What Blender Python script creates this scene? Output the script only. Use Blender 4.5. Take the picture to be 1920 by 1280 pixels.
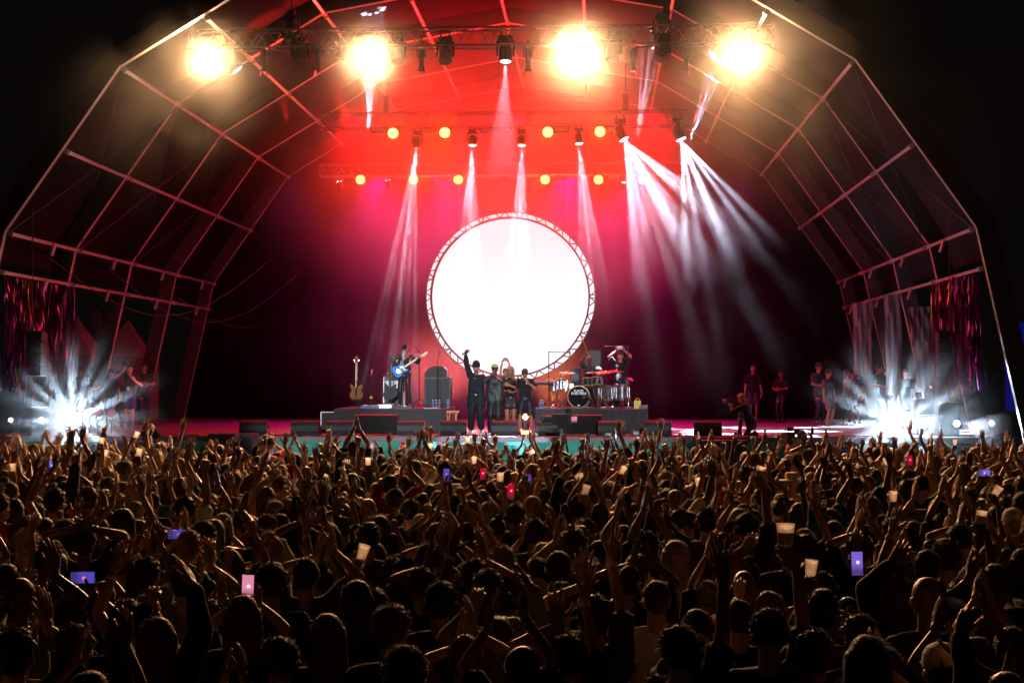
import bpy, bmesh, math, random
import numpy as np
from mathutils import Vector, Matrix, Euler, Quaternion

# strengths of the lit lamps and the density of the air, tuned against the photograph
SMOKE_D = 0.06
SCREEN_E = 1.16
BLINDER_W = 11000
WASH_W = 260
BEAM_W = 115000
RED_W = 3900
RIB_W = 90
KEY_W = 600
FLOOD_W = 2300
FOLLOW_W = 38000

R = math.radians
PI = math.pi
scene = bpy.context.scene
for _o in list(bpy.data.objects):
    bpy.data.objects.remove(_o)
COL = scene.collection

# ------------------------------------------------------------------ camera
CAM = Vector((2.49, 0.0, 2.9))
F_PX = 3050.0
cam_d = bpy.data.cameras.new("camera")
cam = bpy.data.objects.new("camera", cam_d)
COL.objects.link(cam)
cam.location = CAM
cam.rotation_euler = (R(90 + 1.296), 0, R(2.947))
cam_d.sensor_width = 36
cam_d.lens = 36 * F_PX / 1920
cam_d.clip_start = 0.1
cam_d.clip_end = 500
scene.camera = cam
_CM = Euler(cam.rotation_euler).to_matrix()


def at(px, py, Y):
    """world point on the plane y=Y seen at photo pixel (px, py)"""
    d = _CM @ Vector(((px - 960) / F_PX, (640 - py) / F_PX, -1))
    return CAM + d * (Y / d.y)


def zof(py, Y):
    return at(960, py, Y).z


def to_px(v):
    q = _CM.inverted() @ (Vector(v) - CAM)
    return 960 + F_PX * q.x / -q.z, 640 - F_PX * q.y / -q.z


# ------------------------------------------------------------------ world: night sky
world = bpy.data.worlds.new("World")
scene.world = world
world.use_nodes = True
wn = world.node_tree
for n in list(wn.nodes):
    wn.nodes.remove(n)
wo = wn.nodes.new("ShaderNodeOutputWorld")
bg = wn.nodes.new("ShaderNodeBackground")
bg.inputs["Color"].default_value = (1.0, 0.72, 0.6, 1)
bg.inputs["Strength"].default_value = 0.0025
wn.links.new(bg.outputs[0], wo.inputs[0])

# ------------------------------------------------------------------ exposure and render settings
scene.view_settings.view_transform = 'Standard'
scene.view_settings.look = 'None'
scene.view_settings.exposure = 0
scene.view_settings.gamma = 1
scene.render.engine = 'CYCLES'
cy = scene.cycles
cy.max_bounces = 5
cy.diffuse_bounces = 2
cy.glossy_bounces = 2
cy.transmission_bounces = 3
cy.transparent_max_bounces = 6
cy.volume_bounces = 0
cy.sample_clamp_indirect = 4
cy.use_denoising = True
cy.caustics_reflective = False
cy.caustics_refractive = False


# ------------------------------------------------------------------ materials
MATS = {}


def mat(name, col, rough=0.6, metal=0.0, var=0.12, scale=8.0, bump=0.0, bscale=40.0, emit=None, estr=0.0,
        spec=0.5, trans=0.0, sheen=0.0):
    if name in MATS:
        return MATS[name]
    m = bpy.data.materials.new(name)
    m.use_nodes = True
    nt = m.node_tree
    b = nt.nodes["Principled BSDF"]
    b.inputs["Roughness"].default_value = rough
    b.inputs["Metallic"].default_value = metal
    b.inputs["Specular IOR Level"].default_value = spec
    if trans:
        b.inputs["Transmission Weight"].default_value = trans
    if sheen:
        b.inputs["Sheen Weight"].default_value = sheen
    if emit:
        b.inputs["Emission Color"].default_value = (*emit, 1)
        b.inputs["Emission Strength"].default_value = estr
    tc = nt.nodes.new("ShaderNodeTexCoord")
    no = nt.nodes.new("ShaderNodeTexNoise")
    no.inputs["Scale"].default_value = scale
    no.inputs["Detail"].default_value = 4
    nt.links.new(tc.outputs["Object"], no.inputs["Vector"])
    if var > 0:
        mx = nt.nodes.new("ShaderNodeMix")
        mx.data_type = 'RGBA'
        mx.inputs[6].default_value = (*[c * (1 - var) for c in col], 1)
        mx.inputs[7].default_value = (*[min(1, c * (1 + var)) for c in col], 1)
        nt.links.new(no.outputs["Fac"], mx.inputs[0])
        nt.links.new(mx.outputs[2], b.inputs["Base Color"])
    else:
        b.inputs["Base Color"].default_value = (*col, 1)
    if bump > 0:
        n2 = nt.nodes.new("ShaderNodeTexNoise")
        n2.inputs["Scale"].default_value = bscale
        n2.inputs["Detail"].default_value = 3
        nt.links.new(tc.outputs["Object"], n2.inputs["Vector"])
        bp = nt.nodes.new("ShaderNodeBump")
        bp.inputs["Strength"].default_value = bump
        bp.inputs["Distance"].default_value = 0.02
        nt.links.new(n2.outputs["Fac"], bp.inputs["Height"])
        nt.links.new(bp.outputs[0], b.inputs["Normal"])
    MATS[name] = m
    return m


def glow(name, col, strength):
    if name in MATS:
        return MATS[name]
    m = bpy.data.materials.new(name)
    m.use_nodes = True
    nt = m.node_tree
    b = nt.nodes["Principled BSDF"]
    b.inputs["Base Color"].default_value = (0.02, 0.02, 0.02, 1)
    b.inputs["Emission Color"].default_value = (*col, 1)
    b.inputs["Emission Strength"].default_value = strength
    MATS[name] = m
    return m


# ------------------------------------------------------------------ mesh builder
class MB:
    def __init__(s):
        s.v = []
        s.f = []
        s.mi = []
        s.cur = 0

    def add(s, vs, fs):
        o = len(s.v)
        s.v.extend([tuple(p) for p in vs])
        for f in fs:
            s.f.append(tuple(i + o for i in f))
            s.mi.append(s.cur)
        return s

    def box(s, c, d, rot=None):
        c = Vector(c)
        hx, hy, hz = d[0] / 2, d[1] / 2, d[2] / 2
        vs = [Vector((x, y, z)) for x in (-hx, hx) for y in (-hy, hy) for z in (-hz, hz)]
        if rot is not None:
            M = rot if isinstance(rot, Matrix) else Euler(rot).to_matrix()
            vs = [M @ v for v in vs]
        vs = [v + c for v in vs]
        return s.add(vs, [(0, 1, 3, 2), (4, 6, 7, 5), (0, 4, 5, 1), (2, 3, 7, 6), (0, 2, 6, 4), (1, 5, 7, 3)])

    def bbox(s, c, d, bev=0.01, rot=None):
        """box with chamfered edges"""
        bm = bmesh.new()
        bmesh.ops.create_cube(bm, size=1)
        bmesh.ops.scale(bm, vec=d, verts=bm.verts)
        bmesh.ops.bevel(bm, geom=bm.edges[:], offset=min(bev, min(d) * 0.4), segments=2, affect='EDGES', profile=0.7)
        M = Matrix.Identity(3) if rot is None else (rot if isinstance(rot, Matrix) else Euler(rot).to_matrix())
        c = Vector(c)
        bm.verts.index_update()
        s.add([M @ v.co + c for v in bm.verts], [tuple(v.index for v in f.verts) for f in bm.faces])
        bm.free()
        return s

    def tube(s, p0, p1, r0, r1=None, n=8, cap=True):
        p0, p1 = Vector(p0), Vector(p1)
        r1 = r0 if r1 is None else r1
        d = p1 - p0
        if d.length < 1e-6:
            return s
        q = d.to_track_quat('Z', 'Y')
        vs = []
        for p, r in ((p0, r0), (p1, r1)):
            for i in range(n):
                a = 2 * PI * i / n
                vs.append(p + q @ Vector((r * math.cos(a), r * math.sin(a), 0)))
        fs = [(i, (i + 1) % n, n + (i + 1) % n, n + i) for i in range(n)]
        if cap:
            fs.append(tuple(range(n - 1, -1, -1)))
            fs.append(tuple(range(n, 2 * n)))
        return s.add(vs, fs)

    def path(s, pts, r, n=6, closed=False):
        pts = [Vector(p) for p in pts]
        m = len(pts)
        vs = []
        up = None
        for i, p in enumerate(pts):
            if closed:
                t = pts[(i + 1) % m] - pts[i - 1]
            else:
                t = pts[min(i + 1, m - 1)] - pts[max(i - 1, 0)]
            t.normalize()
            if up is None:
                up = t.orthogonal().normalized()
            side = t.cross(up)
            if side.length < 1e-5:
                side = t.orthogonal()
            side.normalize()
            up = side.cross(t).normalized()
            rr = r[i] if isinstance(r, (list, tuple)) else r
            for k in range(n):
                a = 2 * PI * k / n
                vs.append(p + side * (rr * math.cos(a)) + up * (rr * math.sin(a)))
        fs = []
        for i in range(m if closed else m - 1):
            j = (i + 1) % m
            for k in range(n):
                fs.append((i * n + k, i * n + (k + 1) % n, j * n + (k + 1) % n, j * n + k))
        if not closed:
            fs.append(tuple(range(n - 1, -1, -1)))
            fs.append(tuple((m - 1) * n + k for k in range(n)))
        return s.add(vs, fs)

    def lathe(s, prof, n=16, M=None, top=True):
        """profile (r, z) revolved about z; M 4x4 places it"""
        M = M or Matrix.Identity(4)
        vs = []
        for r, z in prof:
            for i in range(n):
                a = 2 * PI * i / n
                vs.append(M @ Vector((r * math.cos(a), r * math.sin(a), z)))
        fs = []
        for j in range(len(prof) - 1):
            for i in range(n):
                fs.append((j * n + i, j * n + (i + 1) % n, (j + 1) * n + (i + 1) % n, (j + 1) * n + i))
        fs.append(tuple(range(n - 1, -1, -1)))
        if top:
            fs.append(tuple((len(prof) - 1) * n + i for i in range(n)))
        return s.add(vs, fs)

    def ball(s, c, r, seg=10, rot=None):
        """ellipsoid"""
        c = Vector(c)
        r = (r, r, r) if not hasattr(r, '__len__') else r
        M = Matrix.Identity(3) if rot is None else (rot if isinstance(rot, Matrix) else Euler(rot).to_matrix())
        n, m = seg, max(4, seg // 2 + 1)
        vs = [M @ Vector((0, 0, -r[2])) + c]
        for j in range(1, m):
            t = -PI / 2 + PI * j / m
            for i in range(n):
                a = 2 * PI * i / n
                vs.append(M @ Vector((r[0] * math.cos(t) * math.cos(a), r[1] * math.cos(t) * math.sin(a), r[2] * math.sin(t))) + c)
        vs.append(M @ Vector((0, 0, r[2])) + c)
        fs = [(0, 1 + (i + 1) % n, 1 + i) for i in range(n)]
        for j in range(m - 2):
            for i in range(n):
                a = 1 + j * n + i
                b = 1 + j * n + (i + 1) % n
                fs.append((a, b, b + n, a + n))
        o = 1 + (m - 2) * n
        fs += [(o + i, o + (i + 1) % n, len(vs) - 1) for i in range(n)]
        return s.add(vs, fs)

    def caps(s, p0, p1, r0, r1, n=10):
        """tapered capsule (closed)"""
        s.tube(p0, p1, r0, r1, n)
        s.ball(p0, r0 * 1.001, n)
        s.ball(p1, r1 * 1.001, n)
        return s

    def prism(s, pts, z0, z1, M=None):
        """polygon pts (x,y) extruded z0..z1"""
        M = M or Matrix.Identity(4)
        n = len(pts)
        vs = [M @ Vector((x, y, z0)) for x, y in pts] + [M @ Vector((x, y, z1)) for x, y in pts]
        fs = [tuple(range(n - 1, -1, -1)), tuple(range(n, 2 * n))]
        fs += [(i, (i + 1) % n, n + (i + 1) % n, n + i) for i in range(n)]
        return s.add(vs, fs)

    def mesh(s, name, mats, smooth=False):
        me = bpy.data.meshes.new(name)
        me.from_pydata(s.v, [], s.f)
        for m in (mats if isinstance(mats, (list, tuple)) else [mats]):
            me.materials.append(m)
        if any(s.mi):
            me.polygons.foreach_set('material_index', s.mi)
        if smooth:
            me.polygons.foreach_set('use_smooth', [True] * len(me.polygons))
        me.update()
        return me

    def build(s, name, mats, parent=None, smooth=False, loc=None, rot=None):
        o = bpy.data.objects.new(name, s.mesh(name, mats, smooth))
        COL.objects.link(o)
        if parent is not None:
            o.parent = parent
        if loc is not None:
            o.location = loc
        if rot is not None:
            o.rotation_euler = rot
        return o


def tag(o, label=None, cat=None, group=None, kind=None):
    if label:
        o['label'] = label
    if cat:
        o['category'] = cat
    if group:
        o['group'] = group
    if kind:
        o['kind'] = kind
    return o


def empty(name, loc=(0, 0, 0), rot=(0, 0, 0)):
    o = bpy.data.objects.new(name, None)
    COL.objects.link(o)
    o.location = loc
    o.rotation_euler = rot
    o.empty_display_size = 0.1
    return o


def copy_tree(o, parent=None):
    c = o.copy()
    COL.objects.link(c)
    c.parent = parent
    for ch in list(o.children):
        copy_tree(ch, c)
    return c


def lamp(name, kind, loc, power, col, direction=None, size=60, blend=0.3, radius=0.1, parent=None):
    d = bpy.data.lights.new(name, kind)
    d.energy = power
    d.color = col
    if kind == 'SPOT':
        d.spot_size = R(size)
        d.spot_blend = blend
    if kind in ('SPOT', 'POINT'):
        d.shadow_soft_size = radius
    o = bpy.data.objects.new(name, d)
    COL.objects.link(o)
    o.location = loc
    if direction is not None:
        o.rotation_euler = Vector(direction).to_track_quat('-Z', 'Y').to_euler()
    return o


def spoke_pattern(o, n=6, phase=0.0, rmin=0.25, rmax=0.95, sharp=0.5, centre=False, base=0.0, n2=0, edge=0.06):
    """metal gobo in the lamp: n soft spokes between two radii (in fractions of the cone's tangent)"""
    d = o.data
    t = math.tan(d.spot_size / 2)
    d.use_nodes = True
    nt = d.node_tree
    em = nt.nodes["Emission"]
    N = nt.nodes.new
    L = nt.links.new

    def mth(op, a, b=None, c=None):
        m = N("ShaderNodeMath")
        m.operation = op
        for i, x in enumerate((a, b, c)):
            if x is None:
                continue
            if isinstance(x, (int, float)):
                m.inputs[i].default_value = x
            else:
                L(x, m.inputs[i])
        return m.outputs[0]
    tc = N("ShaderNodeTexCoord")
    sp = N("ShaderNodeSeparateXYZ")
    L(tc.outputs["Normal"], sp.inputs[0])
    z = mth('MAXIMUM', mth('ABSOLUTE', sp.outputs[2]), 0.02)
    u = mth('DIVIDE', sp.outputs[0], z)
    v = mth('DIVIDE', sp.outputs[1], z)
    ang = mth('ARCTAN2', v, u)
    rad = mth('DIVIDE', mth('SQRT', mth('ADD', mth('MULTIPLY', u, u), mth('MULTIPLY', v, v))), t)
    c = mth('COSINE', mth('ADD', mth('MULTIPLY', ang, float(n)), phase))

    def ss(x, a, b):
        m = N("ShaderNodeMapRange")
        m.interpolation_type = 'SMOOTHSTEP'
        m.inputs["From Min"].default_value = a
        m.inputs["From Max"].default_value = b
        L(x, m.inputs["Value"])
        return m.outputs[0]
    a = ss(c, sharp - 0.25, sharp + 0.25)
    if n2:
        c2 = mth('COSINE', mth('ADD', mth('MULTIPLY', ang, float(n2)), 1.3))
        a = mth('ADD', a, mth('MULTIPLY', ss(c2, 0.55, 0.95), 0.8))
    b = mth('MULTIPLY', ss(rad, rmin - edge, rmin + edge), mth('SUBTRACT', 1.0, ss(rad, rmax - edge, rmax + edge)))
    val = mth('MULTIPLY', a, b)
    if centre:
        val = mth('ADD', val, mth('SUBTRACT', 1.0, ss(rad, 0.1, 0.24)))
    if base:
        val = mth('ADD', val, base)
    L(val, em.inputs["Strength"])
    return o

# ================================================================== SETTING
M_ground = mat('ground_grit', (0.045, 0.04, 0.035), 0.9, var=0.3, bump=0.4)
M_alu = mat('aluminium', (0.62, 0.6, 0.6), 0.42, 0.55, var=0.15, scale=3)
M_alud = mat('black_truss', (0.03, 0.03, 0.03), 0.6, 0.0)
M_rib = mat('rib_paint', (0.06, 0.057, 0.057), 0.6, 0.1, spec=0.15)  # rib darkened: shade of its unlit front face put into the colour
M_lit_edge = mat('white_rail', (0.45, 0.4, 0.4), 0.6, spec=0.2)  # pale colour stands for the lit inner face of the rib
M_skin_tent = mat('tent_membrane', (0.009, 0.007, 0.008), 0.9, var=0.35, scale=1.2, bump=0.5, bscale=1.5, spec=0.08)
M_black = mat('black_paint', (0.018, 0.018, 0.02), 0.45, bump=0.08)
M_cloth_k = mat('black_drape', (0.008, 0.006, 0.008), 0.95, bump=0.3, bscale=12, spec=0.05)
M_deck = mat('stage_deck', (0.2, 0.185, 0.185), 0.5, var=0.25, scale=2.5, bump=0.1)

g = MB().box((0, 28, -0.05), (76, 64, 0.1)).build('ground', M_ground)
tag(g, kind='structure')

# ---- haze that fills the whole place, and the thicker smoke under the stage roof
def volume_mat(name, dens, aniso, col=(1, 1, 1), noise=None):
    m = bpy.data.materials.new(name)
    m.use_nodes = True
    nt = m.node_tree
    nt.nodes.remove(nt.nodes["Principled BSDF"])
    out = nt.nodes["Material Output"]
    v = nt.nodes.new("ShaderNodeVolumePrincipled")
    v.inputs["Color"].default_value = (*col, 1)
    v.inputs["Density"].default_value = dens
    v.inputs["Anisotropy"].default_value = aniso
    nt.links.new(v.outputs[0], out.inputs["Volume"])
    if noise:
        sc, lo, hi, dist = noise
        tc = nt.nodes.new("ShaderNodeTexCoord")
        no = nt.nodes.new("ShaderNodeTexNoise")
        no.inputs["Scale"].default_value = sc
        no.inputs["Detail"].default_value = 2.5
        no.inputs["Distortion"].default_value = dist
        nt.links.new(tc.outputs["Object"], no.inputs["Vector"])
        mr = nt.nodes.new("ShaderNodeMapRange")
        mr.inputs["From Min"].default_value = lo
        mr.inputs["From Max"].default_value = hi
        mr.inputs["To Max"].default_value = dens
        nt.links.new(no.outputs["Fac"], mr.inputs["Value"])
        nt.links.new(mr.outputs[0], v.inputs["Density"])
    return m


def smoke_mat(name, dens, aniso, sc, off, lo=0.36, hi=0.62, floor=0.35, top=0.0):
    """billowing smoke: noise thinned out towards the rim of its ellipsoid"""
    m = volume_mat(name, dens, aniso)
    nt = m.node_tree
    v = nt.nodes["Principled Volume"]
    N, L = nt.nodes.new, nt.links.new
    tc = N("ShaderNodeTexCoord")
    ad = N("ShaderNodeVectorMath")
    ad.inputs[1].default_value = off
    L(tc.outputs["Object"], ad.inputs[0])
    no = N("ShaderNodeTexNoise")
    no.inputs["Scale"].default_value = sc
    no.inputs["Detail"].default_value = 3
    no.inputs["Distortion"].default_value = 0.6
    L(ad.outputs[0], no.inputs["Vector"])
    mr = N("ShaderNodeMapRange")
    mr.inputs["From Min"].default_value = lo
    mr.inputs["From Max"].default_value = hi
    mr.inputs["To Min"].default_value = floor
    mr.inputs["To Max"].default_value = 1.0
    L(no.outputs["Fac"], mr.inputs["Value"])
    ge = N("ShaderNodeVectorMath")
    ge.operation = 'MULTIPLY_ADD'
    ge.inputs[1].default_value = (2, 2, 2)
    ge.inputs[2].default_value = (-1, -1, -1)
    L(tc.outputs["Generated"], ge.inputs[0])
    ln = N("ShaderNodeVectorMath")
    ln.operation = 'LENGTH'
    L(ge.outputs[0], ln.inputs[0])
    m2 = N("ShaderNodeMapRange")
    m2.interpolation_type = 'SMOOTHSTEP'
    m2.inputs["From Min"].default_value = 1.0
    m2.inputs["From Max"].default_value = 0.35
    L(ln.outputs["Value"], m2.inputs["Value"])
    mu = N("ShaderNodeMath")
    mu.operation = 'MULTIPLY'
    L(mr.outputs[0], mu.inputs[0])
    L(m2.outputs[0], mu.inputs[1])
    m3 = N("ShaderNodeMath")
    m3.operation = 'MULTIPLY'
    m3.inputs[1].default_value = dens
    L(mu.outputs[0], m3.inputs[0])
    L(m3.outputs[0], v.inputs["Density"])
    return m


for nm, c, r, dn, sc, off, fl, an in (
        ('stage', (0.3, 46.8, 9.3), (9.8, 9.6, 5.3), SMOKE_D, 0.55, (0, 0, 0), 0.4, 0.35),
        ('wide', (0.2, 49.5, 6.0), (12.0, 7.4, 6.2), SMOKE_D * 0.2, 0.5, (6, 0, 3), 0.3, 0.3),
        ('truss', (-0.6, 36.6, 9.5), (9.6, 2.9, 2.6), SMOKE_D * 0.07, 0.7, (5, 3, 1), 0.25, 0.72),
        ('right', (8.4, 35.8, 9.6), (6.8, 2.8, 4.6), SMOKE_D * 0.25, 0.6, (9, 2, 7), 0.0, 0.5),
        ('left', (-7.8, 36.0, 9.0), (3.4, 2.4, 3.0), SMOKE_D * 0.2, 0.6, (3, 9, 5), 0.0, 0.5),
        ('low', (-1.0, 48.6, 2.9), (4.6, 3.4, 2.0), SMOKE_D * 0.9, 0.8, (2, 8, 3), 0.5, 0.35),
        ('left_end', (-9.6, 37.6, 2.3), (2.5, 2.2, 2.1), SMOKE_D * 0.55, 0.8, (4, 4, 4), 0.4, 0.7),  # local smoke added to give this end's floods their glow
        ('right_end', (9.6, 37.6, 2.3), (2.7, 2.2, 2.2), SMOKE_D * 0.5, 0.8, (7, 1, 4), 0.4, 0.7)):  # likewise added for the glow round the opposite floods
    sm = MB().ball((0, 0, 0), r, 32).build('smoke', smoke_mat('smoke_' + nm, dn, an, sc, off, floor=fl), smooth=True, loc=c)
    tag(sm, kind='stuff')

# ---- tent: five arches, purlins, membrane
PROF = [(12.15, -0.02), (10.8, 6.2), (8.2, 9.9), (4.42, 12.2), (0.0, 13.0)]
HALF = [Vector((x, z)) for x, z in PROF]
ARCH = [HALF[i] for i in range(5)] + [Vector((-p.x, p.y)) for p in reversed(HALF[:-1])]
ARCH_Y = [36, 41, 46, 51, 56]


def offset_profile(pts, d):
    out = []
    n = len(pts)
    for i, p in enumerate(pts):
        ns = []
        for a, b in ((i - 1, i), (i, i + 1)):
            if 0 <= a and b < n:
                t = (pts[b] - pts[a]).normalized()
                ns.append(Vector((t.y, -t.x)))
        m = sum(ns, Vector((0, 0)))
        m.normalize()
        k = 1 / max(0.3, m.dot(ns[0]))
        out.append(p + m * d * k)
    return out


tent = empty('stage_tent', (0, 46, 0))
tag(tent, 'huge dark arched tent roof with salmon lit ribs over the stage', 'tent')
dep = 0.42
inner = ARCH
outer = offset_profile(ARCH, dep)
if outer[0].x < inner[0].x:
    outer = offset_profile(ARCH, -dep)
for yy in ARCH_Y:
    mb = MB()
    w = 0.11
    n = len(inner)
    vs = []
    for p, q in zip(inner, outer):
        vs += [(p.x, yy - w, p.y), (p.x, yy + w, p.y), (q.x, yy + w, q.y), (q.x, yy - w, q.y)]
    vs = [(a, b - 46, c) for a, b, c in vs]
    fs = []
    for i in range(n - 1):
        a, b = i * 4, (i + 1) * 4
        for k in range(4):
            fs.append((a + k, a + (k + 1) % 4, b + (k + 1) % 4, b + k))
    fs += [(0, 1, 2, 3), (n * 4 - 1, n * 4 - 2, n * 4 - 3, n * 4 - 4)]
    mb.add(vs, fs)
    # bolted knee plates
    for p, q in zip(inner[1:-1], outer[1:-1]):
        c = (p + q) / 2
        mb.box((c.x, yy - w - 0.008 - 46, c.y), (0.34, 0.012, 0.34), (0, R(20), 0))
    mb.build('arch', M_rib, tent)
    mb = MB()
    ip = offset_profile(ARCH, 0.012 if outer[0].x < inner[0].x else -0.012)
    vs = []
    for p, q in zip(ip, inner):
        for (x_, z_) in ((p.x, p.y), (q.x, q.y)):
            for yq in (yy - w - 0.004, yy + w * 0.2):
                vs.append((x_, yq - 46, z_))
    fs = []
    for i in range(n - 1):
        a, b = i * 4, (i + 1) * 4
        for u, v in ((0, 1), (1, 3), (3, 2), (2, 0)):
            fs.append((a + u, a + v, b + v, b + u))
    mb.add(vs, fs)
    mb.build('rail', M_lit_edge, tent)  # added strip that carries the lit edge of the arch
# purlins at knees and mid spans
pur = []
for i in range(len(ARCH) - 1):
    a, b = ARCH[i], ARCH[i + 1]
    L_ = (b - a).length
    if i in (0, 7):
        lo, hi = (a, b) if i == 0 else (b, a)
        pur.append(lo.lerp(hi, 0.86))
    elif i in (1, 6, 2, 5, 3, 4):
        pur.append(a.lerp(b, 0.5))
    if i < len(ARCH) - 2:
        pur.append(b)
for p in pur:
    for j in range(4):
        y0, y1 = ARCH_Y[j] + 0.13, ARCH_Y[j + 1] - 0.13
        mb = MB()
        c = Vector((p.x * 0.995, p.y - 0.03))
        ang = math.atan2(p.y - 2, p.x)
        mb.box((c.x, (y0 + y1) / 2 - 46, c.y), (0.085, y1 - y0, 0.07), (0, -ang, 0))
        mb.box((c.x, y0 + 0.03 - 46, c.y), (0.13, 0.05, 0.11), (0, -ang, 0))
        mb.box((c.x, y1 - 0.03 - 46, c.y), (0.13, 0.05, 0.11), (0, -ang, 0))
        if abs(p.x) > 10 and p.y < 6.5 and p.y > 5:
            mb.box((c.x * 0.99, y0 + 2.6 - 46, c.y - 0.16), (0.05, 0.16, 0.3), (0, 0.3, 0))
        mb.build('purlin', M_alu, tent)
# membrane between the arches (double skin, slightly sagging)
memb = offset_profile(ARCH, dep + 0.0 if outer[0].x > inner[0].x and (offset_profile(ARCH, dep)[0].x > ARCH[0].x) else -(dep))
for j in range(4):
    mb = MB()
    y0, y1 = ARCH_Y[j] + 0.02, ARCH_Y[j + 1] - 0.02
    NS, NT = 8, 10
    rows = []
    seg = []
    for i in range(len(memb) - 1):
        for s_ in range(NS):
            seg.append(memb[i].lerp(memb[i + 1], s_ / NS))
    seg.append(memb[-1])
    vs, fs = [], []
    for off in (0.0, 0.03):
        for k, p in enumerate(seg):
            for t_ in range(NT + 1):
                t = t_ / NT
                sag = 0.16 * 4 * t * (1 - t) * (0.6 + 0.4 * math.cos(k * 2 * PI / NS))
                c = Vector((0, 5))
                dvec = (c - p).normalized()
                q = p + dvec * (sag - off)
                vs.append((q.x, y0 + (y1 - y0) * t - 46, q.y))
    W = NT + 1
    S = len(seg)
    for off in (0, 1):
        for k in range(S - 1):
            if min(seg[k].y, seg[k + 1].y) < 5.0:
                continue
            for t_ in range(NT):
                a = off * S * W + k * W + t_
                fs.append((a, a + 1, a + W + 1, a + W))
    mb.add(vs, fs)
    mb.build('membrane', M_skin_tent, tent, smooth=True)
# tension cables
for sx in (-1, 1):
    for j in (0, 1, 2):
        y0, y1 = ARCH_Y[j] - 46, ARCH_Y[j + 1] - 46
        MB().tube((sx * 10.7, y0, 6.2), (sx * 8.2, y1, 9.8), 0.012, n=5).build('cable', M_alud, tent)
        MB().tube((sx * 8.15, y0, 9.8), (sx * 10.7, y1, 6.2), 0.012, n=5).build('cable', M_alud, tent)
        if sx > 0:
            continue
        pts = [Vector((sx * (10.9 - 4 * t), y0 + 3 + t * 7, 5.9 - 1.5 * math.sin(PI * t) + t * 0.3)) for t in [k / 14 for k in range(15)]]
        MB().path(pts, 0.012, 5).build('cable', M_alud, tent)

# ---- stage
SZ = 1.5
ST_F = 38.6   # front edge of the deck
st = empty('stage', (0, 46, 0))
tag(st, kind='structure')
MB().box((0, (ST_F + 56.5) / 2 - 46, SZ - 0.06), (25.0, 56.5 - ST_F, 0.12)).build('deck', M_deck, st)
mb = MB()
mb.box((0, ST_F + 0.04 - 46, SZ - 0.09), (25.02, 0.06, 0.2))
mb.build('deck_edge', M_black, st)
mb = MB()
for k in range(13):
    x = -12 + k * 2.0
    mb.box((x, ST_F + 0.35 - 46, 0.7), (0.08, 0.08, 1.4))
mb.build('support', M_alu, st)

# backdrop curtain, pleated, black
def curtain(x0, x1, z0, z1, pleat, depth, n, seed=0, curve=0.0):
    """pleated cloth hung in the xz plane with real thickness"""
    rnd = random.Random(seed)
    mb = MB()
    cols = []
    k = int((x1 - x0) / pleat) * 6
    ph = 0
    rows = n
    vs, fs = [], []
    wv = []
    for i in range(k + 1):
        ph += 2 * PI / 6 * rnd.uniform(0.7, 1.3)
        wv.append((math.sin(ph) * depth * rnd.uniform(0.6, 1.1)))
    for off in (0.0, 0.012):
        for i in range(k + 1):
            x = x0 + (x1 - x0) * i / k
            for r in range(rows + 1):
                t = r / rows
                z = z0 + (z1 - z0) * t
                vs.append((x + 0.03 * math.sin(i * 1.7 + t * 5), wv[i] * (1.0 - 0.5 * t) + off + 0.03 * math.sin(t * 9 + i * 0.6) + curve * math.sin(PI * i / k), z))
    W = rows + 1
    for off in (0, 1):
        o = off * (k + 1) * W
        for i in range(k):
            for r in range(rows):
                a = o + i * W + r
                fs.append((a, a + 1, a + W + 1, a + W))
    mb.add(vs, fs)
    return mb


bd = curtain(-11.9, 11.9, SZ, 12.6, 0.8, 0.05, 8, 3).build('backdrop_curtain', M_cloth_k, smooth=True, loc=(0, 56.9, 0))
tag(bd, 'black pleated curtain closing the rear of the stage', 'curtain')

# ---- round led screen and its ring truss
SY = 48.0
cc = at(957, 557, SY)
RS = 160.0 * SY / F_PX
scr = empty('round_screen', (cc.x, SY, cc.z - RS))
tag(scr, 'large round glowing white screen hanging behind the band', 'screen')
# led face: emission with faint panel tiles
m = bpy.data.materials.new('led_white')
m.use_nodes = True
nt = m.node_tree
b = nt.nodes["Principled BSDF"]
b.inputs["Base Color"].default_value = (0.02, 0.02, 0.02, 1)
tc = nt.nodes.new("ShaderNodeTexCoord")
bk = nt.nodes.new("ShaderNodeTexBrick")
bk.offset = 0
bk.inputs["Scale"].default_value = 2.0
bk.inputs["Color1"].default_value = (1.0, 0.9, 0.95, 1)
bk.inputs["Color2"].default_value = (1.0, 0.93, 0.965, 1)
bk.inputs["Mortar"].default_value = (1.0, 0.92, 0.96, 1)
bk.inputs["Mortar Size"].default_value = 0.002
mp = nt.nodes.new("ShaderNodeMapping")
mp.inputs["Rotation"].default_value = (R(90), 0, 0)
nt.links.new(tc.outputs["Object"], mp.inputs[0])
nt.links.new(mp.outputs[0], bk.inputs[0])
nt.links.new(bk.outputs[0], b.inputs["Emission Color"])
b.inputs["Emission Strength"].default_value = SCREEN_E
M_led = m
Mx = Matrix.Translation((0, 0, RS)) @ Matrix.Rotation(R(90), 4, 'X')
MB().lathe([(RS - 0.03, -0.05), (RS - 0.03, 0.0)], 96, Mx).build('screen_face', M_led, scr)
MB().lathe([(RS - 0.03, -0.25), (RS - 0.03, -0.06)], 64, Mx).build('cabinet', M_black, scr)
mb = MB()
def ring(mb, r, y, rt, n=96):
    mb.path([(r * math.cos(2 * PI * i / n), y, RS + r * math.sin(2 * PI * i / n)) for i in range(n)], rt, 6, True)
ri, ro = 148.0 * SY / F_PX, 159.0 * SY / F_PX
ring(mb, ri, -0.14, 0.028)
ring(mb, ri, -0.36, 0.024)
ring(mb, ro, -0.25, 0.014)
NB = 52
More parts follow.
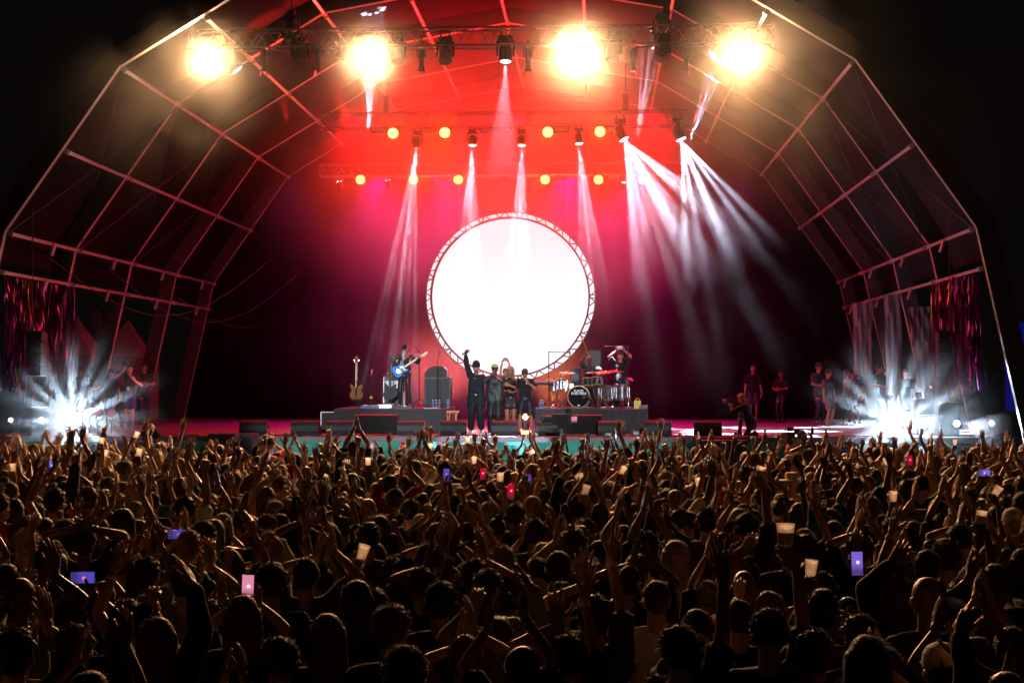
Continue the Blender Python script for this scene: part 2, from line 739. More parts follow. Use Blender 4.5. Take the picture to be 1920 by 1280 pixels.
for i in range(NB):
    a0 = 2 * PI * i / NB
    a1 = 2 * PI * (i + 0.5) / NB
    a2 = 2 * PI * (i + 1) / NB
    P = lambda r, a, y: (r * math.cos(a), y, RS + r * math.sin(a))
    mb.tube(P(ri, a0, -0.14), P(ro, a1, -0.25), 0.019, n=5)
    if i % 2:
        mb.tube(P(ri, a2, -0.36), P(ro, a1, -0.25), 0.019, n=5)
    mb.tube(P(ri, a0, -0.14), P(ri, a1, -0.36), 0.009, n=5)
    if i % 8 == 0:
        for dd in (-0.02, 0.02):
            mb.tube(P(ri, a0 + dd, -0.14), P(ro, a0 + dd, -0.25), 0.014, n=5)
            mb.tube(P(ri, a0 + dd, -0.36), P(ro, a0 + dd, -0.25), 0.014, n=5)
mb.build('ring_truss', mat('ring_tube', (0.12, 0.11, 0.115), 0.6, 0.0, spec=0.2), scr)
for sx in (-1, 1):
    MB().tube((sx * 1.6, -0.15, RS + 1.95), (sx * 1.6, -0.15, 9.4 - (cc.z - RS)), 0.012, n=5).build('hanging_cable', M_alud, scr)

# ---- trusses
def truss_mb(p0, p1, s, bay, rc=0.024, rl=0.011):
    p0, p1 = Vector(p0), Vector(p1)
    d = (p1 - p0)
    L_ = d.length
    d.normalize()
    side = d.cross(Vector((0, 0, 1)))
    if side.length < 0.1:
        side = Vector((1, 0, 0))
    side.normalize()
    up = side.cross(d).normalized()
    mb = MB()
    cs = [(side * a + up * b_) * (s / 2) for a, b_ in ((-1, -1), (1, -1), (1, 1), (-1, 1))]
    for c in cs:
        mb.tube(p0 + c, p1 + c, rc, n=7)
    nb = max(1, round(L_ / bay))
    for i in range(nb):
        a = p0 + d * (L_ * i / nb)
        h = p0 + d * (L_ * (i + 0.5) / nb)
        e = p0 + d * (L_ * (i + 1) / nb)
        for k in range(4):
            c0, c1 = cs[k], cs[(k + 1) % 4]
            mb.tube(a + c0, h + c1, rl, n=5)
            mb.tube(h + c1, e + c0, rl, n=5)
        if i % 5 == 0:
            for k in range(4):
                mb.tube(a + cs[k], a + cs[(k + 1) % 4], rl * 1.2, n=5)
                mb.tube(a + d * 0.06 + cs[k], a + d * 0.06 + cs[(k + 1) % 4], rl * 1.2, n=5)
    for k in range(4):
        mb.tube(p1 + cs[k], p1 + cs[(k + 1) % 4], rl * 1.2, n=5)
    return mb


M_truss = mat('truss_tube', (0.22, 0.21, 0.21), 0.4, 0.6)
TRUSSES = {}
for key, pa, pb, Y, s, lab in (
        ('front', (352, 76), (1450, 67), 38.0, 0.42, 'long dark lighting truss across the tent mouth carrying the warm blinders'),
        ('mid', (600, 226), (1300, 226), 44.0, 0.40, 'lighting truss deep in red smoke with upper row of orange lamps'),
        ('rear', (600, 318), (1300, 318), 50.0, 0.36, 'lighting truss above the round screen with lower row of orange lamps')):
    a, b_ = at(*pa, Y), at(*pb, Y)
    zz = (a.z + b_.z) / 2
    p0, p1 = Vector((a.x, Y, zz)), Vector((b_.x, Y, zz))
    TRUSSES[key] = zz
    e = empty('lighting_truss', (0, Y, zz))
    tag(e, lab, 'truss', 'horizontal lighting trusses above the stage')
    truss_mb(p0 - Vector((0, Y, zz)), p1 - Vector((0, Y, zz)), s, 0.55).build('lattice', M_truss, e)
    for f_ in (0.18, 0.82):
        mb = MB()
        x = p0.x + (p1.x - p0.x) * f_
        top = 12.3 if abs(x) < 5 else 10.9
        mb.tube((x, 0, s / 2), (x, 0, top - zz), 0.012, n=5)
        mb.box((x, 0, s / 2 + 0.28), (0.16, 0.16, 0.42))
        mb.build('chain_hoist', M_black, e)
sl = at(600, 24, 44.0)
s2 = at(636, 110, 46.6)
e = empty('silver_truss', sl)
tag(e, 'bright silver truss slanting down behind the front truss', 'truss')
truss_mb((0, 0, 0), s2 - sl, 0.34, 0.5).build('lattice', M_alu, e)

# ================================================================== LAMPS ON THE RIG
M_fix = mat('fixture_black', (0.03, 0.03, 0.032), 0.38, 0.0, bump=0.03)
M_lensd = mat('dark_lens', (0.05, 0.05, 0.06), 0.12, 0.0)

WARM = (1.0, 0.52, 0.21)
# --- warm blinders on the front truss, facing the audience
def face_rot(direction):
    return Vector(direction).to_track_quat('-Y', 'Z').to_euler()

BL_Y = 37.62
for px, py, k, lab in ((393, 107, 0.75, 'outermost above the glitter curtain by the tent rib'), (697, 107, 0.6, 'second along, beside the silver truss'),
                  (1085, 98, 1.25, 'biggest glare, above the screen side'), (1392, 98, 0.55, 'last one near the truss end')):
    p = at(px, py, BL_Y)
    e = empty('blinder', p)
    tag(e, 'blinding warm lamp under the front truss, ' + lab, 'stage light', 'warm blinders on the front truss')
    tgt = Vector((p.x * 0.6, 10, 1.5))
    dr = (tgt - p).normalized()
    e.rotation_euler = face_rot(dr)
    mb = MB()
    mb.lathe([(0.10, -0.22), (0.17, -0.20), (0.2, -0.02), (0.22, 0.0)], 20, Matrix.Rotation(R(90), 4, 'X'))
    mb.build('housing', M_fix, e)
    MB().lathe([(0.185, 0.0), (0.18, 0.012)], 20, Matrix.Rotation(R(90), 4, 'X')).build('lens', glow('blinder_glow', (1, 0.86, 0.62), 40), e)
    MB().path([(-0.24, 0, 0.0), (-0.24, 0.02, 0.24), (0, 0.03, 0.3), (0.24, 0.02, 0.24), (0.24, 0, 0)], 0.016).build('yoke', M_fix, e)
    lamp('blinder_light', 'SPOT', p + dr * 0.06, BLINDER_W * k, WARM, dr, 100, 0.7, 0.12)
    lamp('blinder_spill', 'SPOT', p + dr * 0.06, 400 * k, (1.0, 0.76, 0.48), dr, 172, 0.3, 0.12)
    pf = MB().ball((0, 0, 0), (2.3 * k ** .5, 1.6, 2.0 * k ** .5), 24).build('smoke', smoke_mat('smoke_puff_%d' % px, 0.023, 0.6, 1.1, (px * 0.01, 2, 1), floor=0.5), smooth=True, loc=p + Vector((0, -0.5, 0)))  # smoke puff added to make the blinder's halo
    tag(pf, kind='stuff')

# --- amber wash lamps
def wash(px, py, Y, lab, k=1.0):
    p = at(px, py, Y)
    e = empty('wash_light', p)
    tag(e, lab, 'stage light', 'amber wash lamps over the stage')
    dr = (Vector((CAM.x * 0.4, 12, 3.5)) - p).normalized()
    e.rotation_euler = face_rot(dr)
    MB().lathe([(0.08, -0.26), (0.145, -0.22), (0.16, 0.0)], 18, Matrix.Rotation(R(90), 4, 'X')).build('housing', M_fix, e)
    MB().lathe([(0.14, 0.0), (0.135, 0.01)], 18, Matrix.Rotation(R(90), 4, 'X')).build('lens', glow('wash_glow', (1.0, 0.6, 0.14), 4), e)
    MB().path([(-0.18, 0, 0.0), (-0.18, 0.02, 0.2), (0, 0.03, 0.25), (0.18, 0.02, 0.2), (0.18, 0, 0)], 0.013).build('yoke', M_fix, e)
    lamp('wash_lamp', 'SPOT', p + dr * 0.05, WASH_W * k, (1.0, 0.1, 0.0), dr, 120, 0.8, 0.1)


UP = ('first', 'second', 'third', 'fourth')
for i, px in enumerate((737, 834, 1027, 1125)):
    wash(px, 250 - i, 43.7, 'glowing amber lamp, %s along the upper row of four' % UP[i])
for i, px in enumerate((676, 775, 859, 1022, 1122, 1205)):
    wash(px, 337, 49.7, 'glowing amber lamp, %s along the lower row of six' % (UP + ('fifth', 'sixth'))[i], 0.7)

# --- moving heads
def mover(p, direction, name='moving_head', s=1.0, lens=None, base=True):
    """moving head hung from a truss; direction = where its lens points"""
    e = empty(name, p)
    d = Vector(direction).normalized()
    q = d.to_track_quat('Z', 'Y')
    yaw = math.atan2(d.x, -d.y) if abs(d.x) + abs(d.y) > 0.05 else 0.0
    Mz = Matrix.Rotation(yaw, 4, 'Z')
    mb = MB()
    mb.bbox((0, 0, 0.33 * s), (0.34 * s, 0.3 * s, 0.12 * s), 0.02)
    mb.tube((-0.1 * s, 0, 0.38 * s), (-0.1 * s, 0, 0.5 * s), 0.02 * s)
    mb.tube((0.1 * s, 0, 0.38 * s), (0.1 * s, 0, 0.5 * s), 0.02 * s)
    mb.build('base', M_fix, e)
    mb = MB()
    for sx in (-1, 1):
        v = Mz @ Vector((sx * 0.19 * s, 0, 0.1 * s))
        mb.bbox(v, (0.05 * s, 0.12 * s, 0.36 * s), 0.015, Mz.to_3x3())
    mb.bbox((0, 0, 0.255 * s), (0.42 * s, 0.14 * s, 0.06 * s), 0.015, Mz.to_3x3())
    mb.build('yoke', M_fix, e)
    mb = MB()
    Mq = q.to_matrix().to_4x4()
    mb.lathe([(0.06 * s, -0.2 * s), (0.13 * s, -0.17 * s), (0.155 * s, -0.05 * s), (0.15 * s, 0.12 * s), (0.165 * s, 0.14 * s), (0.165 * s, 0.2 * s)], 18, Mq)
    h = mb.build('head', M_fix, e, smooth=False)
    MB().lathe([(0.13 * s, 0.2 * s), (0.12 * s, 0.215 * s)], 18, Mq).build('lens', lens or M_lensd, e)
    return e


WB = (0.70, 0.77, 1.0)
G_w = glow('beam_lens', (0.95, 0.97, 1.0), 30)
G_s = glow('soft_lens', (0.8, 0.9, 1.0), 3)

def beam(px, py, Y, px2, py2, ang, W, n=5, label='', s=0.7, Y2=None, col=WB, gb=True, hang=True, phase=0.0, sharp=0.6, r0=0.76):
    p = at(px, py, Y)
    q = at(px2, py2, Y2 if Y2 else Y)
    d = (q - p).normalized()
    if label:
        base_p = p - d * 0.21 * s
        e = mover(base_p, d, s=s, lens=G_w)
        tag(e, label, 'stage light', 'moving heads throwing white beams')
    o = lamp('beam', 'SPOT', p + d * 0.03, W, col, d, ang, 0.25, 0.02)
    if gb:
        spoke_pattern(o, n, phase, r0, 0.97, sharp, centre=True, base=0.005)
    return o


LBL = ('white beam lamp throwing a slanting shaft beside the screen', 'white beam lamp pouring down on the upper edge of the round screen',
       'white beam lamp straight above the centre of the round screen', 'white beam lamp shining down past the far edge of the screen')
beam(781, 275, 43.6, 738, 640, 14.5, BEAM_W * 1.9, 5, LBL[0], Y2=46)
beam(886, 273, 43.6, 872, 640, 14, BEAM_W * 1.6, 5, LBL[1])
beam(978, 273, 43.6, 970, 640, 13.5, BEAM_W * 1.5, 5, LBL[2])
beam(1086, 270, 43.6, 1122, 640, 13.5, BEAM_W * 1.6, 5, LBL[3])
# two big fans on the right
beam(1170, 262, 43.4, 1232, 372, 56, BEAM_W * 0.9, 9, 'bright fan of white light spreading sideways from the truss', 0.95, phase=0.4)
beam(1277, 262, 43.4, 1336, 400, 50, BEAM_W * 1.1, 10, 'brightest white fan at the truss end lighting the smoke', 0.95, phase=1.1)
# up-beams from the rear truss
beam(636, 341, 49.4, 611, 205, 15, BEAM_W * 0.9, 4, 'thin white beam pointing up through the red smoke', 0.6)
beam(727, 339, 49.4, 712, 240, 12, BEAM_W * 0.45, 4, 'faintest thin beam pointing up beside an amber lamp', 0.6)
beam(1170, 343, 49.4, 1172, 268, 9, BEAM_W * 0.5, 3, 'short upward beam under the first white fan', 0.6)
beam(1262, 342, 49.4, 1276, 262, 16, BEAM_W * 0.6, 4, 'short upward beam under the brightest fan', 0.6)
beam(1195, 258, 46, 1226, 60, 15, BEAM_W * 0.8, 3, None, 0.6)
beam(1292, 270, 46, 1365, 60, 15, BEAM_W * 1.3, 3, None, 0.6)

# dark movers and profile spots hanging under the front truss
FT = TRUSSES['front']
fl = [(562, 104, (0.15, -0.4, -0.9), 1), (650, 104, (0.1, -0.2, -1), 1), (745, 102, (0.1, -0.3, -1), 1), (835, 102, (0.05, -0.5, -0.85), 1),
      (948, 100, (0, -0.1, -1), 1), (1150, 98, (-0.1, -0.2, -1), 1), (1243, 98, (-0.35, -0.3, -0.8), 1), (1350, 92, (-0.65, -0.1, -0.7), 1.1), (433, 118, (0.6, 0.15, -0.75), 1.1)]
ORD = ('dark moving head under the front truss where the hoist hangs', 'dark moving head under the front truss between hoist and second blinder', 'dark moving head just past the second blinder',
       'dark moving head fourth along, clear against red smoke', 'dark moving head with a pale beam at mid truss', 'dark moving head just past the biggest blinder', 'dark moving head under the second hoist with glinting rim',
       'dark moving head tilted away beside the last blinder', 'moving head with bright lens edge beside the first blinder')
for (px, py, d, s), lb in zip(fl, ORD):
    p = at(px, py, 38.0)
    e = mover(p, d, s=s, lens=G_s if px in (948, 433, 1350) else M_lensd)
    tag(e, lb, 'stage light', 'moving heads under the front truss')
for px, lb in ((545, 'black moving head standing on the front truss at the first hoist'), (1240, 'black moving head standing on the front truss with a lit red-white lens')):
    p = at(px, 45, 38.0)
    e = mover(Vector((0, 0, 0)), (0, -0.7, -0.4), s=1.0)
    e.location = p
    e.rotation_euler = (0, R(180), 0)
    tag(e, lb, 'stage light', 'moving heads standing on the front truss')
def profile_spot(px, lab, tilt):
    p = at(px, 92, 38.0)
    e = empty('profile_spot', p)
    tag(e, lab, 'stage light', 'slim profile spots under the front truss')
    M = Matrix.Rotation(tilt, 4, 'X') @ Matrix.Rotation(R(180), 4, 'X')
    MB().lathe([(0.06, 0.0), (0.085, 0.03), (0.085, 0.2), (0.055, 0.26), (0.055, 0.42), (0.09, 0.5), (0.09, 0.53)], 14, M).build('barrel', M_fix, e)
    mb = MB().path([(-0.1, 0, -0.2), (-0.1, 0, 0.05), (0, 0, 0.1), (0.1, 0, 0.05), (0.1, 0, -0.2)], 0.012)
    mb.tube((0, 0, 0.08), (0, 0, 0.2), 0.02)
    mb.build('yoke', M_fix, e)
    for sx in (-1, 1):
        MB().box((sx * 0.07, -0.02, -0.56), (0.01, 0.14, 0.16), (0, sx * -0.3, 0)).build('shutter', M_fix, e)
for px, lab, t in ((495, 'slim spot beside the first blinder', 0.1), (597, 'slim spot before the silver truss', -0.15), (790, 'slim spot over the band platform', 0.05),
                   (990, 'slim spot lost in the pale smoke', 0.1), (1187, 'slim spot past the biggest blinder', 0.0), (1286, 'slim spot with bluish lit barrel', 0.12)):
    profile_spot(px, lab, t)

# soft pale beams of three of them
beam(948, 118, 38.0, 944, 230, 20, BEAM_W * 0.5, gb=False, label='')
beam(440, 124, 38.0, 510, 200, 20, BEAM_W * 0.35, gb=False, label='', Y2=39)
beam(562, 118, 38.0, 545, 210, 22, BEAM_W * 0.2, gb=False, label='', Y2=39)
beam(1345, 104, 38.0, 1300, 240, 20, BEAM_W * 0.3, gb=False, label='', Y2=39)

# unlit strobe bars on the mid and rear trusses
M_str = mat('strobe_face', (0.75, 0.7, 0.68), 0.4)
def strobe(px, py, Y, lab):
    p = at(px, py, Y)
    e = empty('strobe_bar', p)
    tag(e, lab, 'stage light', 'strobe bars between the amber lamps')
    MB().bbox((0, 0.06, 0), (0.42, 0.12, 0.17), 0.01).build('housing', M_fix, e)
    MB().box((0, -0.004, 0), (0.36, 0.008, 0.12)).build('face', M_str, e)
    MB().path([(-0.23, 0.06, 0), (-0.23, 0.06, 0.16), (0.23, 0.06, 0.16), (0.23, 0.06, 0)], 0.012).build('yoke', M_fix, e)
for i, px in enumerate((710, 805, 914, 944, 1052, 1152)):
    strobe(px, 243, 44.0, 'pale strobe bar on the upper lamp row, ' + ('beside the first amber lamp', 'between the first two amber lamps', 'at the middle of the pair gap', 'next to its twin at mid row', 'beside the third amber lamp', 'beyond the fourth amber lamp')[i])
for i, px in enumerate((750, 835, 928, 965, 1054, 1150)):
    strobe(px, 331, 50.0, 'pale strobe bar on the lower lamp row, ' + ('beside the second amber lamp', 'before the third amber lamp', 'above the screen top', 'next to its twin above the screen', 'past the fourth amber lamp', 'beyond the fifth amber lamp')[i])

# --- red and magenta washes from behind the trusses (colour of the smoke)
def spotl(name, px, py, Y, px2, py2, Y2, W, col, ang, blend=1.0, rad=0.25):
    p, q = at(px, py, Y), at(px2, py2, Y2)
    return lamp(name, 'SPOT', p, W, col, q - p, ang, blend, rad)

RED = (1.0, 0.0, 0.006)
MAG = (1.0, 0.004, 0.36)
for qx, tx, k, ang in ((650, 790, 0.9, 130), (960, 960, 1.1, 150), (1230, 1130, 0.7, 130)):
    spotl('red_wash', qx, 212, 45.5, tx, 420, 44, RED_W * k, RED, ang)
for qx, k in ((830, 0.3), (1070, 0.3)):
    lamp('red_glow', 'POINT', at(qx, 200, 46.5), RED_W * k, RED, radius=0.35)  # bare point lamps added to soften the cone edges of the washes
for qx in (740, 940, 1130):
    spotl('red_uplight', qx, 205, 46.5, qx, -60, 45, RED_W * 0.22, RED, 110)
for qx, tx in ((700, 740), (840, 830), (1060, 1080), (1190, 1180)):
    spotl('magenta_wash', qx, 320, 51.0, tx, 600, 50, RED_W * 0.55, MAG, 100)
# added point lamps without fixtures, to redden the inner faces of the tent ribs
for x_, y_ in ((-3.4, 39.4), (3.4, 39.4), (0, 45.0)):
    lamp('rib_light', 'POINT', (x_, y_, 9.9), RIB_W, (1.0, 0.1, 0.1), radius=0.4)

# amber uplight behind the performers, and the bare flame-like bulb between the legs
p = at(985, 781, 43.6)
e = empty('floor_light', (p.x, 43.6, SZ))
tag(e, 'small glaring orange floor light seen between the legs of the capped singer', 'stage light')
MB().bbox((0, 0.08, 0.14), (0.2, 0.14, 0.22), 0.02).build('housing', M_fix, e)
MB().lathe([(0.075, 0), (0.07, 0.01)], 16, Matrix.Translation((0, -0.0, p.z - SZ)) @ Matrix.Rotation(R(90), 4, 'X')).build('lens', glow('floor_glow', (1.0, 0.5, 0.12), 25), e)
lamp('floor_lamp_light', 'SPOT', p - Vector((0, 0.06, 0)), 130, (1, 0.35, 0.05), (0, -1, 0.12), 150, 1, 0.05)
lamp('amber_uplight', 'SPOT', (-2.6, 50.5, SZ + 0.3), 4600, (1.0, 0.13, 0.1), (0.2, -0.1, 1), 120, 1, 0.2)
lamp('amber_uplight', 'SPOT', (1.2, 50.5, SZ + 0.3), 4000, (1.0, 0.22, 0.05), (0, -0.1, 1), 100, 1, 0.2)
lamp('brown_uplight', 'SPOT', (-5.2, 55.0, SZ + 0.2), 260, (1.0, 0.36, 0.05), (0.1, 0.5, 0.8), 140, 1, 0.2)
lamp('crowd_red', 'SPOT', (-0.5, 46.9, 4.6), 900, (1.0, 0.12, 0.16), (0, -1, -0.6), 150, 1, 0.3)  # added lamp, stands in for red stage spill on the crowd

# key light on the performers from the front truss
for x in (-3.5, 0.0, 3.4):
    lamp('key_light', 'SPOT', (x, 37.4, FT - 0.5), KEY_W * 0.5, (0.86, 0.94, 1.0), (0.4 * -x * 0.5, 4.4, -7.2), 46, 0.7, 0.08)

# follow spots from the tower behind the camera
for x, tx in ((-5, -3.6), (1.0, -0.6), (7, 2.2)):
    lamp('follow_spot', 'SPOT', (x, -5, 9.5), FOLLOW_W, (0.84, 0.93, 1.0), (tx - x, 46.5, -6.8), 7.6, 0.6, 0.12)

# --- floods at the two ends of the stage, aimed at the crowd
def flood(px, py, Y, W, lab, s=1.0, col=(0.6, 0.82, 1.0), E=60, aim=None, nsp=16, ang=124):
    p = at(px, py, Y)
    e = empty('flood_light', (p.x, Y, p.z))
    tag(e, lab, 'flood light', 'cold floods at the stage ends')
    dr = ((aim or Vector((CAM.x * 0.8 + p.x * 0.2, 8, 2.6))) - p).normalized()
    e.rotation_euler = face_rot(dr)
    Mx = Matrix.Rotation(R(90), 4, 'X')
    MB().lathe([(0.07 * s, -0.22 * s), (0.13 * s, -0.18 * s), (0.15 * s, 0.0)], 18, Mx).build('housing', M_fix, e)
    MB().lathe([(0.13 * s, 0.0), (0.125 * s, 0.01)], 18, Mx).build('lens', glow('flood_glow_%d' % E, (0.75, 0.9, 1.0), E), e)
    mb = MB().path([(-0.17 * s, 0, 0.0), (-0.17 * s, 0.02, -0.2 * s), (0, 0.02, -0.24 * s), (0.17 * s, 0.02, -0.2 * s), (0.17 * s, 0, 0)], 0.013)
    mb.build('yoke', M_fix, e)
    if W:
        o = lamp('flood', 'SPOT', p + dr * 0.05, W, col, dr, ang, 0.35, 0.05)
        if nsp:
            spoke_pattern(o, nsp, 0.7, 0.02, 1.3, 0.45, base=0.12, n2=11, edge=0.02)  # spokes added to imitate a lens starburst; floods carry no such mask
    return e


flood(135, 785, 38.4, FLOOD_W, 'huge cold white glare at the stage end under the glitter curtain', 1.2)
flood(1672, 790, 38.4, FLOOD_W * 1.3, 'biggest cold white glare in front of the crew people', 1.3)
flood(1730, 794, 38.6, FLOOD_W * 0.2, 'smaller cold star light just beside the biggest glare', 0.8, ang=110)
flood(1794, 794, 39.0, FLOOD_W * 0.04, 'dim bluish lamp throwing a beam over the crowd edge', 0.6, E=4, nsp=0, ang=60)
flood(1859, 793, 39.2, 12, 'outermost tiny bluish lamp beside the blue screen', 0.5, E=4, nsp=0, ang=60)
flood(77, 787, 38.8, 60, 'small cold lamp next to the huge glare', 0.5, E=4, nsp=0)
flood(20, 787, 39.0, 40, 'tiny cold lamp below the speaker stack', 0.45, E=3, nsp=0)
o = beam(1800, 796, 38.8, 2000, 835, 24, BEAM_W * 0.03, gb=False, label='', Y2=33.5)
for sx in (-1, 1):
    lamp('purple_wash', 'SPOT', (sx * 7.0, 50.5, 9.2), 260, (0.75, 0.02, 0.4), (-sx * 0.1, -0.25, -1), 120, 1.0, 0.3)  # added lamps without fixtures, tint the dark stage sides purple
# patterned light on the roof: ring of pale dots and red splashes
o = beam(690, 250, 44, 700, 8, 13, BEAM_W * 1.6, gb=False, label='', Y2=43)
spoke_pattern(o, 9, 0.0, 0.55, 0.9, 0.3)
for px in (480, 590):
    spotl('roof_red', px + 60, 230, 42, px, 0, 40, RED_W * 0.9, (1, 0.02, 0.015), 30, 0.6, 0.05)
spotl('roof_red', 1300, 230, 42, 1400, 10, 40, RED_W * 0.7, (1, 0.02, 0.03), 26, 0.6, 0.05)

# ================================================================== PEOPLE: generator
from mathutils import noise as mnoise
_dg = None


def remesh(mb, voxel, smooth=3, ratio=1.0, wrinkle=0.0, wscale=9.0, seed=0):
    """grow one continuous skin over overlapping volumes; returns (verts, faces) as numpy arrays"""
    me = bpy.data.meshes.new("tmp")
    me.from_pydata(mb.v, [], mb.f)
    me.update()
    o = bpy.data.objects.new("tmp", me)
    COL.objects.link(o)
    m = o.modifiers.new("r", 'REMESH')
    m.mode = 'VOXEL'
    m.voxel_size = voxel
    if smooth:
        m = o.modifiers.new("s", 'SMOOTH')
        m.factor = 0.5
        m.iterations = smooth
    if ratio < 1:
        m = o.modifiers.new("d", 'DECIMATE')
        m.ratio = ratio
    dg = bpy.context.evaluated_depsgraph_get()
    ev = o.evaluated_get(dg)
    em = ev.to_mesh()
    n = len(em.vertices)
    co = np.empty(n * 3, 'f')
    em.vertices.foreach_get('co', co)
    co = co.reshape(-1, 3)
    no = np.empty(n * 3, 'f')
    em.vertices.foreach_get('normal', no)
    no = no.reshape(-1, 3)
    em.calc_loop_triangles()
    tr = np.empty(len(em.loop_triangles) * 3, 'i')
    em.loop_triangles.foreach_get('vertices', tr)
    tr = tr.reshape(-1, 3)
    ev.to_mesh_clear()
    bpy.data.objects.remove(o)
    bpy.data.meshes.remove(me)
    if wrinkle:
        off = Vector((seed * 3.1, seed * 1.7, 0))
        d = np.array([mnoise.noise(Vector((p[0], p[1], p[2] * 0.7)) * wscale + off) + 0.5 * mnoise.noise(Vector((p[0], p[1], p[2] * 1.6)) * wscale * 2.3 + off) for p in co])
        co = co + no * (d * wrinkle)[:, None]
    return co, tr


def xf(geo, M):
    co, tr = geo
    A = np.array(M)[:3, :3]
    t = np.array(M)[:3, 3]
    co2 = co @ A.T + t
    if np.linalg.det(A) < 0:
        tr = tr[:, ::-1]
    return co2, tr


def join(geos, mi=None):
    vs, fs, ms = [], [], []
    o = 0
    for k, (co, tr) in enumerate(geos):
        vs.append(co)
        fs.append(tr + o)
        ms.append(np.full(len(tr), mi[k] if mi else 0))
        o += len(co)
    return np.vstack(vs), np.vstack(fs), np.concatenate(ms)


def to_mesh(name, vs, fs, ms, mats, smooth=True):
    me = bpy.data.meshes.new(name)
    me.vertices.add(len(vs))
    me.vertices.foreach_set('co', np.asarray(vs, 'f').ravel())
    me.loops.add(len(fs) * 3)
    me.loops.foreach_set('vertex_index', np.asarray(fs, 'i').ravel())
    me.polygons.add(len(fs))
    me.polygons.foreach_set('loop_start', np.arange(0, len(fs) * 3, 3, dtype='i'))
    for m in mats:
        me.materials.append(m)
    me.polygons.foreach_set('material_index', np.asarray(ms, 'i'))
    me.polygons.foreach_set('use_smooth', np.full(len(fs), smooth))
    me.update(calc_edges=True)
    me.validate()
    return me


def frame(d, n):
    """matrix whose z = d (finger direction), y = palm normal"""
    z = Vector(d).normalized()
    y = (Vector(n) - z * Vector(n).dot(z)).normalized()
    x = y.cross(z)
    return Matrix((x, y, z)).transposed()


def make_hand(kind, seed=0):
    """right hand; z = fingers, y = palm side, thumb on +x... mirrored for the left"""
    rnd = random.Random(seed)
    mb = MB()
    curl = {'open': (0.08, 0.1, 0.1), 'relax': (0.35, 0.5, 0.3), 'clap': (0.12, 0.2, 0.15), 'fist': (1.35, 1.6, 0.9),
            'grip': (0.75, 0.95, 0.6), 'point': (1.3, 1.6, 0.9), 'phone': (0.5, 0.8, 0.5)}[kind]
    spread = {'open': 0.16, 'relax': 0.07, 'clap': 0.11, 'fist': 0.02, 'grip': 0.05, 'point': 0.02, 'phone': 0.06}[kind]
    mb.caps((0, 0, -0.03), (0, 0, 0.005), 0.024, 0.026, 10)
    for k in range(4):
        x0 = (1.5 - k) * 0.0125
        x1 = (1.5 - k) * 0.0215
        mb.caps((x0, 0, 0.0), (x1, 0.0, 0.088 - abs(k - 1) * 0.004), 0.0165, 0.0125, 8)
    lens = (0.074, 0.084, 0.077, 0.061)
    for k in range(4):
        p = Vector(((1.5 - k) * 0.0215, 0, 0.09 - abs(k - 1) * 0.004))
        a = 0.0
        sp = (1.5 - k) * spread + rnd.uniform(-0.02, 0.02)
        c = curl if not (kind == 'point' and k == 0) else (0.05, 0.05, 0.05)
        f = rnd.uniform(0.75, 1.3)
        r = (0.0098, 0.0102, 0.0098, 0.0085)[k]
        for j, (fr, cc_) in enumerate(zip((0.48, 0.3, 0.24), c)):
            a += cc_ * f
            d = Vector((math.sin(sp), math.cos(sp) * math.sin(a), math.cos(sp) * math.cos(a)))
            q = p + d * (lens[k] * fr * 1.05)
            mb.caps(p, q, r * (1 - 0.08 * j), r * (0.93 - 0.08 * j), 8)
            p = q
    # thumb from the side of the palm near its base
    tc = {'open': 0.85, 'relax': 0.55, 'clap': 0.45, 'fist': 0.2, 'grip': 0.5, 'point': 0.25, 'phone': 0.6}[kind]
    p = Vector((0.022, 0.006, 0.018))
    ty = {'fist': 0.7, 'grip': 0.75, 'point': 0.7, 'phone': 0.5}.get(kind, 0.25)
    d = Vector((math.sin(tc), ty, math.cos(tc))).normalized()
    q = p + d * 0.045
    mb.caps(p, q, 0.0165, 0.0125, 8)
    d2 = (d + Vector((-0.45 if ty > 0.4 else -0.15, 0.25, 0.3))).normalized()
    q2 = q + d2 * 0.032
    mb.caps(q, q2, 0.0118, 0.0105, 8)
    mb.caps(q2, q2 + (d2 + Vector((-0.2, 0.1, 0.2))).normalized() * 0.022, 0.0105, 0.0088, 8)
    return mb


HANDS = {}
for k_ in ('open', 'relax', 'clap', 'fist', 'grip', 'point', 'phone'):
    for sd in range(2):
        HANDS[(k_, sd)] = remesh(make_hand(k_, sd), 0.0038, 2, 0.22)


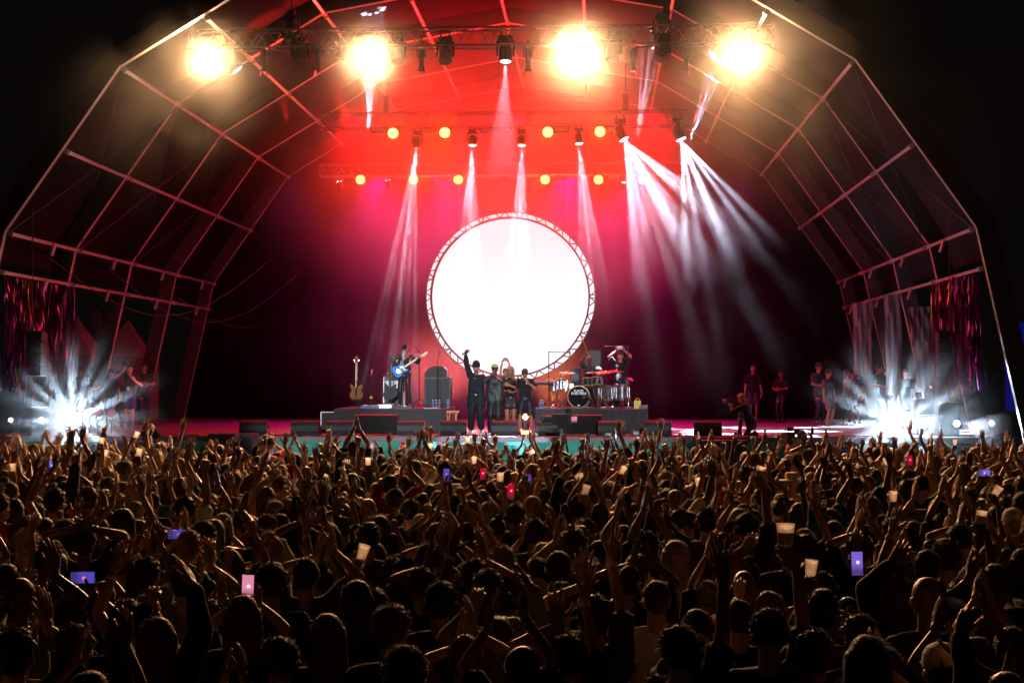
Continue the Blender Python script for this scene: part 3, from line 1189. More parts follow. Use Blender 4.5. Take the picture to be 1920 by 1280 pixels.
def make_head(fem=False):
    """origin at head centre, facing +y"""
    mb = MB()
    w = 0.94 if fem else 1.0
    mb.ball((0, -0.012, 0.028), (0.076 * w, 0.094, 0.092), 20)
    mb.ball((0, 0.012, -0.02), (0.066 * w, 0.078, 0.088), 18)
    mb.ball((0, 0.03, -0.062), (0.046 * w, 0.052, 0.05), 14)       # jaw
    mb.ball((0, 0.066, -0.098), (0.02 * w, 0.02, 0.016), 10)       # chin
    mb.caps((0, 0.088, 0.012), (0, 0.108, -0.028), 0.008, 0.013, 8)  # nose
    for s in (-1, 1):
        mb.ball((s * 0.012, 0.098, -0.032), (0.009, 0.01, 0.008), 8)
        mb.caps((s * 0.012, 0.086, 0.03), (s * 0.045, 0.072, 0.03), 0.0095, 0.008, 8)   # brow
        mb.ball((s * 0.043, 0.066, -0.022), (0.022, 0.02, 0.022), 10)      # cheek
        mb.ball((s * 0.077 * w, -0.008, -0.012), (0.009, 0.02, 0.032), 10, (0, s * 0.25, 0))
        mb.ball((s * 0.08 * w, -0.018, -0.004), (0.008, 0.014, 0.02), 8, (0, s * 0.3, 0.2 * s))
    mb.caps((-0.018, 0.086, -0.062), (0.018, 0.086, -0.062), 0.0075, 0.0075, 8)   # lips
    mb.caps((-0.015, 0.084, -0.073), (0.015, 0.084, -0.073), 0.008, 0.008, 8)
    mb.caps((0, -0.028, -0.07), (0, -0.035, -0.2), 0.054 * (0.85 if fem else 1), 0.058 * (0.85 if fem else 1.05), 14)
    h = remesh(mb, 0.005, 3, 0.4)
    e = MB()
    for s in (-1, 1):
        e.ball((s * 0.03, 0.0765, 0.008), (0.0125, 0.008, 0.0075), 8)
    l = MB()
    l.caps((-0.016, 0.0905, -0.0625), (0.016, 0.0905, -0.0625), 0.0035, 0.0035, 6)
    l.caps((-0.012, 0.089, -0.073), (0.012, 0.089, -0.073), 0.004, 0.004, 6)

    def tri(mbx):
        fs = []
        for f in mbx.f:
            for i in range(1, len(f) - 1):
                fs.append((f[0], f[i], f[i + 1]))
        return np.array(mbx.v), np.array(fs)
    return h, tri(e), tri(l)


def tri_geo(mbx):
    fs = []
    for f in mbx.f:
        for i in range(1, len(f) - 1):
            fs.append((f[0], f[i], f[i + 1]))
    return np.array(mbx.v, dtype='f'), np.array(fs, dtype='i')


HEADM, HEADF = make_head(False), make_head(True)


def ik(a, b, l1, l2, pole):
    a, b, pole = Vector(a), Vector(b), Vector(pole)
    d = b - a
    L = d.length
    mx = (l1 + l2) * 0.995
    if L > mx:
        b = a + d * (mx / L)
        d = b - a
        L = mx
    x = (l1 * l1 - l2 * l2 + L * L) / (2 * L)
    h = math.sqrt(max(0, l1 * l1 - x * x))
    u = d / L
    pv = pole - u * pole.dot(u)
    if pv.length < 1e-4:
        pv = u.orthogonal()
    pv.normalize()
    return a + u * x + pv * h, b


DEF_ARM = dict(w=(0.27, 0.06, 0.82), pole=(0.3, -1, 0), hand='relax', d=(0.1, 0.15, -1), n=(-1, 0, 0))


def human(P):
    """P: pose dict. Returns dict(body=(v,f,m), top=..., legs=..., joints)"""
    fem = P.get('fem', False)
    pel = Vector(P.get('pelvis', (0, 0, 0.95)))
    lean = Vector(P.get('lean', (0, 0, 1))).normalized()
    yaw = P.get('twist', 0.0)
    up = lean
    side = Vector((math.cos(yaw), math.sin(yaw), 0))
    side = (side - up * side.dot(up)).normalized()
    fwd = up.cross(side)
    k = 0.92 if fem else 1.0
    bulk = P.get('bulk', 1.0)
    chest = pel + up * 0.36
    neck = pel + up * 0.53
    sw = 0.172 * k
    sh = {s: neck - up * 0.065 + side * (s * sw) for s in (1, -1)}
    hd = Vector(P.get('headdir', (0, 0, 1))).normalized()
    hyaw = P.get('headyaw', 0.0) + yaw
    hs = Vector((math.cos(hyaw), math.sin(hyaw), 0))
    hs = (hs - hd * hs.dot(hd)).normalized()
    hf = hd.cross(hs)
    head_c = neck + hd * 0.165 + hf * 0.02
    HM = Matrix((hs, hf, hd)).transposed().to_4x4()
    HM.translation = head_c
    arms = {}
    for s, key in ((1, 'R'), (-1, 'L')):
        A = dict(DEF_ARM)
        if s == -1:
            A['w'] = (-0.27, 0.06, 0.82)
            A['pole'] = (-0.3, -1, 0)
            A['n'] = (1, 0, 0)
        A.update(P.get(key, {}))
        w = Vector(A['w']) if A.get('abs') else Vector(A['w'])
        S = Vector(sh[s])
        # shoulder rises with a lifted arm
        if w.z > S.z + 0.1:
            S = S + up * 0.055 - side * (s * 0.02)
        el, w = ik(S, w, 0.285 * k, 0.25 * k, A['pole'])
        arms[s] = (S, el, w, A)
    legs = {}
    for s, key in ((1, 'RL'), (-1, 'LL')):
        Lg = dict(a=(s * 0.1, 0.0, 0.09), pole=(0, 1, 0), toe=(s * 0.25, 1, 0))
        Lg.update(P.get(key, {}))
        hip = pel + side * (s * 0.088) - up * 0.04
        kn, an = ik(hip, Lg['a'], 0.43, 0.43, Lg['pole'])
        legs[s] = (hip, kn, an, Vector(Lg['toe']).normalized())
    # ---- skin
    mb = MB()
    b_ = bulk
    mb.ball(chest, (0.145 * k * b_, 0.1 * b_, 0.17), 14, Matrix((side, fwd, up)).transposed())
    mb.ball(pel + up * 0.08, (0.14 * b_, 0.1 * b_, 0.17), 14, Matrix((side, fwd, up)).transposed())
    mb.caps(neck - up * 0.08, neck + up * 0.02, 0.075 * k, 0.056 * k, 12)
    for s in (1, -1):
        S, el, w, A = arms[s]
        mb.caps(neck - up * 0.03, S, 0.05 * k, 0.052 * k, 12)
        mid = S.lerp(el, 0.45)
        r = P.get('armr', 1.0) * k
        mb.caps(S, mid, 0.052 * r, 0.046 * r, 12)
        mb.caps(mid, el, 0.046 * r, 0.037 * r, 12)
        m2 = el.lerp(w, 0.3)
        mb.caps(el, m2, 0.037 * r, 0.039 * r, 12)
        mb.caps(m2, w, 0.039 * r, 0.025 * r, 12)
        hip, kn, an, toe = legs[s]
        mb.caps(hip, hip.lerp(kn, 0.4), 0.082, 0.075, 12)
        mb.caps(hip.lerp(kn, 0.4), kn, 0.075, 0.052, 12)
        mb.caps(kn, kn.lerp(an, 0.35), 0.05, 0.055, 12)
        mb.caps(kn.lerp(an, 0.35), an, 0.055, 0.036, 12)
        mb.caps(an, an + toe * 0.1 - Vector((0, 0, 0.045)), 0.036, 0.032, 10)
    body = remesh(mb, P.get('vox', 0.0095), 2, P.get('rat', 0.3))
    gs, mi = [body], [0]
    for s in (1, -1):
        S, el, w, A = arms[s]
        fr = frame(A['d'], A['n'])
        sx = 1 if A.get('flip', s) == s else 1
        # thumb side: +x of hand frame for one hand, mirrored for the other
        flipx = A.get('thumb', None)
        if flipx is not None:
            sgn = 1 if Vector(flipx).dot(fr.col[0]) > 0 else -1
        else:
            sgn = 1 if s == -1 else -1
        M = fr.to_4x4() @ Matrix.Diagonal((sgn * 1.04 * k, 1.04 * k, 1.04 * k, 1))
        M.translation = w + fr.col[2] * 0.018
        gs.append(xf(HANDS[(A['hand'], A.get('hs', 0))], M))
        mi.append(0)
    h, e, l = HEADF if fem else HEADM
    for g_, m_ in ((h, 0), (e, 1), (l, 2)):
        gs.append(xf(g_, HM))
        mi.append(m_)
    out = dict(body=join(gs, mi), head=HM, arms=arms, legs=legs, pel=pel, neck=neck, chest=chest, up=up, side=side, fwd=fwd, sh=sh)
    # ---- upper garment
    top = P.get('top', 'tee')
    if top:
        mb = MB()
        q = Matrix((side, fwd, up)).transposed()
        e_ = 0.022 if top in ('tee', 'tank') else 0.035
        mb.ball(chest + up * 0.02, (0.145 * k * b_ + e_ + 0.008, 0.1 * b_ + e_, 0.16), 16, q)
        bot = P.get('hem', -0.06)
        mb.ball(pel + up * 0.12, (0.13 * b_ + e_ + 0.008, 0.1 * b_ + e_, 0.2), 16, q)
        mb.caps(pel + up * 0.14 + side * 0.05, pel + up * (bot + 0.05) + side * 0.06, 0.09 * b_ + e_, 0.085 * b_ + e_, 14)
        mb.caps(pel + up * 0.14 - side * 0.05, pel + up * (bot + 0.05) - side * 0.06, 0.09 * b_ + e_, 0.085 * b_ + e_, 14)
        for s in (1, -1):
            rr = (0.112 if top == 'jacket' else 0.088) * b_
            mb.caps(chest + side * s * 0.075 * k, pel + up * (bot + 0.1) + side * s * (0.105 if top == 'jacket' else 0.075), rr, rr, 12)
        if bot < -0.2:
            mb.caps(pel - side * 0.08, pel + up * (bot + 0.1) - side * 0.11, 0.1 * b_ + e_, 0.1 * b_ + e_, 14)
            mb.caps(pel + side * 0.08, pel + up * (bot + 0.1) + side * 0.11, 0.1 * b_ + e_, 0.1 * b_ + e_, 14)
        mb.caps(neck - up * 0.09, neck - up * (0.028 if top != 'tank' else 0.07), 0.085 * k, 0.066 * k if top != 'tank' else 0.08, 12)
        for s in (1, -1):
            S, el, w, A = arms[s]
            if top == 'tank':
                mb.caps(neck - up * 0.055 + side * s * 0.07, neck - up * 0.12 + side * s * 0.10, 0.036, 0.055, 10)
                continue
            mb.caps(neck - up * 0.045, S, 0.05 * k + 0.012, 0.054 * k + e_ * 0.8, 12)
            if top == 'tee':
                t = S.lerp(el, 0.62)
                mb.caps(S, t, 0.054 * k + e_ * 0.8, 0.050 * k + e_, 12)
                mb.tube(t, t + (el - S).normalized() * 0.03, 0.052 * k + e_, 0.056 * k + e_, 12)
            else:
                mb.caps(S, el, 0.054 * k + e_ * 0.8, 0.044 * k + e_ * 0.7, 12)
                mb.caps(el, el.lerp(w, 0.92), 0.044 * k + e_ * 0.7, 0.036 * k + e_ * 0.4, 12)
        out['top'] = join([remesh(mb, P.get('vox', 0.0095) * 1.15, 2, P.get('rat', 0.3), 0.011 if top != 'jacket' else 0.016, 8, P.get('seed', 0))])
    lg = P.get('legs', 'long')
    mb = MB()
    mb.ball(pel, (0.15 * b_, 0.112 * b_, 0.12), 14, Matrix((side, fwd, up)).transposed())
    for s in (1, -1):
        hip, kn, an, toe = legs[s]
        if lg == 'skirt':
            mb.caps(hip, hip.lerp(kn, 0.45), 0.1, 0.125, 12)
            mb.caps(hip - side * s * 0.05, hip.lerp(kn, 0.45) - side * s * 0.07, 0.1, 0.115, 12)
        elif lg == 'shorts':
            mb.caps(hip, hip.lerp(kn, 0.5), 0.095, 0.095, 12)
            mb.tube(hip.lerp(kn, 0.5), hip.lerp(kn, P.get('cut', 0.95)), 0.098, 0.105, 12)
        else:
            wd = 0.03 if lg == 'wide' else 0.0
            mb.caps(hip, kn, 0.09 + wd * 0.5, 0.062 + wd, 12)
            mb.caps(kn, kn.lerp(an, P.get('cut', 0.96)), 0.062 + wd, 0.052 + wd, 12)
    out['legs_mesh'] = join([remesh(mb, 0.012, 2, 0.25, 0.01, 7, P.get('seed', 0) + 5)])
    pair = []
    for s in (1, -1):
        mb = MB()
        hip, kn, an, toe = legs[s]
        base = Vector((an.x, an.y, an.z - 0.05))
        mb.caps(base - toe * 0.03, base + toe * 0.14, 0.042, 0.036, 10)
        mb.ball(an - Vector((0, 0, 0.02)), (0.044, 0.044, 0.05), 10)
        sd = toe.cross(Vector((0, 0, 1))).normalized()
        mb.box(base + toe * 0.055 - Vector((0, 0, 0.033)), (0.08, 0.25, 0.02), Matrix((sd, toe, Vector((0, 0, 1)))).transposed())
        pair.append(remesh(mb, 0.009, 2, 0.3))
    out['shoes'] = join(pair)
    out['pair'] = [join([g_]) for g_ in pair]
    return out


# ---------------------------------------------------------------- hair
def strands(rnd, n, pfun, w=0.0018):
    """thin tapering slivers; pfun returns list of points"""
    vs, fs = [], []
    for i in range(n):
        pts = pfun()
        o = len(vs)
        m = len(pts)
        for j, p in enumerate(pts):
            t = (pts[min(j + 1, m - 1)] - pts[max(j - 1, 0)])
            sd = t.cross(Vector((rnd.uniform(-1, 1), rnd.uniform(-1, 1), rnd.uniform(-1, 1))))
            if sd.length < 1e-6:
                sd = Vector((1, 0, 0))
            sd.normalize()
            ww = w * (1 - j / (m - 0.4))
            vs += [p + sd * ww, p - sd * ww]
        for j in range(m - 1):
            a = o + 2 * j
            fs += [(a, a + 1, a + 3), (a, a + 3, a + 2)]
    return np.array([tuple(v) for v in vs], dtype='f'), np.array(fs, dtype='i')


def scalp(rnd, zmin=-0.35, r=(0.084, 0.104, 0.106)):
    while True:
        v = Vector((rnd.gauss(0, 1), rnd.gauss(0, 1), rnd.gauss(0, 1))).normalized()
        # hairline: nothing on the face
        if v.z < zmin or (v.y > 0.35 and v.z < 0.45) or (v.y > 0.0 and v.z < 0.1):
            continue
        return v, Vector((v.x * r[0], v.y * r[1] - 0.012, v.z * r[2] + 0.026))


def hair(kind, seed, ns=1400):
    rnd = random.Random(seed)
    mb = MB()
    # cap of hair over the skull
    if kind in ('short', 'crop', 'quiff', 'fade'):
        t = {'short': 0.012, 'crop': 0.004, 'quiff': 0.012, 'fade': 0.006}[kind]
        mb.ball((0, -0.02, 0.04), (0.078 + t, 0.094 + t, 0.087 + t), 18)
        mb.ball((0, -0.05, -0.01), (0.07 + t * 0.8, 0.06 + t, 0.07), 14)
        if kind in ('short', 'quiff'):
            for i in range(26):
                v, p = scalp(rnd, 0.0)
                mb.ball(p * 0.97, (0.026, 0.026, 0.018), 8)
        if kind == 'quiff':
            mb.ball((0, 0.05, 0.12), (0.055, 0.04, 0.03), 10)
            mb.ball((0.01, 0.0, 0.135), (0.05, 0.05, 0.02), 10)
        ln = {'short': 0.026, 'crop': 0.007, 'quiff': 0.03, 'fade': 0.012}[kind]

        def f():
            v, p = scalp(rnd, -0.3, (0.082 + t, 0.1 + t, 0.1 + t))
            d = (v + Vector((rnd.gauss(0, .45), rnd.gauss(0, .45) + 0.2, rnd.gauss(0, .35) + 0.1))).normalized()
            l = ln * rnd.uniform(0.4, 1.5)
            q = p + d * l
            return [p, p.lerp(q, 0.5) + Vector((0, 0, 0.002)), q + Vector((rnd.gauss(0, .004), rnd.gauss(0, .004), -l * 0.25))]
    elif kind == 'curly':
        mb.ball((0, -0.02, 0.045), (0.09, 0.104, 0.1), 18)
        for i in range(150):
            v, p = scalp(rnd, -0.4, (0.088, 0.107, 0.11))
            mb.ball(p, rnd.uniform(0.009, 0.018), 7)

        def f():
            v, p = scalp(rnd, -0.4, (0.09, 0.108, 0.112))
            pts = []
            a = v.orthogonal().normalized()
            b = v.cross(a)
            th = rnd.uniform(0, 6.3)
            l = rnd.uniform(0.01, 0.035)
            for j in range(5):
                tt = j / 4
                an = th + tt * 5
                pts.append(p + v * (l * tt) + (a * math.cos(an) + b * math.sin(an)) * 0.006)
            return pts
        ns = int(ns * 1.3)
    elif kind in ('long', 'wavy'):
        t = 0.012
        mb.ball((0, -0.02, 0.04), (0.078 + t, 0.094 + t, 0.088 + t), 18)
        L_ = 0.36 if kind == 'long' else 0.30
        wv = 0.0 if kind == 'long' else 0.012
        for i in range(15):
            a = -PI * 0.98 + PI * 0.96 * i / 14
            x, y = 0.082 * math.cos(a), 0.092 * math.sin(a) - 0.015
            z1 = -L_ * rnd.uniform(0.75, 1.0) if y < -0.03 else -L_ * rnd.uniform(0.55, 0.8)
            p = Vector((x, y, 0.04))
            mb.caps(p, (x * 1.08, y * 0.95 - 0.012, -0.1), 0.026, 0.024, 8)
            mb.caps((x * 1.08, y * 0.95 - 0.012, -0.1), (x * 1.12 + rnd.gauss(0, .01), y * 0.75 - 0.05, z1), 0.024, 0.011, 8)

        def f():
            if rnd.random() < 0.35:
                v, p = scalp(rnd, 0.2, (0.09, 0.108, 0.112))
                q = p + Vector((v.x * 0.03, v.y * 0.03, 0.004)) + Vector((rnd.gauss(0, .01), rnd.gauss(0, .01), rnd.uniform(0, .012)))
                return [p, p.lerp(q, 0.5) + Vector((0, 0, 0.003)), q]
            a = rnd.uniform(-PI, 0)
            x, y = 0.1 * math.cos(a), 0.108 * math.sin(a) - 0.018
            z0 = rnd.uniform(-0.2, 0.06)
            l = rnd.uniform(0.08, 0.2)
            ph = rnd.uniform(0, 6)
            pts = []
            for j in range(5):
                tt = j / 4
                pts.append(Vector((x * (1 + 0.1 * tt) + wv * math.sin(ph + tt * 6) + rnd.gauss(0, .0015), y * (1 - 0.15 * tt) - 0.015 * tt + wv * math.cos(ph + tt * 6), z0 - l * tt)))
            return pts
    elif kind == 'bun':
        mb.ball((0, -0.02, 0.04), (0.084, 0.1, 0.095), 18)
        mb.ball((0, -0.07, 0.14), (0.042, 0.042, 0.036), 12)
        for i in range(8):
            a = i * 0.785
            mb.ball((0.026 * math.cos(a), -0.07 + 0.026 * math.sin(a), 0.145), (0.02, 0.02, 0.018), 7)

        def f():
            if rnd.random() < 0.3:
                v = Vector((rnd.gauss(0, 1), rnd.gauss(0, 1), abs(rnd.gauss(0, 1)))).normalized()
                p = Vector((0, -0.07, 0.14)) + v * 0.038
                return [p, p + v * 0.012 + Vector((rnd.gauss(0, .008), 0, 0)), p + v * 0.02 + Vector((rnd.gauss(0, .015), 0, 0))]
            v, p = scalp(rnd, -0.3, (0.084, 0.102, 0.1))
            q = p + v * 0.008 + Vector((rnd.gauss(0, .012), rnd.gauss(0, .012), rnd.gauss(0, .01)))
            return [p, p.lerp(q, .5), q]
        ns = int(ns * 0.6)
    elif kind == 'ponytail':
        mb.ball((0, -0.02, 0.04), (0.084, 0.1, 0.095), 18)
        mb.caps((0, -0.1, 0.07), (0, -0.155, 0.06), 0.022, 0.028, 10)
        mb.caps((0, -0.155, 0.06), (0.01, -0.16, -0.12), 0.03, 0.026, 10)
        mb.caps((0.01, -0.16, -0.12), (0.0, -0.14, -0.24), 0.026, 0.008, 10)

        def f():
            if rnd.random() < 0.4:
                z0 = rnd.uniform(-0.15, 0.06)
                a = rnd.uniform(0, 6.3)
                p = Vector((0.028 * math.cos(a), -0.157 + 0.028 * math.sin(a), z0))
                return [p + Vector((rnd.gauss(0, .003), rnd.gauss(0, .003), -0.03 * j)) for j in range(4)]
            v, p = scalp(rnd, -0.3, (0.084, 0.102, 0.1))
            q = p + v * 0.008 + Vector((rnd.gauss(0, .012), rnd.gauss(0, .012), rnd.gauss(0, .01)))
            return [p, p.lerp(q, .5), q]
        ns = int(ns * 0.7)
    mass = remesh(mb, 0.0075, 2, 0.35, 0.004, 45, seed)
    st_ = strands(rnd, ns, f, 0.0013 if kind != 'curly' else 0.0016)
    return join([mass, st_])


HAIRS = {}
M_hair = {
    'dark': mat('hair_black', (0.014, 0.01, 0.008), 0.55, sheen=0.15),
    'brown': mat('hair_brown', (0.05, 0.026, 0.014), 0.55, sheen=0.15),
    'auburn': mat('hair_auburn', (0.12, 0.04, 0.014), 0.55, sheen=0.15),
    'fair': mat('hair_fair', (0.3, 0.18, 0.08), 0.55, sheen=0.15),
    'grey': mat('hair_grey', (0.25, 0.24, 0.23), 0.45, sheen=0.3),
}
for kd, sd in (('short', 1), ('short', 2), ('crop', 3), ('quiff', 4), ('fade', 5), ('curly', 6), ('curly', 7), ('long', 8), ('long', 9), ('wavy', 10), ('bun', 11), ('ponytail', 12)):
    v_, f_, m_ = hair(kd, sd)
    HAIRS.setdefault(kd, []).append(to_mesh('hair_' + kd, v_, f_, m_, [M_hair['dark']], smooth=True))

# caps, hats
def cap_mesh(name, m):
    mb = MB()
    mb.lathe([(0.089, 0.03), (0.092, 0.06), (0.086, 0.1), (0.066, 0.13), (0.03, 0.148), (0.006, 0.152)], 22, Matrix.Translation((0, -0.01, 0)) @ Matrix.Diagonal((1, 1.14, 1, 1)))
    pts = []
    for i in range(13):
        a = PI * (0.12 + 0.76 * i / 12)
        pts.append((0.085 * math.cos(a), 0.07 + 0.125 * math.sin(a)))
    pts += [(-0.07, 0.075), (0, 0.09), (0.07, 0.075)]
    mb.prism(pts, 0.04, 0.047, Matrix.Rotation(R(-6), 4, 'X'))
    mb.ball((0, -0.01, 0.153), (0.009, 0.009, 0.005), 8)
    return mb.mesh(name, [m], smooth=False)


M_skinc = {
    'light': mat('skin_light', (0.42, 0.25, 0.17), 0.48, var=0.12, scale=20),
    'tan': mat('skin_tan', (0.32, 0.17, 0.1), 0.46, var=0.12, scale=20),
    'brown': mat('skin_brown', (0.14, 0.07, 0.042), 0.42, var=0.12, scale=20),
}
M_eye = mat('eye_dark', (0.02, 0.015, 0.012), 0.15, var=0)
M_lip = mat('lip', (0.22, 0.07, 0.06), 0.4, var=0.05)
TOPS = {
    'black': (0.014, 0.014, 0.016), 'charcoal': (0.045, 0.045, 0.05), 'white': (0.62, 0.6, 0.57), 'grey': (0.2, 0.2, 0.2), 'navy': (0.015, 0.022, 0.06),
    'red': (0.3, 0.02, 0.02), 'olive': (0.06, 0.07, 0.03), 'cream': (0.5, 0.44, 0.34), 'maroon': (0.1, 0.012, 0.02), 'teal': (0.02, 0.14, 0.13), 'pink': (0.45, 0.16, 0.18),
}
M_top = {k_: mat('cloth_' + k_, v_, 0.85, var=0.18, scale=14, bump=0.15, bscale=160, sheen=0.1, spec=0.2) for k_, v_ in TOPS.items()}
M_jean = mat('cloth_jeans', (0.04, 0.055, 0.09), 0.85, var=0.2, spec=0.2)
M_shoe = mat('shoe_dark', (0.03, 0.03, 0.03), 0.6)
M_shoew = mat('shoe_white', (0.7, 0.7, 0.68), 0.5)


M_band = mat('wristband', (0.6, 0.55, 0.5), 0.35)


def make_person(H, skin='tan', top='black', legs=None, shoes=None, haircol='dark', hairkind='short', hi=0, split=False):
    """person thing = skin mesh (top-level) + clothing and hair children"""
    me = H.get('_body')
    if me is None:
        me = to_mesh('person', *H['body'], [M_skinc['tan'], M_eye, M_lip])
        H['_body'] = me
        if 'top' in H:
            H['_top'] = to_mesh('top', *H['top'], [M_top['black']])
        H['_legs'] = to_mesh('trousers', *H['legs_mesh'], [M_jean])
        H['_shoes'] = to_mesh('shoes', *H['shoes'], [M_shoe])
    o = bpy.data.objects.new('person', me)
    COL.objects.link(o)
    setm(o, M_skinc[skin])
    if 'top' in H:
        t = bpy.data.objects.new(H.get('topname', 'shirt'), H['_top'])
        COL.objects.link(t)
        t.parent = o
        setm(t, top if not isinstance(top, str) else M_top[top])
    t = bpy.data.objects.new(H.get('legname', 'trousers'), H['_legs'])
    COL.objects.link(t)
    t.parent = o
    setm(t, legs or M_jean)
    if '_band' in H or H.get('band'):
        if '_band' not in H:
            H['_band'] = H['band'].mesh('wristband', [M_band])
        t = bpy.data.objects.new('wristband', H['_band'])
        COL.objects.link(t)
        t.parent = o
    for me_ in ([to_mesh('shoe', *g_, [M_shoe]) for g_ in H['pair']] if split else [H['_shoes']]):
        t = bpy.data.objects.new('shoe' if split else 'shoes', me_)
        COL.objects.link(t)
        t.parent = o
        setm(t, shoes or M_shoe)
    if hairkind and hairkind != 'bald':
        hk = HAIRS[hairkind]
        t = bpy.data.objects.new('hair', hk[hi % len(hk)])
        COL.objects.link(t)
        t.parent = o
        t.matrix_local = H['head'].copy()
        setm(t, M_hair[haircol])
    return o


def setm(o, m):
    o.material_slots[0].link = 'OBJECT'
    o.material_slots[0].material = m

# ================================================================== CROWD
rc = random.Random(77)


def arm_up(s, x, y, z, hand='open', out=0.6, back=0.1, d=None, n=None, **kw):
    """lifted arm of side s (+1 right, -1 left)"""
    A = dict(w=(s * x, y, z), pole=(s * out, -back, -0.25), hand=hand, d=d or (0, 0.12, 1), n=n or (0, 1, 0))
    A.update(kw)
    return A


POSES = []


def pose(name, words_, R_=None, L_=None, **kw):
    P = dict(kw)
    if R_:
        P['R'] = R_
    if L_:
        P['L'] = L_
    P['seed'] = len(POSES)
    POSES.append((name, words_, P))


for i, (z, x, gap, y, out) in enumerate(((1.94, 0.04, 0.035, 0.16, 1), (1.86, 0.0, 0.045, 0.24, 1.3), (1.8, 0.1, 0.06, 0.2, 1.4), (1.9, -0.1, 0.09, 0.14, 1.2), (1.74, 0.02, 0.04, 0.3, 1.5), (1.88, -0.05, 0.14, 0.18, 1.3))):
    tl = 0.25 if i % 2 else 0.1
    pose('clap', 'clapping both hands overhead',
         dict(w=(x + gap, y, z), pole=(out, 0.1, -0.2), hand='clap' if i != 3 else 'open', d=(-0.12, tl, 1), n=(-1, 0.1 * i, 0), hs=i % 2, thumb=(0, -1, 0)),
         dict(w=(x - gap, y + 0.02, z - 0.02 * i), pole=(-out, 0.1, -0.2), hand='clap', d=(0.12, tl, 1), n=(1, 0.1, 0), hs=(i + 1) % 2, thumb=(0, -1, 0)),
         armr=0.92, fem=i % 2 == 1, top='tank' if i in (1, 5) else 'tee', headyaw=(-0.2, 0.15, 0, 0.3, -0.1, 0.1)[i])
for i, (xr, xl, z, hn) in enumerate(((0.34, 0.36, 1.98, 'open'), (0.22, 0.3, 2.04, 'open'), (0.42, 0.3, 1.9, 'relax'))):
    pose('v', 'both arms raised wide', arm_up(1, xr, 0.1, z, hn, 0.8, 0.3, (0.1, 0.1, 1), (0, 1, 0)), arm_up(-1, xl, 0.14, z - 0.04, 'open', 0.8, 0.3, (-0.1, 0.1, 1), (0, 1, 0), hs=1),
         fem=i == 1, top='tee', headyaw=(0.1, -0.2, 0)[i])
pose('one', 'one arm raised with an open hand', arm_up(1, 0.24, 0.12, 2.05, 'open', 0.4, 0.2), top='tee')
pose('one', 'one arm raised with an open hand', None, arm_up(-1, 0.3, 0.18, 2.0, 'relax', 0.5, 0.3), fem=True, top='tank', headyaw=0.3)
pose('fist', 'one fist in the air', arm_up(1, 0.2, 0.15, 2.06, 'fist', 0.4, 0.1), top='tee', headyaw=-0.2)
pose('point', 'pointing one finger up', None, arm_up(-1, 0.16, 0.2, 2.04, 'point', 0.5, 0.1), top='long', headyaw=0.1)
pose('cup', 'holding a cup aloft', arm_up(1, 0.16, 0.2, 1.98, 'grip', 0.7, 0.1, (-0.45, 0.2, 0.85), (-0.3, 0.9, 0)), top='tee')
pose('cup', 'holding a cup aloft', None, arm_up(-1, 0.2, 0.24, 1.86, 'grip', 0.8, 0.1, (0.45, 0.2, 0.85), (0.3, 0.9, 0)), fem=True, top='tank')
pose('phone', 'filming with a lifted phone', dict(w=(0.07, 0.24, 1.82), pole=(1, 0, -0.3), hand='phone', d=(-0.3, 0.1, 1), n=(-0.8, 0.6, 0)),
     dict(w=(-0.07, 0.24, 1.82), pole=(-1, 0, -0.3), hand='phone', d=(0.3, 0.1, 1), n=(0.8, 0.6, 0)), top='tee')
pose('phone', 'filming with a lifted phone', dict(w=(0.14, 0.25, 1.9), pole=(1, 0, -0.3), hand='phone', d=(-0.3, 0.1, 1), n=(-0.6, 0.8, 0)), fem=True, top='tank')
for i, (z, x, y) in enumerate(((1.45, 0.0, 0.34), (1.58, 0.05, 0.32), (1.66, -0.05, 0.3))):
    pose('low', 'clapping in front of the face', dict(w=(x + 0.05, y, z), pole=(1, -0.1, -0.8), hand='clap', d=(-0.1, 0.4, 1), n=(-1, 0, 0), thumb=(0, -1, 0.3)),
         dict(w=(x - 0.05, y, z), pole=(-1, -0.1, -0.8), hand='clap', d=(0.1, 0.4, 1), n=(1, 0, 0), hs=1, thumb=(0, -1, 0.3)), fem=i == 1, top=('tee', 'tank', 'tee')[i], headyaw=(0.2, 0, -0.3)[i])
pose('down', 'arms down watching', top='tee')
pose('down', 'arms down watching', top='tee', fem=True, headyaw=0.35)
pose('down', 'arms down watching', top='tank', fem=True, headyaw=-0.3)
pose('down', 'arms down watching', top='long', headyaw=-0.15)
pose('head', 'hands joined behind the head', dict(w=(0.07, -0.08, 1.78), pole=(1, 0.2, 0.3), hand='relax', d=(-0.8, -0.2, 0.3), n=(0, 1, 0)),
     dict(w=(-0.07, -0.08, 1.78), pole=(-1, 0.2, 0.3), hand='relax', d=(0.8, -0.2, 0.3), n=(0, 1, 0)), top='tee')
rp = random.Random(3)
def rand_arm(s, up):
    if up == 'up':
        hn = rp.choice(['open', 'relax', 'open', 'clap', 'fist'])
        x = rp.uniform(-0.02, 0.36)
        return dict(w=(s * x, rp.uniform(0.0, 0.32), rp.uniform(1.66, 2.03)), pole=(s * rp.uniform(0.4, 1.6), rp.uniform(-0.4, 0.4), rp.uniform(-0.7, 0.1)), hand=hn, hs=rp.randrange(2),
                    d=(s * rp.uniform(-0.7, 0.3), rp.uniform(-0.2, 0.6), 1), n=(s * rp.uniform(-1, 0.2), rp.uniform(0.1, 1), 0))
    if up == 'mid':
        return dict(w=(s * rp.uniform(0.0, 0.25), rp.uniform(0.25, 0.4), rp.uniform(1.35, 1.6)), pole=(s, -0.2, -1), hand=rp.choice(['relax', 'clap', 'fist']), d=(s * rp.uniform(-0.8, 0.1), 0.4, 1), n=(-s, 0.2, 0))
    return {}
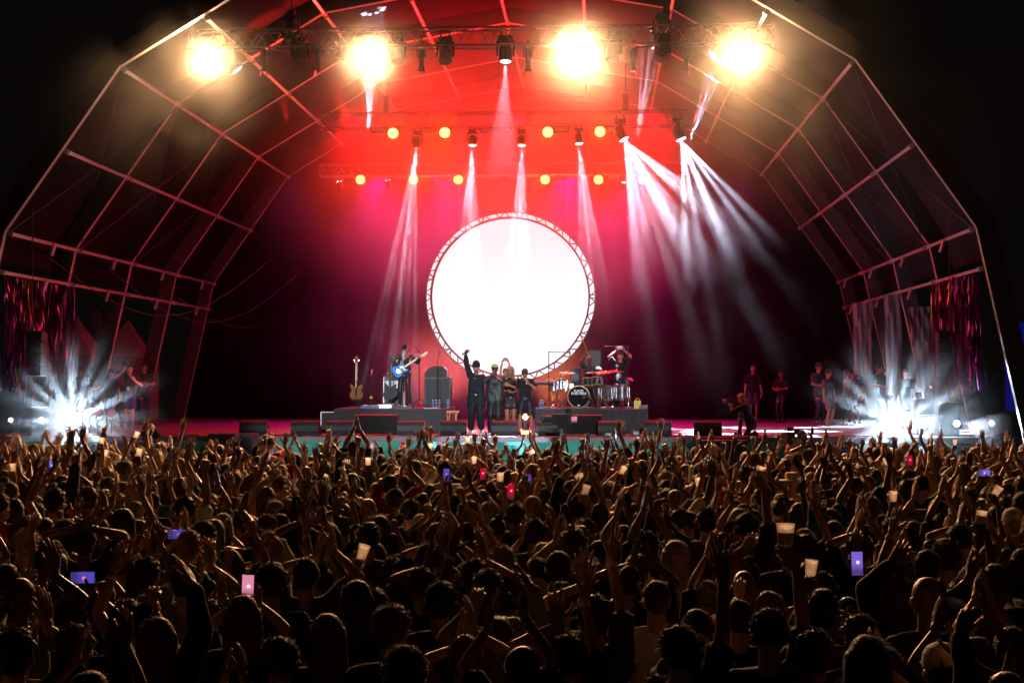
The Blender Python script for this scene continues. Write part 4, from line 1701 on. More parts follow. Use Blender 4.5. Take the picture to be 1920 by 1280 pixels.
for i in range(12):
    a, b = rp.choice([('up', 'up'), ('up', 'up'), ('up', 'mid'), ('mid', 'up'), ('up', 'down'), ('down', 'up')])
    pose('mixed', 'arms raised unevenly', rand_arm(1, a), rand_arm(-1, b), fem=i % 2 == 0, armr=rp.uniform(0.85, 1.08), top=rp.choice(['tee', 'tee', 'tank', 'long']), headyaw=rp.uniform(-0.4, 0.4), bulk=rp.uniform(0.95, 1.15), band=i % 3 != 0)
POSE_H = [human(dict(P)) for _, _, P in POSES]
for (nm, w_, P), H in zip(POSES, POSE_H):
    if P.get('band'):
        S, el, w, A = H['arms'][1 if P['R'].get('w', (0, 0, 0))[2] > 1.5 else -1]
        u = (w - el).normalized()
        H['band'] = MB().tube(w - u * 0.045, w - u * 0.02, 0.034, 0.033, 14)
BY = {}
for i, (nm, w_, P) in enumerate(POSES):
    BY.setdefault(nm, []).append(i)

# heads read off the photograph: (px, py, hair, haircolour, pose or None, top or None)
HEADS = [
    (94, 1130, 'short', 'dark', 'down', 'charcoal'), (90, 1062, 'crop', 'dark', 'down', None), (86, 1002, 'long', 'brown', None, None), (52, 1030, 'short', 'fair', 'down', None),
    (160, 1025, 'short', 'dark', 'head', None), (276, 1085, 'short', 'dark', 'down', 'black'), (305, 1025, 'long', 'brown', None, None), (262, 1004, 'long', 'dark', 'down', None),
    (384, 1010, 'curly', 'dark', 'down', None), (392, 965, 'short', 'brown', 'clap', None), (495, 1029, 'bun', 'brown', 'down', 'black'), (581, 1021, 'fade', 'dark', 'down', 'cream'),
    (585, 957, 'short', 'dark', 'down', 'black'), (604, 927, 'short', 'brown', 'down', 'cream'), (619, 1010, 'wavy', 'dark', 'down', None), (574, 1085, 'fade', 'dark', 'clap', None),
    (502, 995, 'curly', 'auburn', 'down', None), (334, 969, 'crop', 'grey', 'down', None), (255, 965, 'crop', 'grey', 'down', None), (240, 1179, 'short', 'brown', 'low', None),
    (390, 1164, 'short', 'dark', 'clap', None), (457, 1164, 'wavy', 'auburn', 'clap', None), (615, 1197, 'wavy', 'brown', 'clap', None), (525, 1250, 'curly', 'dark', 'one', None),
    (142, 1231, 'short', 'brown', 'clap', None), (15, 1100, 'long', 'brown', 'one', None), (349, 1100, 'short', 'dark', 'clap', None), (559, 1111, 'short', 'dark', 'low', None),
    (966, 969, 'short', 'brown', 'down', None), (861, 950, 'wavy', 'dark', 'clap', None), (902, 942, 'quiff', 'dark', 'down', 'black'), (769, 961, 'short', 'dark', 'down', 'black'),
    (741, 939, 'short', 'brown', 'down', 'black'), (713, 995, 'long', 'brown', 'down', None), (691, 1014, 'quiff', 'brown', 'down', 'charcoal'), (738, 1025, 'fade', 'dark', 'down', None),
    (790, 991, 'cap', 'dark', 'down', 'grey'), (820, 1010, 'long', 'auburn', 'clap', None), (805, 1055, 'curly', 'brown', 'clap', None), (737, 1077, 'short', 'brown', 'down', None),
    (790, 1100, 'short', 'dark', 'clap', None), (756, 1119, 'long', 'auburn', 'down', None), (670, 1130, 'long', 'dark', 'down', None), (827, 1134, 'short', 'dark', 'down', 'black'),
    (914, 1107, 'short', 'brown', 'down', 'black'), (964, 1122, 'short', 'dark', 'down', None), (889, 1085, 'short', 'brown', 'clap', None), (902, 1040, 'ponytail', 'dark', 'clap', None),
    (1002, 1002, 'short', 'brown', 'clap', None), (1019, 1047, 'long', 'fair', 'clap', None), (1086, 1021, 'quiff', 'auburn', 'down', 'olive'), (1124, 1044, 'long', 'dark', 'down', None),
    (1127, 969, 'crop', 'dark', 'down', None), (1212, 1025, 'short', 'dark', 'clap', None), (1180, 1092, 'crop', 'dark', 'clap', None), (1191, 965, 'crop', 'dark', 'down', None),
    (1266, 1044, 'long', 'grey', 'down', 'charcoal'), (1274, 980, 'curly', 'dark', 'down', None), (1193, 1070, 'wavy', 'brown', 'down', None), (1052, 1134, 'curly', 'dark', 'down', 'charcoal'),
    (1114, 1160, 'short', 'dark', 'down', 'charcoal'), (734, 1186, 'short', 'auburn', 'down', 'black'), (872, 1235, 'fade', 'auburn', 'clap', None), (932, 1201, 'long', 'brown', 'down', None),
    (1067, 1235, 'short', 'dark', 'down', 'black'), (1109, 1209, 'quiff', 'brown', 'low', None), (760, 1269, 'curly', 'auburn', 'down', None), (1274, 1220, 'short', 'dark', 'one', None),
    (1454, 871, 'fade', 'dark', 'down', 'red'), (1394, 965, 'crop', 'dark', 'down', 'pink'), (1325, 980, 'short', 'dark', 'clap', None), (1445, 995, 'short', 'dark', 'down', 'black'),
    (1374, 1002, 'cap', 'fair', 'down', 'white'), (1353, 1021, 'wavy', 'auburn', 'down', None), (1389, 1044, 'short', 'brown', 'down', None), (1509, 1032, 'long', 'dark', 'down', None),
    (1394, 1100, 'bald', 'dark', 'down', 'maroon'), (1325, 1115, 'crop', 'grey', 'clap', None), (1385, 1158, 'crop', 'dark', 'low', 'navy'), (1539, 1149, 'quiff', 'dark', 'down', 'maroon'),
    (1539, 1107, 'short', 'brown', 'down', None), (1649, 1156, 'curly', 'brown', 'down', None), (1689, 1122, 'wavy', 'auburn', 'down', None), (1730, 1134, 'short', 'auburn', 'down', None),
    (1737, 1062, 'crop', 'dark', 'down', 'charcoal'), (1610, 1029, 'short', 'brown', None, None), (1672, 995, 'short', 'dark', 'clap', None), (1766, 984, 'short', 'brown', 'clap', None),
    (1796, 1014, 'curly', 'brown', 'clap', None), (1861, 1096, 'quiff', 'brown', 'low', None), (1899, 980, 'cap', 'grey', 'down', 'grey'), (1816, 935, 'short', 'brown', 'down', None),
    (1869, 969, 'curly', 'dark', 'down', None), (1587, 942, 'curly', 'grey', 'down', None), (1557, 976, 'long', 'brown', 'one', None), (1497, 965, 'long', 'brown', 'down', 'cream'),
    (1302, 1235, 'short', 'dark', 'down', 'black'), (1306, 1179, 'fade', 'dark', 'low', None), (1527, 1226, 'short', 'dark', 'down', 'olive'), (1764, 1254, 'cap', 'dark', 'down', 'black'),
    (1831, 1232, 'wavy', 'brown', 'clap', None), (1895, 1212, 'long', 'dark', 'down', 'black'), (1674, 1092, 'wavy', 'dark', 'one', None), (1801, 1111, 'short', 'dark', 'clap', None),
    (1484, 903, 'straw', 'dark', 'down', 'cream'), (1625, 1240, 'long', 'dark', 'low', None), (980, 1262, 'ponytail', 'brown', 'clap', None), (30, 1240, 'short', 'dark', 'clap', None),
]
# things held up: (px, py of the thing's centre, height px, kind, lean)
CUPS = [(1473, 1042, 60, 0), (1518, 1092, 30, 0.1), (1836, 993, 36, 0.15), (1675, 947, 20, 0), (1859, 935, 22, 0.6), (1311, 918, 22, -0.1), (1420, 903, 30, 0.25), (673, 1058, 34, 0.3),
        (190, 837, 17, 0.1), (252, 825, 17, 0.4), (258, 862, 22, 0.2), (196, 860, 12, 0.2), (690, 878, 18, 0), (889, 874, 14, 0), (938, 910, 14, 0), (1163, 893, 14, 0.4), (1093, 935, 26, 0.3), (1073, 898, 12, 1.2),
        (1665, 878, 16, -0.2), (1790, 838, 14, 0), (24, 890, 18, 0), (648, 880, 14, 0.2), (877, 835, 10, 0), (988, 853, 10, 1.0), (805, 847, 15, 0.2), (1744, 826, 12, 0.1)]
PHONES = [(465, 1101, 40, 0, 'pink'), (155, 1082, 18, 1, 'stage'), (333, 1001, 12, 1, 'stage'), (1607, 1056, 34, 0, 'violet'), (905, 888, 18, 0, 'red'), (958, 921, 18, 0, 'red'),
          (504, 854, 14, 0, 'pink'), (837, 890, 14, 0, 'stage'), (755, 836, 10, 0, 'red'), (826, 836, 9, 0, 'pink'), (1845, 886, 12, 1, 'violet'), (97, 873, 14, 0, 'violet'), (1706, 863, 13, 0, 'red'), (697, 838, 10, 0, 'pink'), (990, 900, 12, 0, 'stage')]

SKINS = ['light', 'tan', 'tan', 'light', 'brown']
placed = []
GRID = {}


def ok_place(x, y, r):
    gx, gy = int(x // 1), int(y // 1)
    for a in (-1, 0, 1):
        for b in (-1, 0, 1):
            for (u, v) in GRID.get((gx + a, gy + b), ()):
                if (u - x) ** 2 + ((v - y) * 1.0) ** 2 < r * r:
                    return False
    return True


def put(x, y, **kw):
    GRID.setdefault((int(x // 1), int(y // 1)), []).append((x, y))
    kw.update(x=x, y=y)
    placed.append(kw)


HC = 1.642   # head centre over the feet at scale 1 (pelvis .95 + .53 + .165)
# holders first: the hand has to reach the thing
for i, (px, py, h, ln) in enumerate(CUPS):
    size = 0.165 if h > 50 else 0.135
    Y = max(6.9, min(30.3, size * F_PX / h))
    if Y > 14:
        Y = min(30.3, max(Y, 14.0))
    pi = BY['cup'][i % 2]
    H = POSE_H[pi]
    s = 1 if i % 2 == 0 else -1
    S, el, w, A = H['arms'][s]
    fr = frame(A['d'], A['n'])
    g_ = w + fr.col[2] * 0.085 + fr.col[1] * 0.045
    q = at(px, py, Y)
    # adjust depth so that the hand is at the height a raised arm reaches
    sc = q.z / g_.z
    if not 0.86 <= sc <= 1.14:
        tgt = 0.88 if sc < 0.86 else 1.12
        zt = g_.z * tgt
        dz = (CAM.z - zt)
        k_ = (py - 709) / F_PX
        if k_ > 0.002:
            Y = dz / k_
            Y = max(6.5, min(30.4, Y))
            q = at(px, py, Y)
            sc = max(0.84, min(1.16, q.z / g_.z))
    put(q.x - g_.x * sc, Y - g_.y * sc, pose=pi, sc=sc, rot=0.0, thing=('cup', i, size, ln, g_.copy()), hair=rc.choice(['short', 'long', 'curly', 'fade', 'wavy']),
        hc=rc.choice(['dark', 'brown', 'dark', 'auburn']), top=rc.choice(['black', 'charcoal', 'navy', 'white']))
for i, (px, py, h, land, kind) in enumerate(PHONES):
    size = 0.15 if not land else 0.075
    Y = max(7.2, min(30.3, size * F_PX / h))
    pi = BY['phone'][0 if land else i % 2]
    H = POSE_H[pi]
    if pi == BY['phone'][0]:
        g_ = Vector((0, 0.29, 1.93))
    else:
        S, el, w, A = H['arms'][1]
        fr = frame(A['d'], A['n'])
        g_ = w + fr.col[2] * 0.1 + fr.col[1] * 0.03
    g_.y -= 0.07
    q = at(px, py, Y)
    sc = q.z / g_.z
    if not 0.86 <= sc <= 1.14:
        tgt = 0.88 if sc < 0.86 else 1.12
        k_ = (py - 709) / F_PX
        if k_ > 0.002:
            Y = max(6.5, min(30.4, (CAM.z - g_.z * tgt) / k_))
            q = at(px, py, Y)
            sc = max(0.84, min(1.16, q.z / g_.z))
    put(q.x - g_.x * sc, Y - g_.y * sc, pose=pi, sc=sc, rot=0.0, thing=('phone', i, 0.15, land, g_.copy(), kind), hair=rc.choice(['short', 'long', 'curly', 'ponytail', 'wavy']),
        hc=rc.choice(['dark', 'brown', 'dark', 'auburn']), top=rc.choice(['black', 'charcoal', 'navy', 'olive']))
for (px, py, hr, hc, ps, tp) in HEADS:
    sc = rc.uniform(0.92, 1.0)
    Y = (CAM.z - HC * sc) * F_PX / (py - 709)
    q = at(px, py, Y)
    if not ok_place(q.x, Y, 0.3):
        sc *= 0.94
        Y = (CAM.z - HC * sc) * F_PX / (py - 709)
        q = at(px, py, Y)
    ps = ps or rc.choice(['clap', 'mixed', 'low', 'mixed'])
    if ps == 'down' and rc.random() < 0.3 and hr != 'straw':
        ps = 'mixed'
    fem = hr in ('long', 'wavy', 'bun', 'ponytail')
    cand = [j for j in BY[ps] if bool(POSES[j][2].get('fem')) == fem] or BY[ps]
    put(q.x, Y - 0.02, pose=rc.choice(cand), sc=sc, rot=rc.uniform(-0.15, 0.15), hair=hr, hc=hc, top=tp or rc.choice(['black', 'black', 'charcoal', 'navy', 'grey', 'olive', 'black', 'maroon']))
# fill: jittered rows up to the barrier
YMAX = 28.8
y = 7.15
row = 0
while y < YMAX:
    dy = 0.46 if y < 15 else 0.52
    xl = at(-90, 800, y).x - 0.3
    xr = at(2010, 800, y).x + 0.3
    x = xl + rc.uniform(0, 0.5)
    while x < xr:
        xx, yy = x + rc.uniform(-0.14, 0.14), y + rc.uniform(-0.2, 0.2)
        if yy > 5.9 and ok_place(xx, yy, 0.4 if y > 10 else 0.38):
            r_ = rc.random()
            far = y > 13
            if far:
                ps = 'clap' if r_ < 0.24 else 'mixed' if r_ < 0.6 else 'v' if r_ < 0.66 else 'one' if r_ < 0.7 else 'fist' if r_ < 0.72 else 'low' if r_ < 0.8 else 'point' if r_ < 0.82 else 'down'
            else:
                ps = 'clap' if r_ < 0.2 else 'mixed' if r_ < 0.56 else 'v' if r_ < 0.58 else 'one' if r_ < 0.6 else 'low' if r_ < 0.7 else 'down'
            pi = rc.choice(BY[ps])
            fem = bool(POSES[pi][2].get('fem'))
            hr = rc.choice(['long', 'wavy', 'bun', 'ponytail', 'long', 'wavy', 'bun']) if fem else rc.choice(['short', 'short', 'crop', 'quiff', 'fade', 'curly', 'short', 'bald' if rc.random() < 0.4 else 'crop', 'cap' if rc.random() < 0.3 else 'short'])
            put(xx, yy, pose=pi, sc=rc.gauss(0.965 if y < 22 else 0.95, 0.045) * (0.95 if fem else 1.0), rot=rc.gauss(0, 0.18), hair=hr, hc=rc.choice(['dark', 'dark', 'brown', 'brown', 'auburn', 'fair', 'dark', 'grey' if rc.random() < 0.3 else 'brown']),
                top=rc.choice(['black', 'black', 'black', 'charcoal', 'charcoal', 'navy', 'grey', 'white', 'olive', 'maroon', 'cream', 'red', 'teal']))
        x += 0.5 if y > 10 else 0.5
    y += dy
    row += 1

KEEP = []
for p in placed:
    if 'thing' in p:
        i = p['thing'][1]
        h = CUPS[i][2] if p['thing'][0] == 'cup' else PHONES[i][2]
        px, py = (CUPS[i][:2] if p['thing'][0] == 'cup' else PHONES[i][:2])
        if h >= 16:
            KEEP.append((px, py, h * 0.35, h * 0.55, p['y']))
    elif p['hair'] == 'straw':
        px, py = to_px((p['x'], p['y'], HC * p['sc']))
        if p['y'] < 26:
            KEEP.append((px, py, 14, 10, p['y']))
DOWN = {True: BY['down'][1], False: BY['down'][0]}
kept = []
for p in placed:
    drop = False
    if 'thing' not in p:
        hx, hy = to_px((p['x'], p['y'], HC * p['sc']))
        r_ = 0.13 * F_PX / p['y']
        for (kx, ky, kw, kh, kY) in KEEP:
            if p['y'] >= kY - 0.15:
                continue
            dx = abs(hx - kx)
            if dx < r_ + kw and hy - r_ < ky + kh * 0.6:
                drop = True
            elif dx < 0.2 * F_PX / p['y'] + kw and to_px((p['x'], p['y'], 2.1 * p['sc']))[1] < ky + kh and POSES[p['pose']][0] not in ('down', 'low'):
                p['pose'] = DOWN[p['hair'] in ('long', 'wavy', 'bun', 'ponytail')]
    if not drop:
        kept.append(p)
print('dropped for sight lines', len(placed) - len(kept))
placed = kept
placed.sort(key=lambda d: d['y'])
COLS = [(120, 'below the outermost small cold lamp'), (220, 'below the huge white glare'), (380, 'below the pit cameraman'), (560, 'below the outermost floor wedges'), (690, 'below the two electric guitars on stands'),
        (810, 'below the bearded guitarist'), (930, 'below the singer with raised arm'), (1020, 'below the singer in shorts'), (1130, 'below the drum kit'), (1240, 'below the drum platform end'),
        (1370, 'below the empty dark deck'), (1520, 'below the kneeling blonde camerawoman'), (1620, 'below the waiting crew'), (1760, 'below the biggest cold glare'), (9999, 'under the blue screen side')]
def locate(p):
    px, py = to_px((p['x'], p['y'], HC * p['sc']))
    band = 'at the very bottom' if py > 1190 else 'low in the crowd' if py > 1090 else 'mid crowd' if py > 1010 else 'upper crowd' if py > 950 else 'far rows'
    col = next(t for lim, t in COLS if px < lim)
    return band + ' ' + col, px, py


HW = {'short': 'short haired', 'crop': 'close cropped', 'quiff': 'thick haired', 'fade': 'faded haircut', 'curly': 'curly', 'long': 'long haired', 'wavy': 'wavy haired', 'bun': 'hair bun', 'ponytail': 'ponytailed'}
M_straw = mat('straw', (0.5, 0.4, 0.24), 0.8, bump=0.4, bscale=90)
CAPM = {c: cap_mesh('cap', M_top[c]) for c in ('white', 'black', 'grey')}
hb = MB()
hb.lathe([(0.155, 0.035), (0.17, 0.03), (0.165, 0.04), (0.1, 0.05), (0.094, 0.055), (0.088, 0.12), (0.075, 0.14), (0.03, 0.135)], 24, Matrix.Diagonal((1, 1.15, 1, 1)))
STRAW = hb.mesh('hat', [M_straw])
N_IND = 258
people = []
stuff = []
M_cup = bpy.data.materials.new('cup_plastic')
M_cup.use_nodes = True
nt = M_cup.node_tree
b = nt.nodes["Principled BSDF"]
b.inputs["Base Color"].default_value = (0.85, 0.83, 0.8, 1)
b.inputs["Roughness"].default_value = 0.35
tl = nt.nodes.new("ShaderNodeBsdfTranslucent")
tl.inputs[0].default_value = (0.97, 0.96, 0.94, 1)
mxs = nt.nodes.new("ShaderNodeMixShader")
mxs.inputs[0].default_value = 0.8
nt.links.new(b.outputs[0], mxs.inputs[1])
nt.links.new(tl.outputs[0], mxs.inputs[2])
tr_ = nt.nodes.new("ShaderNodeBsdfTransparent")
mx2 = nt.nodes.new("ShaderNodeMixShader")
mx2.inputs[0].default_value = 0.3
nt.links.new(mxs.outputs[0], mx2.inputs[1])
nt.links.new(tr_.outputs[0], mx2.inputs[2])
nt.links.new(mx2.outputs[0], nt.nodes["Material Output"].inputs[0])
M_beer = mat('beer', (0.7, 0.42, 0.1), 0.3, var=0)
M_phone = mat('phone_case', (0.02, 0.02, 0.022), 0.3)


def cup_thing(name='plastic_cup'):
    e = MB().lathe([(0.026, 0), (0.0285, 0.03), (0.039, 0.135), (0.0405, 0.136), (0.0405, 0.133)], 20, top=False).mesh('cup', [M_cup], True)
    return e


CUPMESH = cup_thing()
PRNT = MB().lathe([(0.0325, 0.05), (0.0368, 0.1), (0.0372, 0.1), (0.033, 0.05)], 20).mesh('beer', [M_beer])


def screen_mat(kind):
    nm = 'phone_screen_' + kind
    if nm in MATS:
        return MATS[nm]
    m = bpy.data.materials.new(nm)
    m.use_nodes = True
    nt = m.node_tree
    b = nt.nodes["Principled BSDF"]
    b.inputs["Base Color"].default_value = (0.02, 0.02, 0.02, 1)
    b.inputs["Roughness"].default_value = 0.1
    tc = nt.nodes.new("ShaderNodeTexCoord")
    cols = {'pink': ((0.75, 0.25, 0.38), (1, 0.8, 0.86)), 'red': ((0.55, 0.0, 0.02), (1, 0.45, 0.45)), 'stage': ((0.08, 0.06, 0.45), (0.9, 0.2, 0.3)), 'violet': ((0.2, 0.12, 0.6), (0.8, 0.75, 1.0))}[kind]
    N, L = nt.nodes.new, nt.links.new
    sp = N("ShaderNodeSeparateXYZ")
    L(tc.outputs["Object"], sp.inputs[0])
    cb = N("ShaderNodeCombineXYZ")
    L(sp.outputs[0], cb.inputs[0])
    L(sp.outputs[2], cb.inputs[2])
    ds = N("ShaderNodeVectorMath")
    ds.operation = 'DISTANCE'
    ds.inputs[1].default_value = (0.004, 0, 0.008)
    L(cb.outputs[0], ds.inputs[0])
    c1 = N("ShaderNodeMapRange")      # the bright disc in the little picture
    c1.inputs["From Min"].default_value = 0.014
    c1.inputs["From Max"].default_value = 0.009
    L(ds.outputs["Value"], c1.inputs["Value"])
    c2 = N("ShaderNodeMapRange")      # dark crowd along the bottom
    c2.inputs["From Min"].default_value = -0.045
    c2.inputs["From Max"].default_value = -0.005
    L(sp.outputs[2], c2.inputs["Value"])
    no = N("ShaderNodeTexNoise")
    no.inputs["Scale"].default_value = 120
    L(tc.outputs["Object"], no.inputs["Vector"])
    m0 = N("ShaderNodeMix")
    m0.data_type = 'RGBA'
    m0.inputs[6].default_value = (0.03, 0.015, 0.03, 1)
    m0.inputs[7].default_value = (*cols[0], 1)
    mm = N("ShaderNodeMath")
    mm.operation = 'MULTIPLY_ADD'
    mm.inputs[1].default_value = 0.6
    L(no.outputs["Fac"], mm.inputs[0])
    mm2 = N("ShaderNodeMath")
    mm2.operation = 'MULTIPLY'
    mm2.inputs[1].default_value = 0.7
    L(c2.outputs[0], mm2.inputs[0])
    L(mm2.outputs[0], mm.inputs[2])
    L(mm.outputs[0], m0.inputs[0])
    m1 = N("ShaderNodeMix")
    m1.data_type = 'RGBA'
    m1.inputs[7].default_value = (*cols[1], 1)
    L(m0.outputs[2], m1.inputs[6])
    L(c1.outputs[0], m1.inputs[0])
    L(m1.outputs[2], b.inputs["Emission Color"])
    b.inputs["Emission Strength"].default_value = 1.0
    MATS[nm] = m
    return m


PH_BODY = MB().bbox((0, 0, 0), (0.074, 0.009, 0.152), 0.004).mesh('phone', [M_phone])
PH_SCR = MB().box((0, -0.0052, 0), (0.068, 0.001, 0.144)).mesh('screen', [M_phone])
PH_LENS = MB().lathe([(0.008, 0), (0.007, 0.002)], 10, Matrix.Translation((0.02, 0.0045, 0.055)) @ Matrix.Rotation(R(-90), 4, 'X')).mesh('camera_lens', [M_phone])


def link(o, parent=None):
    COL.objects.link(o)
    o.parent = parent
    return o


used_lab = {}
for idx, p in enumerate(placed):
    H = POSE_H[p['pose']]
    if idx >= N_IND and 'thing' not in p and p['hair'] != 'straw' and p['top'] != 'red':
        stuff.append(p)
        continue
    hr = p['hair']
    skin = rc.choice(SKINS)
    o = make_person(H, skin, p['top'], None, None, p['hc'], hr if hr in HAIRS else ('crop' if hr in ('cap',) else None), idx)
    o.location = (p['x'], p['y'], 0)
    o.rotation_euler = (0, 0, p['rot'])
    o.scale = (p['sc'],) * 3
    if hr == 'cap':
        c_ = link(bpy.data.objects.new('cap', CAPM[('white', 'black', 'grey')[idx % 3]]), o)
        c_.matrix_local = H['head'].copy()
    if hr == 'straw':
        c_ = link(bpy.data.objects.new('hat', STRAW), o)
        c_.matrix_local = H['head'].copy()
    loc, px, py = locate(p)
    pw = POSES[p['pose']][1]
    if hr == 'cap':
        hw = 'person in ' + ('white', 'black', 'grey')[idx % 3] + ' cap'
    elif hr == 'straw':
        hw = 'person in a pale straw hat'
    elif hr == 'bald':
        hw = 'bald person'
    else:
        hw = ('person with ' + {'dark': 'dark', 'brown': 'brown', 'auburn': 'reddish', 'fair': 'fair', 'grey': 'grey'}[p['hc']] + ' ' +
              {'short': 'short hair', 'crop': 'cropped hair', 'quiff': 'thick hair', 'fade': 'faded haircut', 'curly': 'curls', 'long': 'long hair', 'wavy': 'wavy hair', 'bun': 'hair bun', 'ponytail': 'ponytail'}[hr])
    pw2 = {'clap': 'clapping overhead', 'v': 'both arms up', 'one': 'one open hand up', 'fist': 'fist up', 'point': 'pointing up', 'cup': 'lifting a cup', 'phone': 'filming', 'low': 'clapping low', 'mixed': 'arms up unevenly', 'down': '', 'head': 'hands behind head'}[POSES[p['pose']][0]]
    lab = ' '.join((hw + ', ' + p['top'] + ' top, ' + (pw2 + ', ' if pw2 else '') + loc).split())
    w_ = lab.split()
    if len(w_) > 16:
        lab = lab.replace('person with ', '', 1).replace('person in ', '', 1)
        lab = ' '.join(lab.split()[:16])
    tag(o, lab, 'person', 'people in the crowd')
    people.append(o)
    # the thing held
    th = p.get('thing')
    if th:
        M = Matrix.Translation(o.location) @ Matrix.Scale(p['sc'], 4)
        g_ = M @ th[4]
        if th[0] == 'cup':
            k = th[2] / 0.136
            c_ = link(bpy.data.objects.new('plastic_cup', CUPMESH))
            c_.scale = (k,) * 3
            Rm = Euler((0, th[3], 0)).to_matrix()
            c_.rotation_euler = (0, th[3], 0)
            c_.location = g_ - Rm @ Vector((0, 0, 0.0))
            if th[1] in (0, 6, 2):
                link(bpy.data.objects.new('drink', PRNT), c_)
            tag(c_, ('tall ' if k > 1.1 else '') + 'pale plastic cup lifted ' + ('upright' if abs(th[3]) < 0.15 else 'tilted' if abs(th[3]) < 0.7 else 'lying over') + ', ' + loc, 'cup', 'plastic cups held up in the crowd')
        else:
            e = link(bpy.data.objects.new('mobile_phone', PH_BODY))
            s_ = link(bpy.data.objects.new('screen', PH_SCR), e)
            setm(s_, screen_mat(th[5]))
            link(bpy.data.objects.new('camera_lens', PH_LENS), e)
            e.rotation_euler = (R(-8), R(90) if th[3] else 0.0, 0)
            e.location = g_
            tag(e, 'phone held ' + ('sideways' if th[3] else 'upright') + ', ' + {'pink': 'pale pink', 'red': 'red', 'stage': 'dark blue red', 'violet': 'violet'}[th[5]] + ' screen, ' + ' '.join(loc.split()[:9]), 'phone', 'phones filming in the crowd')

# the far rows as one mass
def low(geo, ratio):
    me = to_mesh('t', geo[0], geo[1], geo[2], [])
    o = bpy.data.objects.new('t', me)
    COL.objects.link(o)
    m = o.modifiers.new('d', 'DECIMATE')
    m.ratio = ratio
    dg = bpy.context.evaluated_depsgraph_get()
    ev = o.evaluated_get(dg)
    em = ev.to_mesh()
    co = np.empty(len(em.vertices) * 3, 'f')
    em.vertices.foreach_get('co', co)
    em.calc_loop_triangles()
    tr = np.empty(len(em.loop_triangles) * 3, 'i')
    em.loop_triangles.foreach_get('vertices', tr)
    ev.to_mesh_clear()
    bpy.data.objects.remove(o)
    bpy.data.meshes.remove(me)
    return co.reshape(-1, 3), tr.reshape(-1, 3)


def mesh_geo(me):
    co = np.empty(len(me.vertices) * 3, 'f')
    me.vertices.foreach_get('co', co)
    tr = np.empty(len(me.polygons) * 3, 'i')
    me.polygons.foreach_get('vertices', tr)
    return co.reshape(-1, 3), tr.reshape(-1, 3), np.zeros(len(tr) // 3, 'i')


LOWB = {}
HL = {}
vs, fs, ms = [], [], []
off = 0
cmats = [M_skinc['light'], M_skinc['tan'], M_skinc['brown']] + [M_top[k_] for k_ in TOPS] + [M_hair[k_] for k_ in M_hair]
ti = {k_: 3 + i for i, k_ in enumerate(TOPS)}
hi_ = {k_: 3 + len(TOPS) + i for i, k_ in enumerate(M_hair)}
for p in stuff:
    pi = p['pose']
    if pi not in LOWB:
        H = POSE_H[pi]
        bd_ = low(H['body'], 0.35)
        tp_ = low(H['top'], 0.4)
        # keep only what stands above the knees
        LOWB[pi] = (bd_, tp_)
    hr = p['hair'] if p['hair'] in HAIRS else 'crop'
    if hr not in HL:
        HL[hr] = low(mesh_geo(HAIRS[hr][0]), 0.5)
    c, s_ = math.cos(p['rot']), math.sin(p['rot'])
    A = np.array(((c, -s_, 0), (s_, c, 0), (0, 0, 1))) * p['sc']
    t = np.array((p['x'], p['y'], 0))
    hm = np.array(POSE_H[pi]['head'])
    hg = HL[hr]
    for (co, tr), m_ in ((LOWB[pi][0], rc.choice((0, 1, 1, 2))), (LOWB[pi][1], ti[p['top']]), ((hg[0] @ hm[:3, :3].T + hm[:3, 3], hg[1]), hi_[p['hc']])):
        vs.append(co @ A.T + t)
        fs.append(tr + off)
        ms.append(np.full(len(tr), m_))
        off += len(co)
cm = to_mesh('crowd', np.vstack(vs), np.vstack(fs), np.concatenate(ms), cmats)
co_ = bpy.data.objects.new('crowd', cm)
COL.objects.link(co_)
tag(co_, 'the far mass of people with raised arms before the stage', None, kind='stuff')
print('CROWD individuals', len(people), 'mass', len(stuff), 'tris', len(cm.polygons))

# ================================================================== ON THE STAGE
M_chrome = mat('chrome', (0.75, 0.76, 0.78), 0.18, 1.0, var=0.05)
M_gaff = mat('wedge_grille', (0.018, 0.02, 0.022), 0.55, var=0.3, scale=90, bump=0.25, bscale=300)
M_wood = mat('guitar_wood', (0.36, 0.13, 0.05), 0.6, var=0.3, scale=18, spec=0.2)
M_cloth_g = mat('riser_cloth', (0.055, 0.055, 0.06), 0.85, var=0.2, bump=0.6, bscale=5, spec=0.2)
M_maple = mat('maple_neck', (0.5, 0.3, 0.13), 0.35)
M_blue = mat('guitar_blue', (0.02, 0.28, 0.75), 0.55, var=0.05, spec=0.25)
M_white = mat('white_plastic', (0.75, 0.75, 0.75), 0.35, var=0.04)
M_bronze = mat('cymbal_bronze', (0.72, 0.52, 0.24), 0.25, 1.0)
M_shell = mat('drum_shell', (0.3, 0.3, 0.32), 0.2, 0.7)
M_skinw = mat('drum_skin', (0.012, 0.012, 0.014), 0.8, spec=0.1)
M_hoop = mat('maple_hoop', (0.5, 0.3, 0.12), 0.3)
M_teal = mat('teal_scrim', (0.05, 0.42, 0.34), 0.7, var=0.3, scale=3, bump=0.5, bscale=5)
M_yel = mat('yellow_plastic', (0.8, 0.65, 0.03), 0.4)
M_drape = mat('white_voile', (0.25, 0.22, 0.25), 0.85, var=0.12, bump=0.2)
M_orange_w = mat('ply_wood', (0.55, 0.3, 0.12), 0.5, var=0.25)


def fl(px, Y, z=SZ):
    """point on the deck (or at height z) under photo column px at depth Y"""
    p = at(px, 700, Y)
    return Vector((p.x, Y, z))


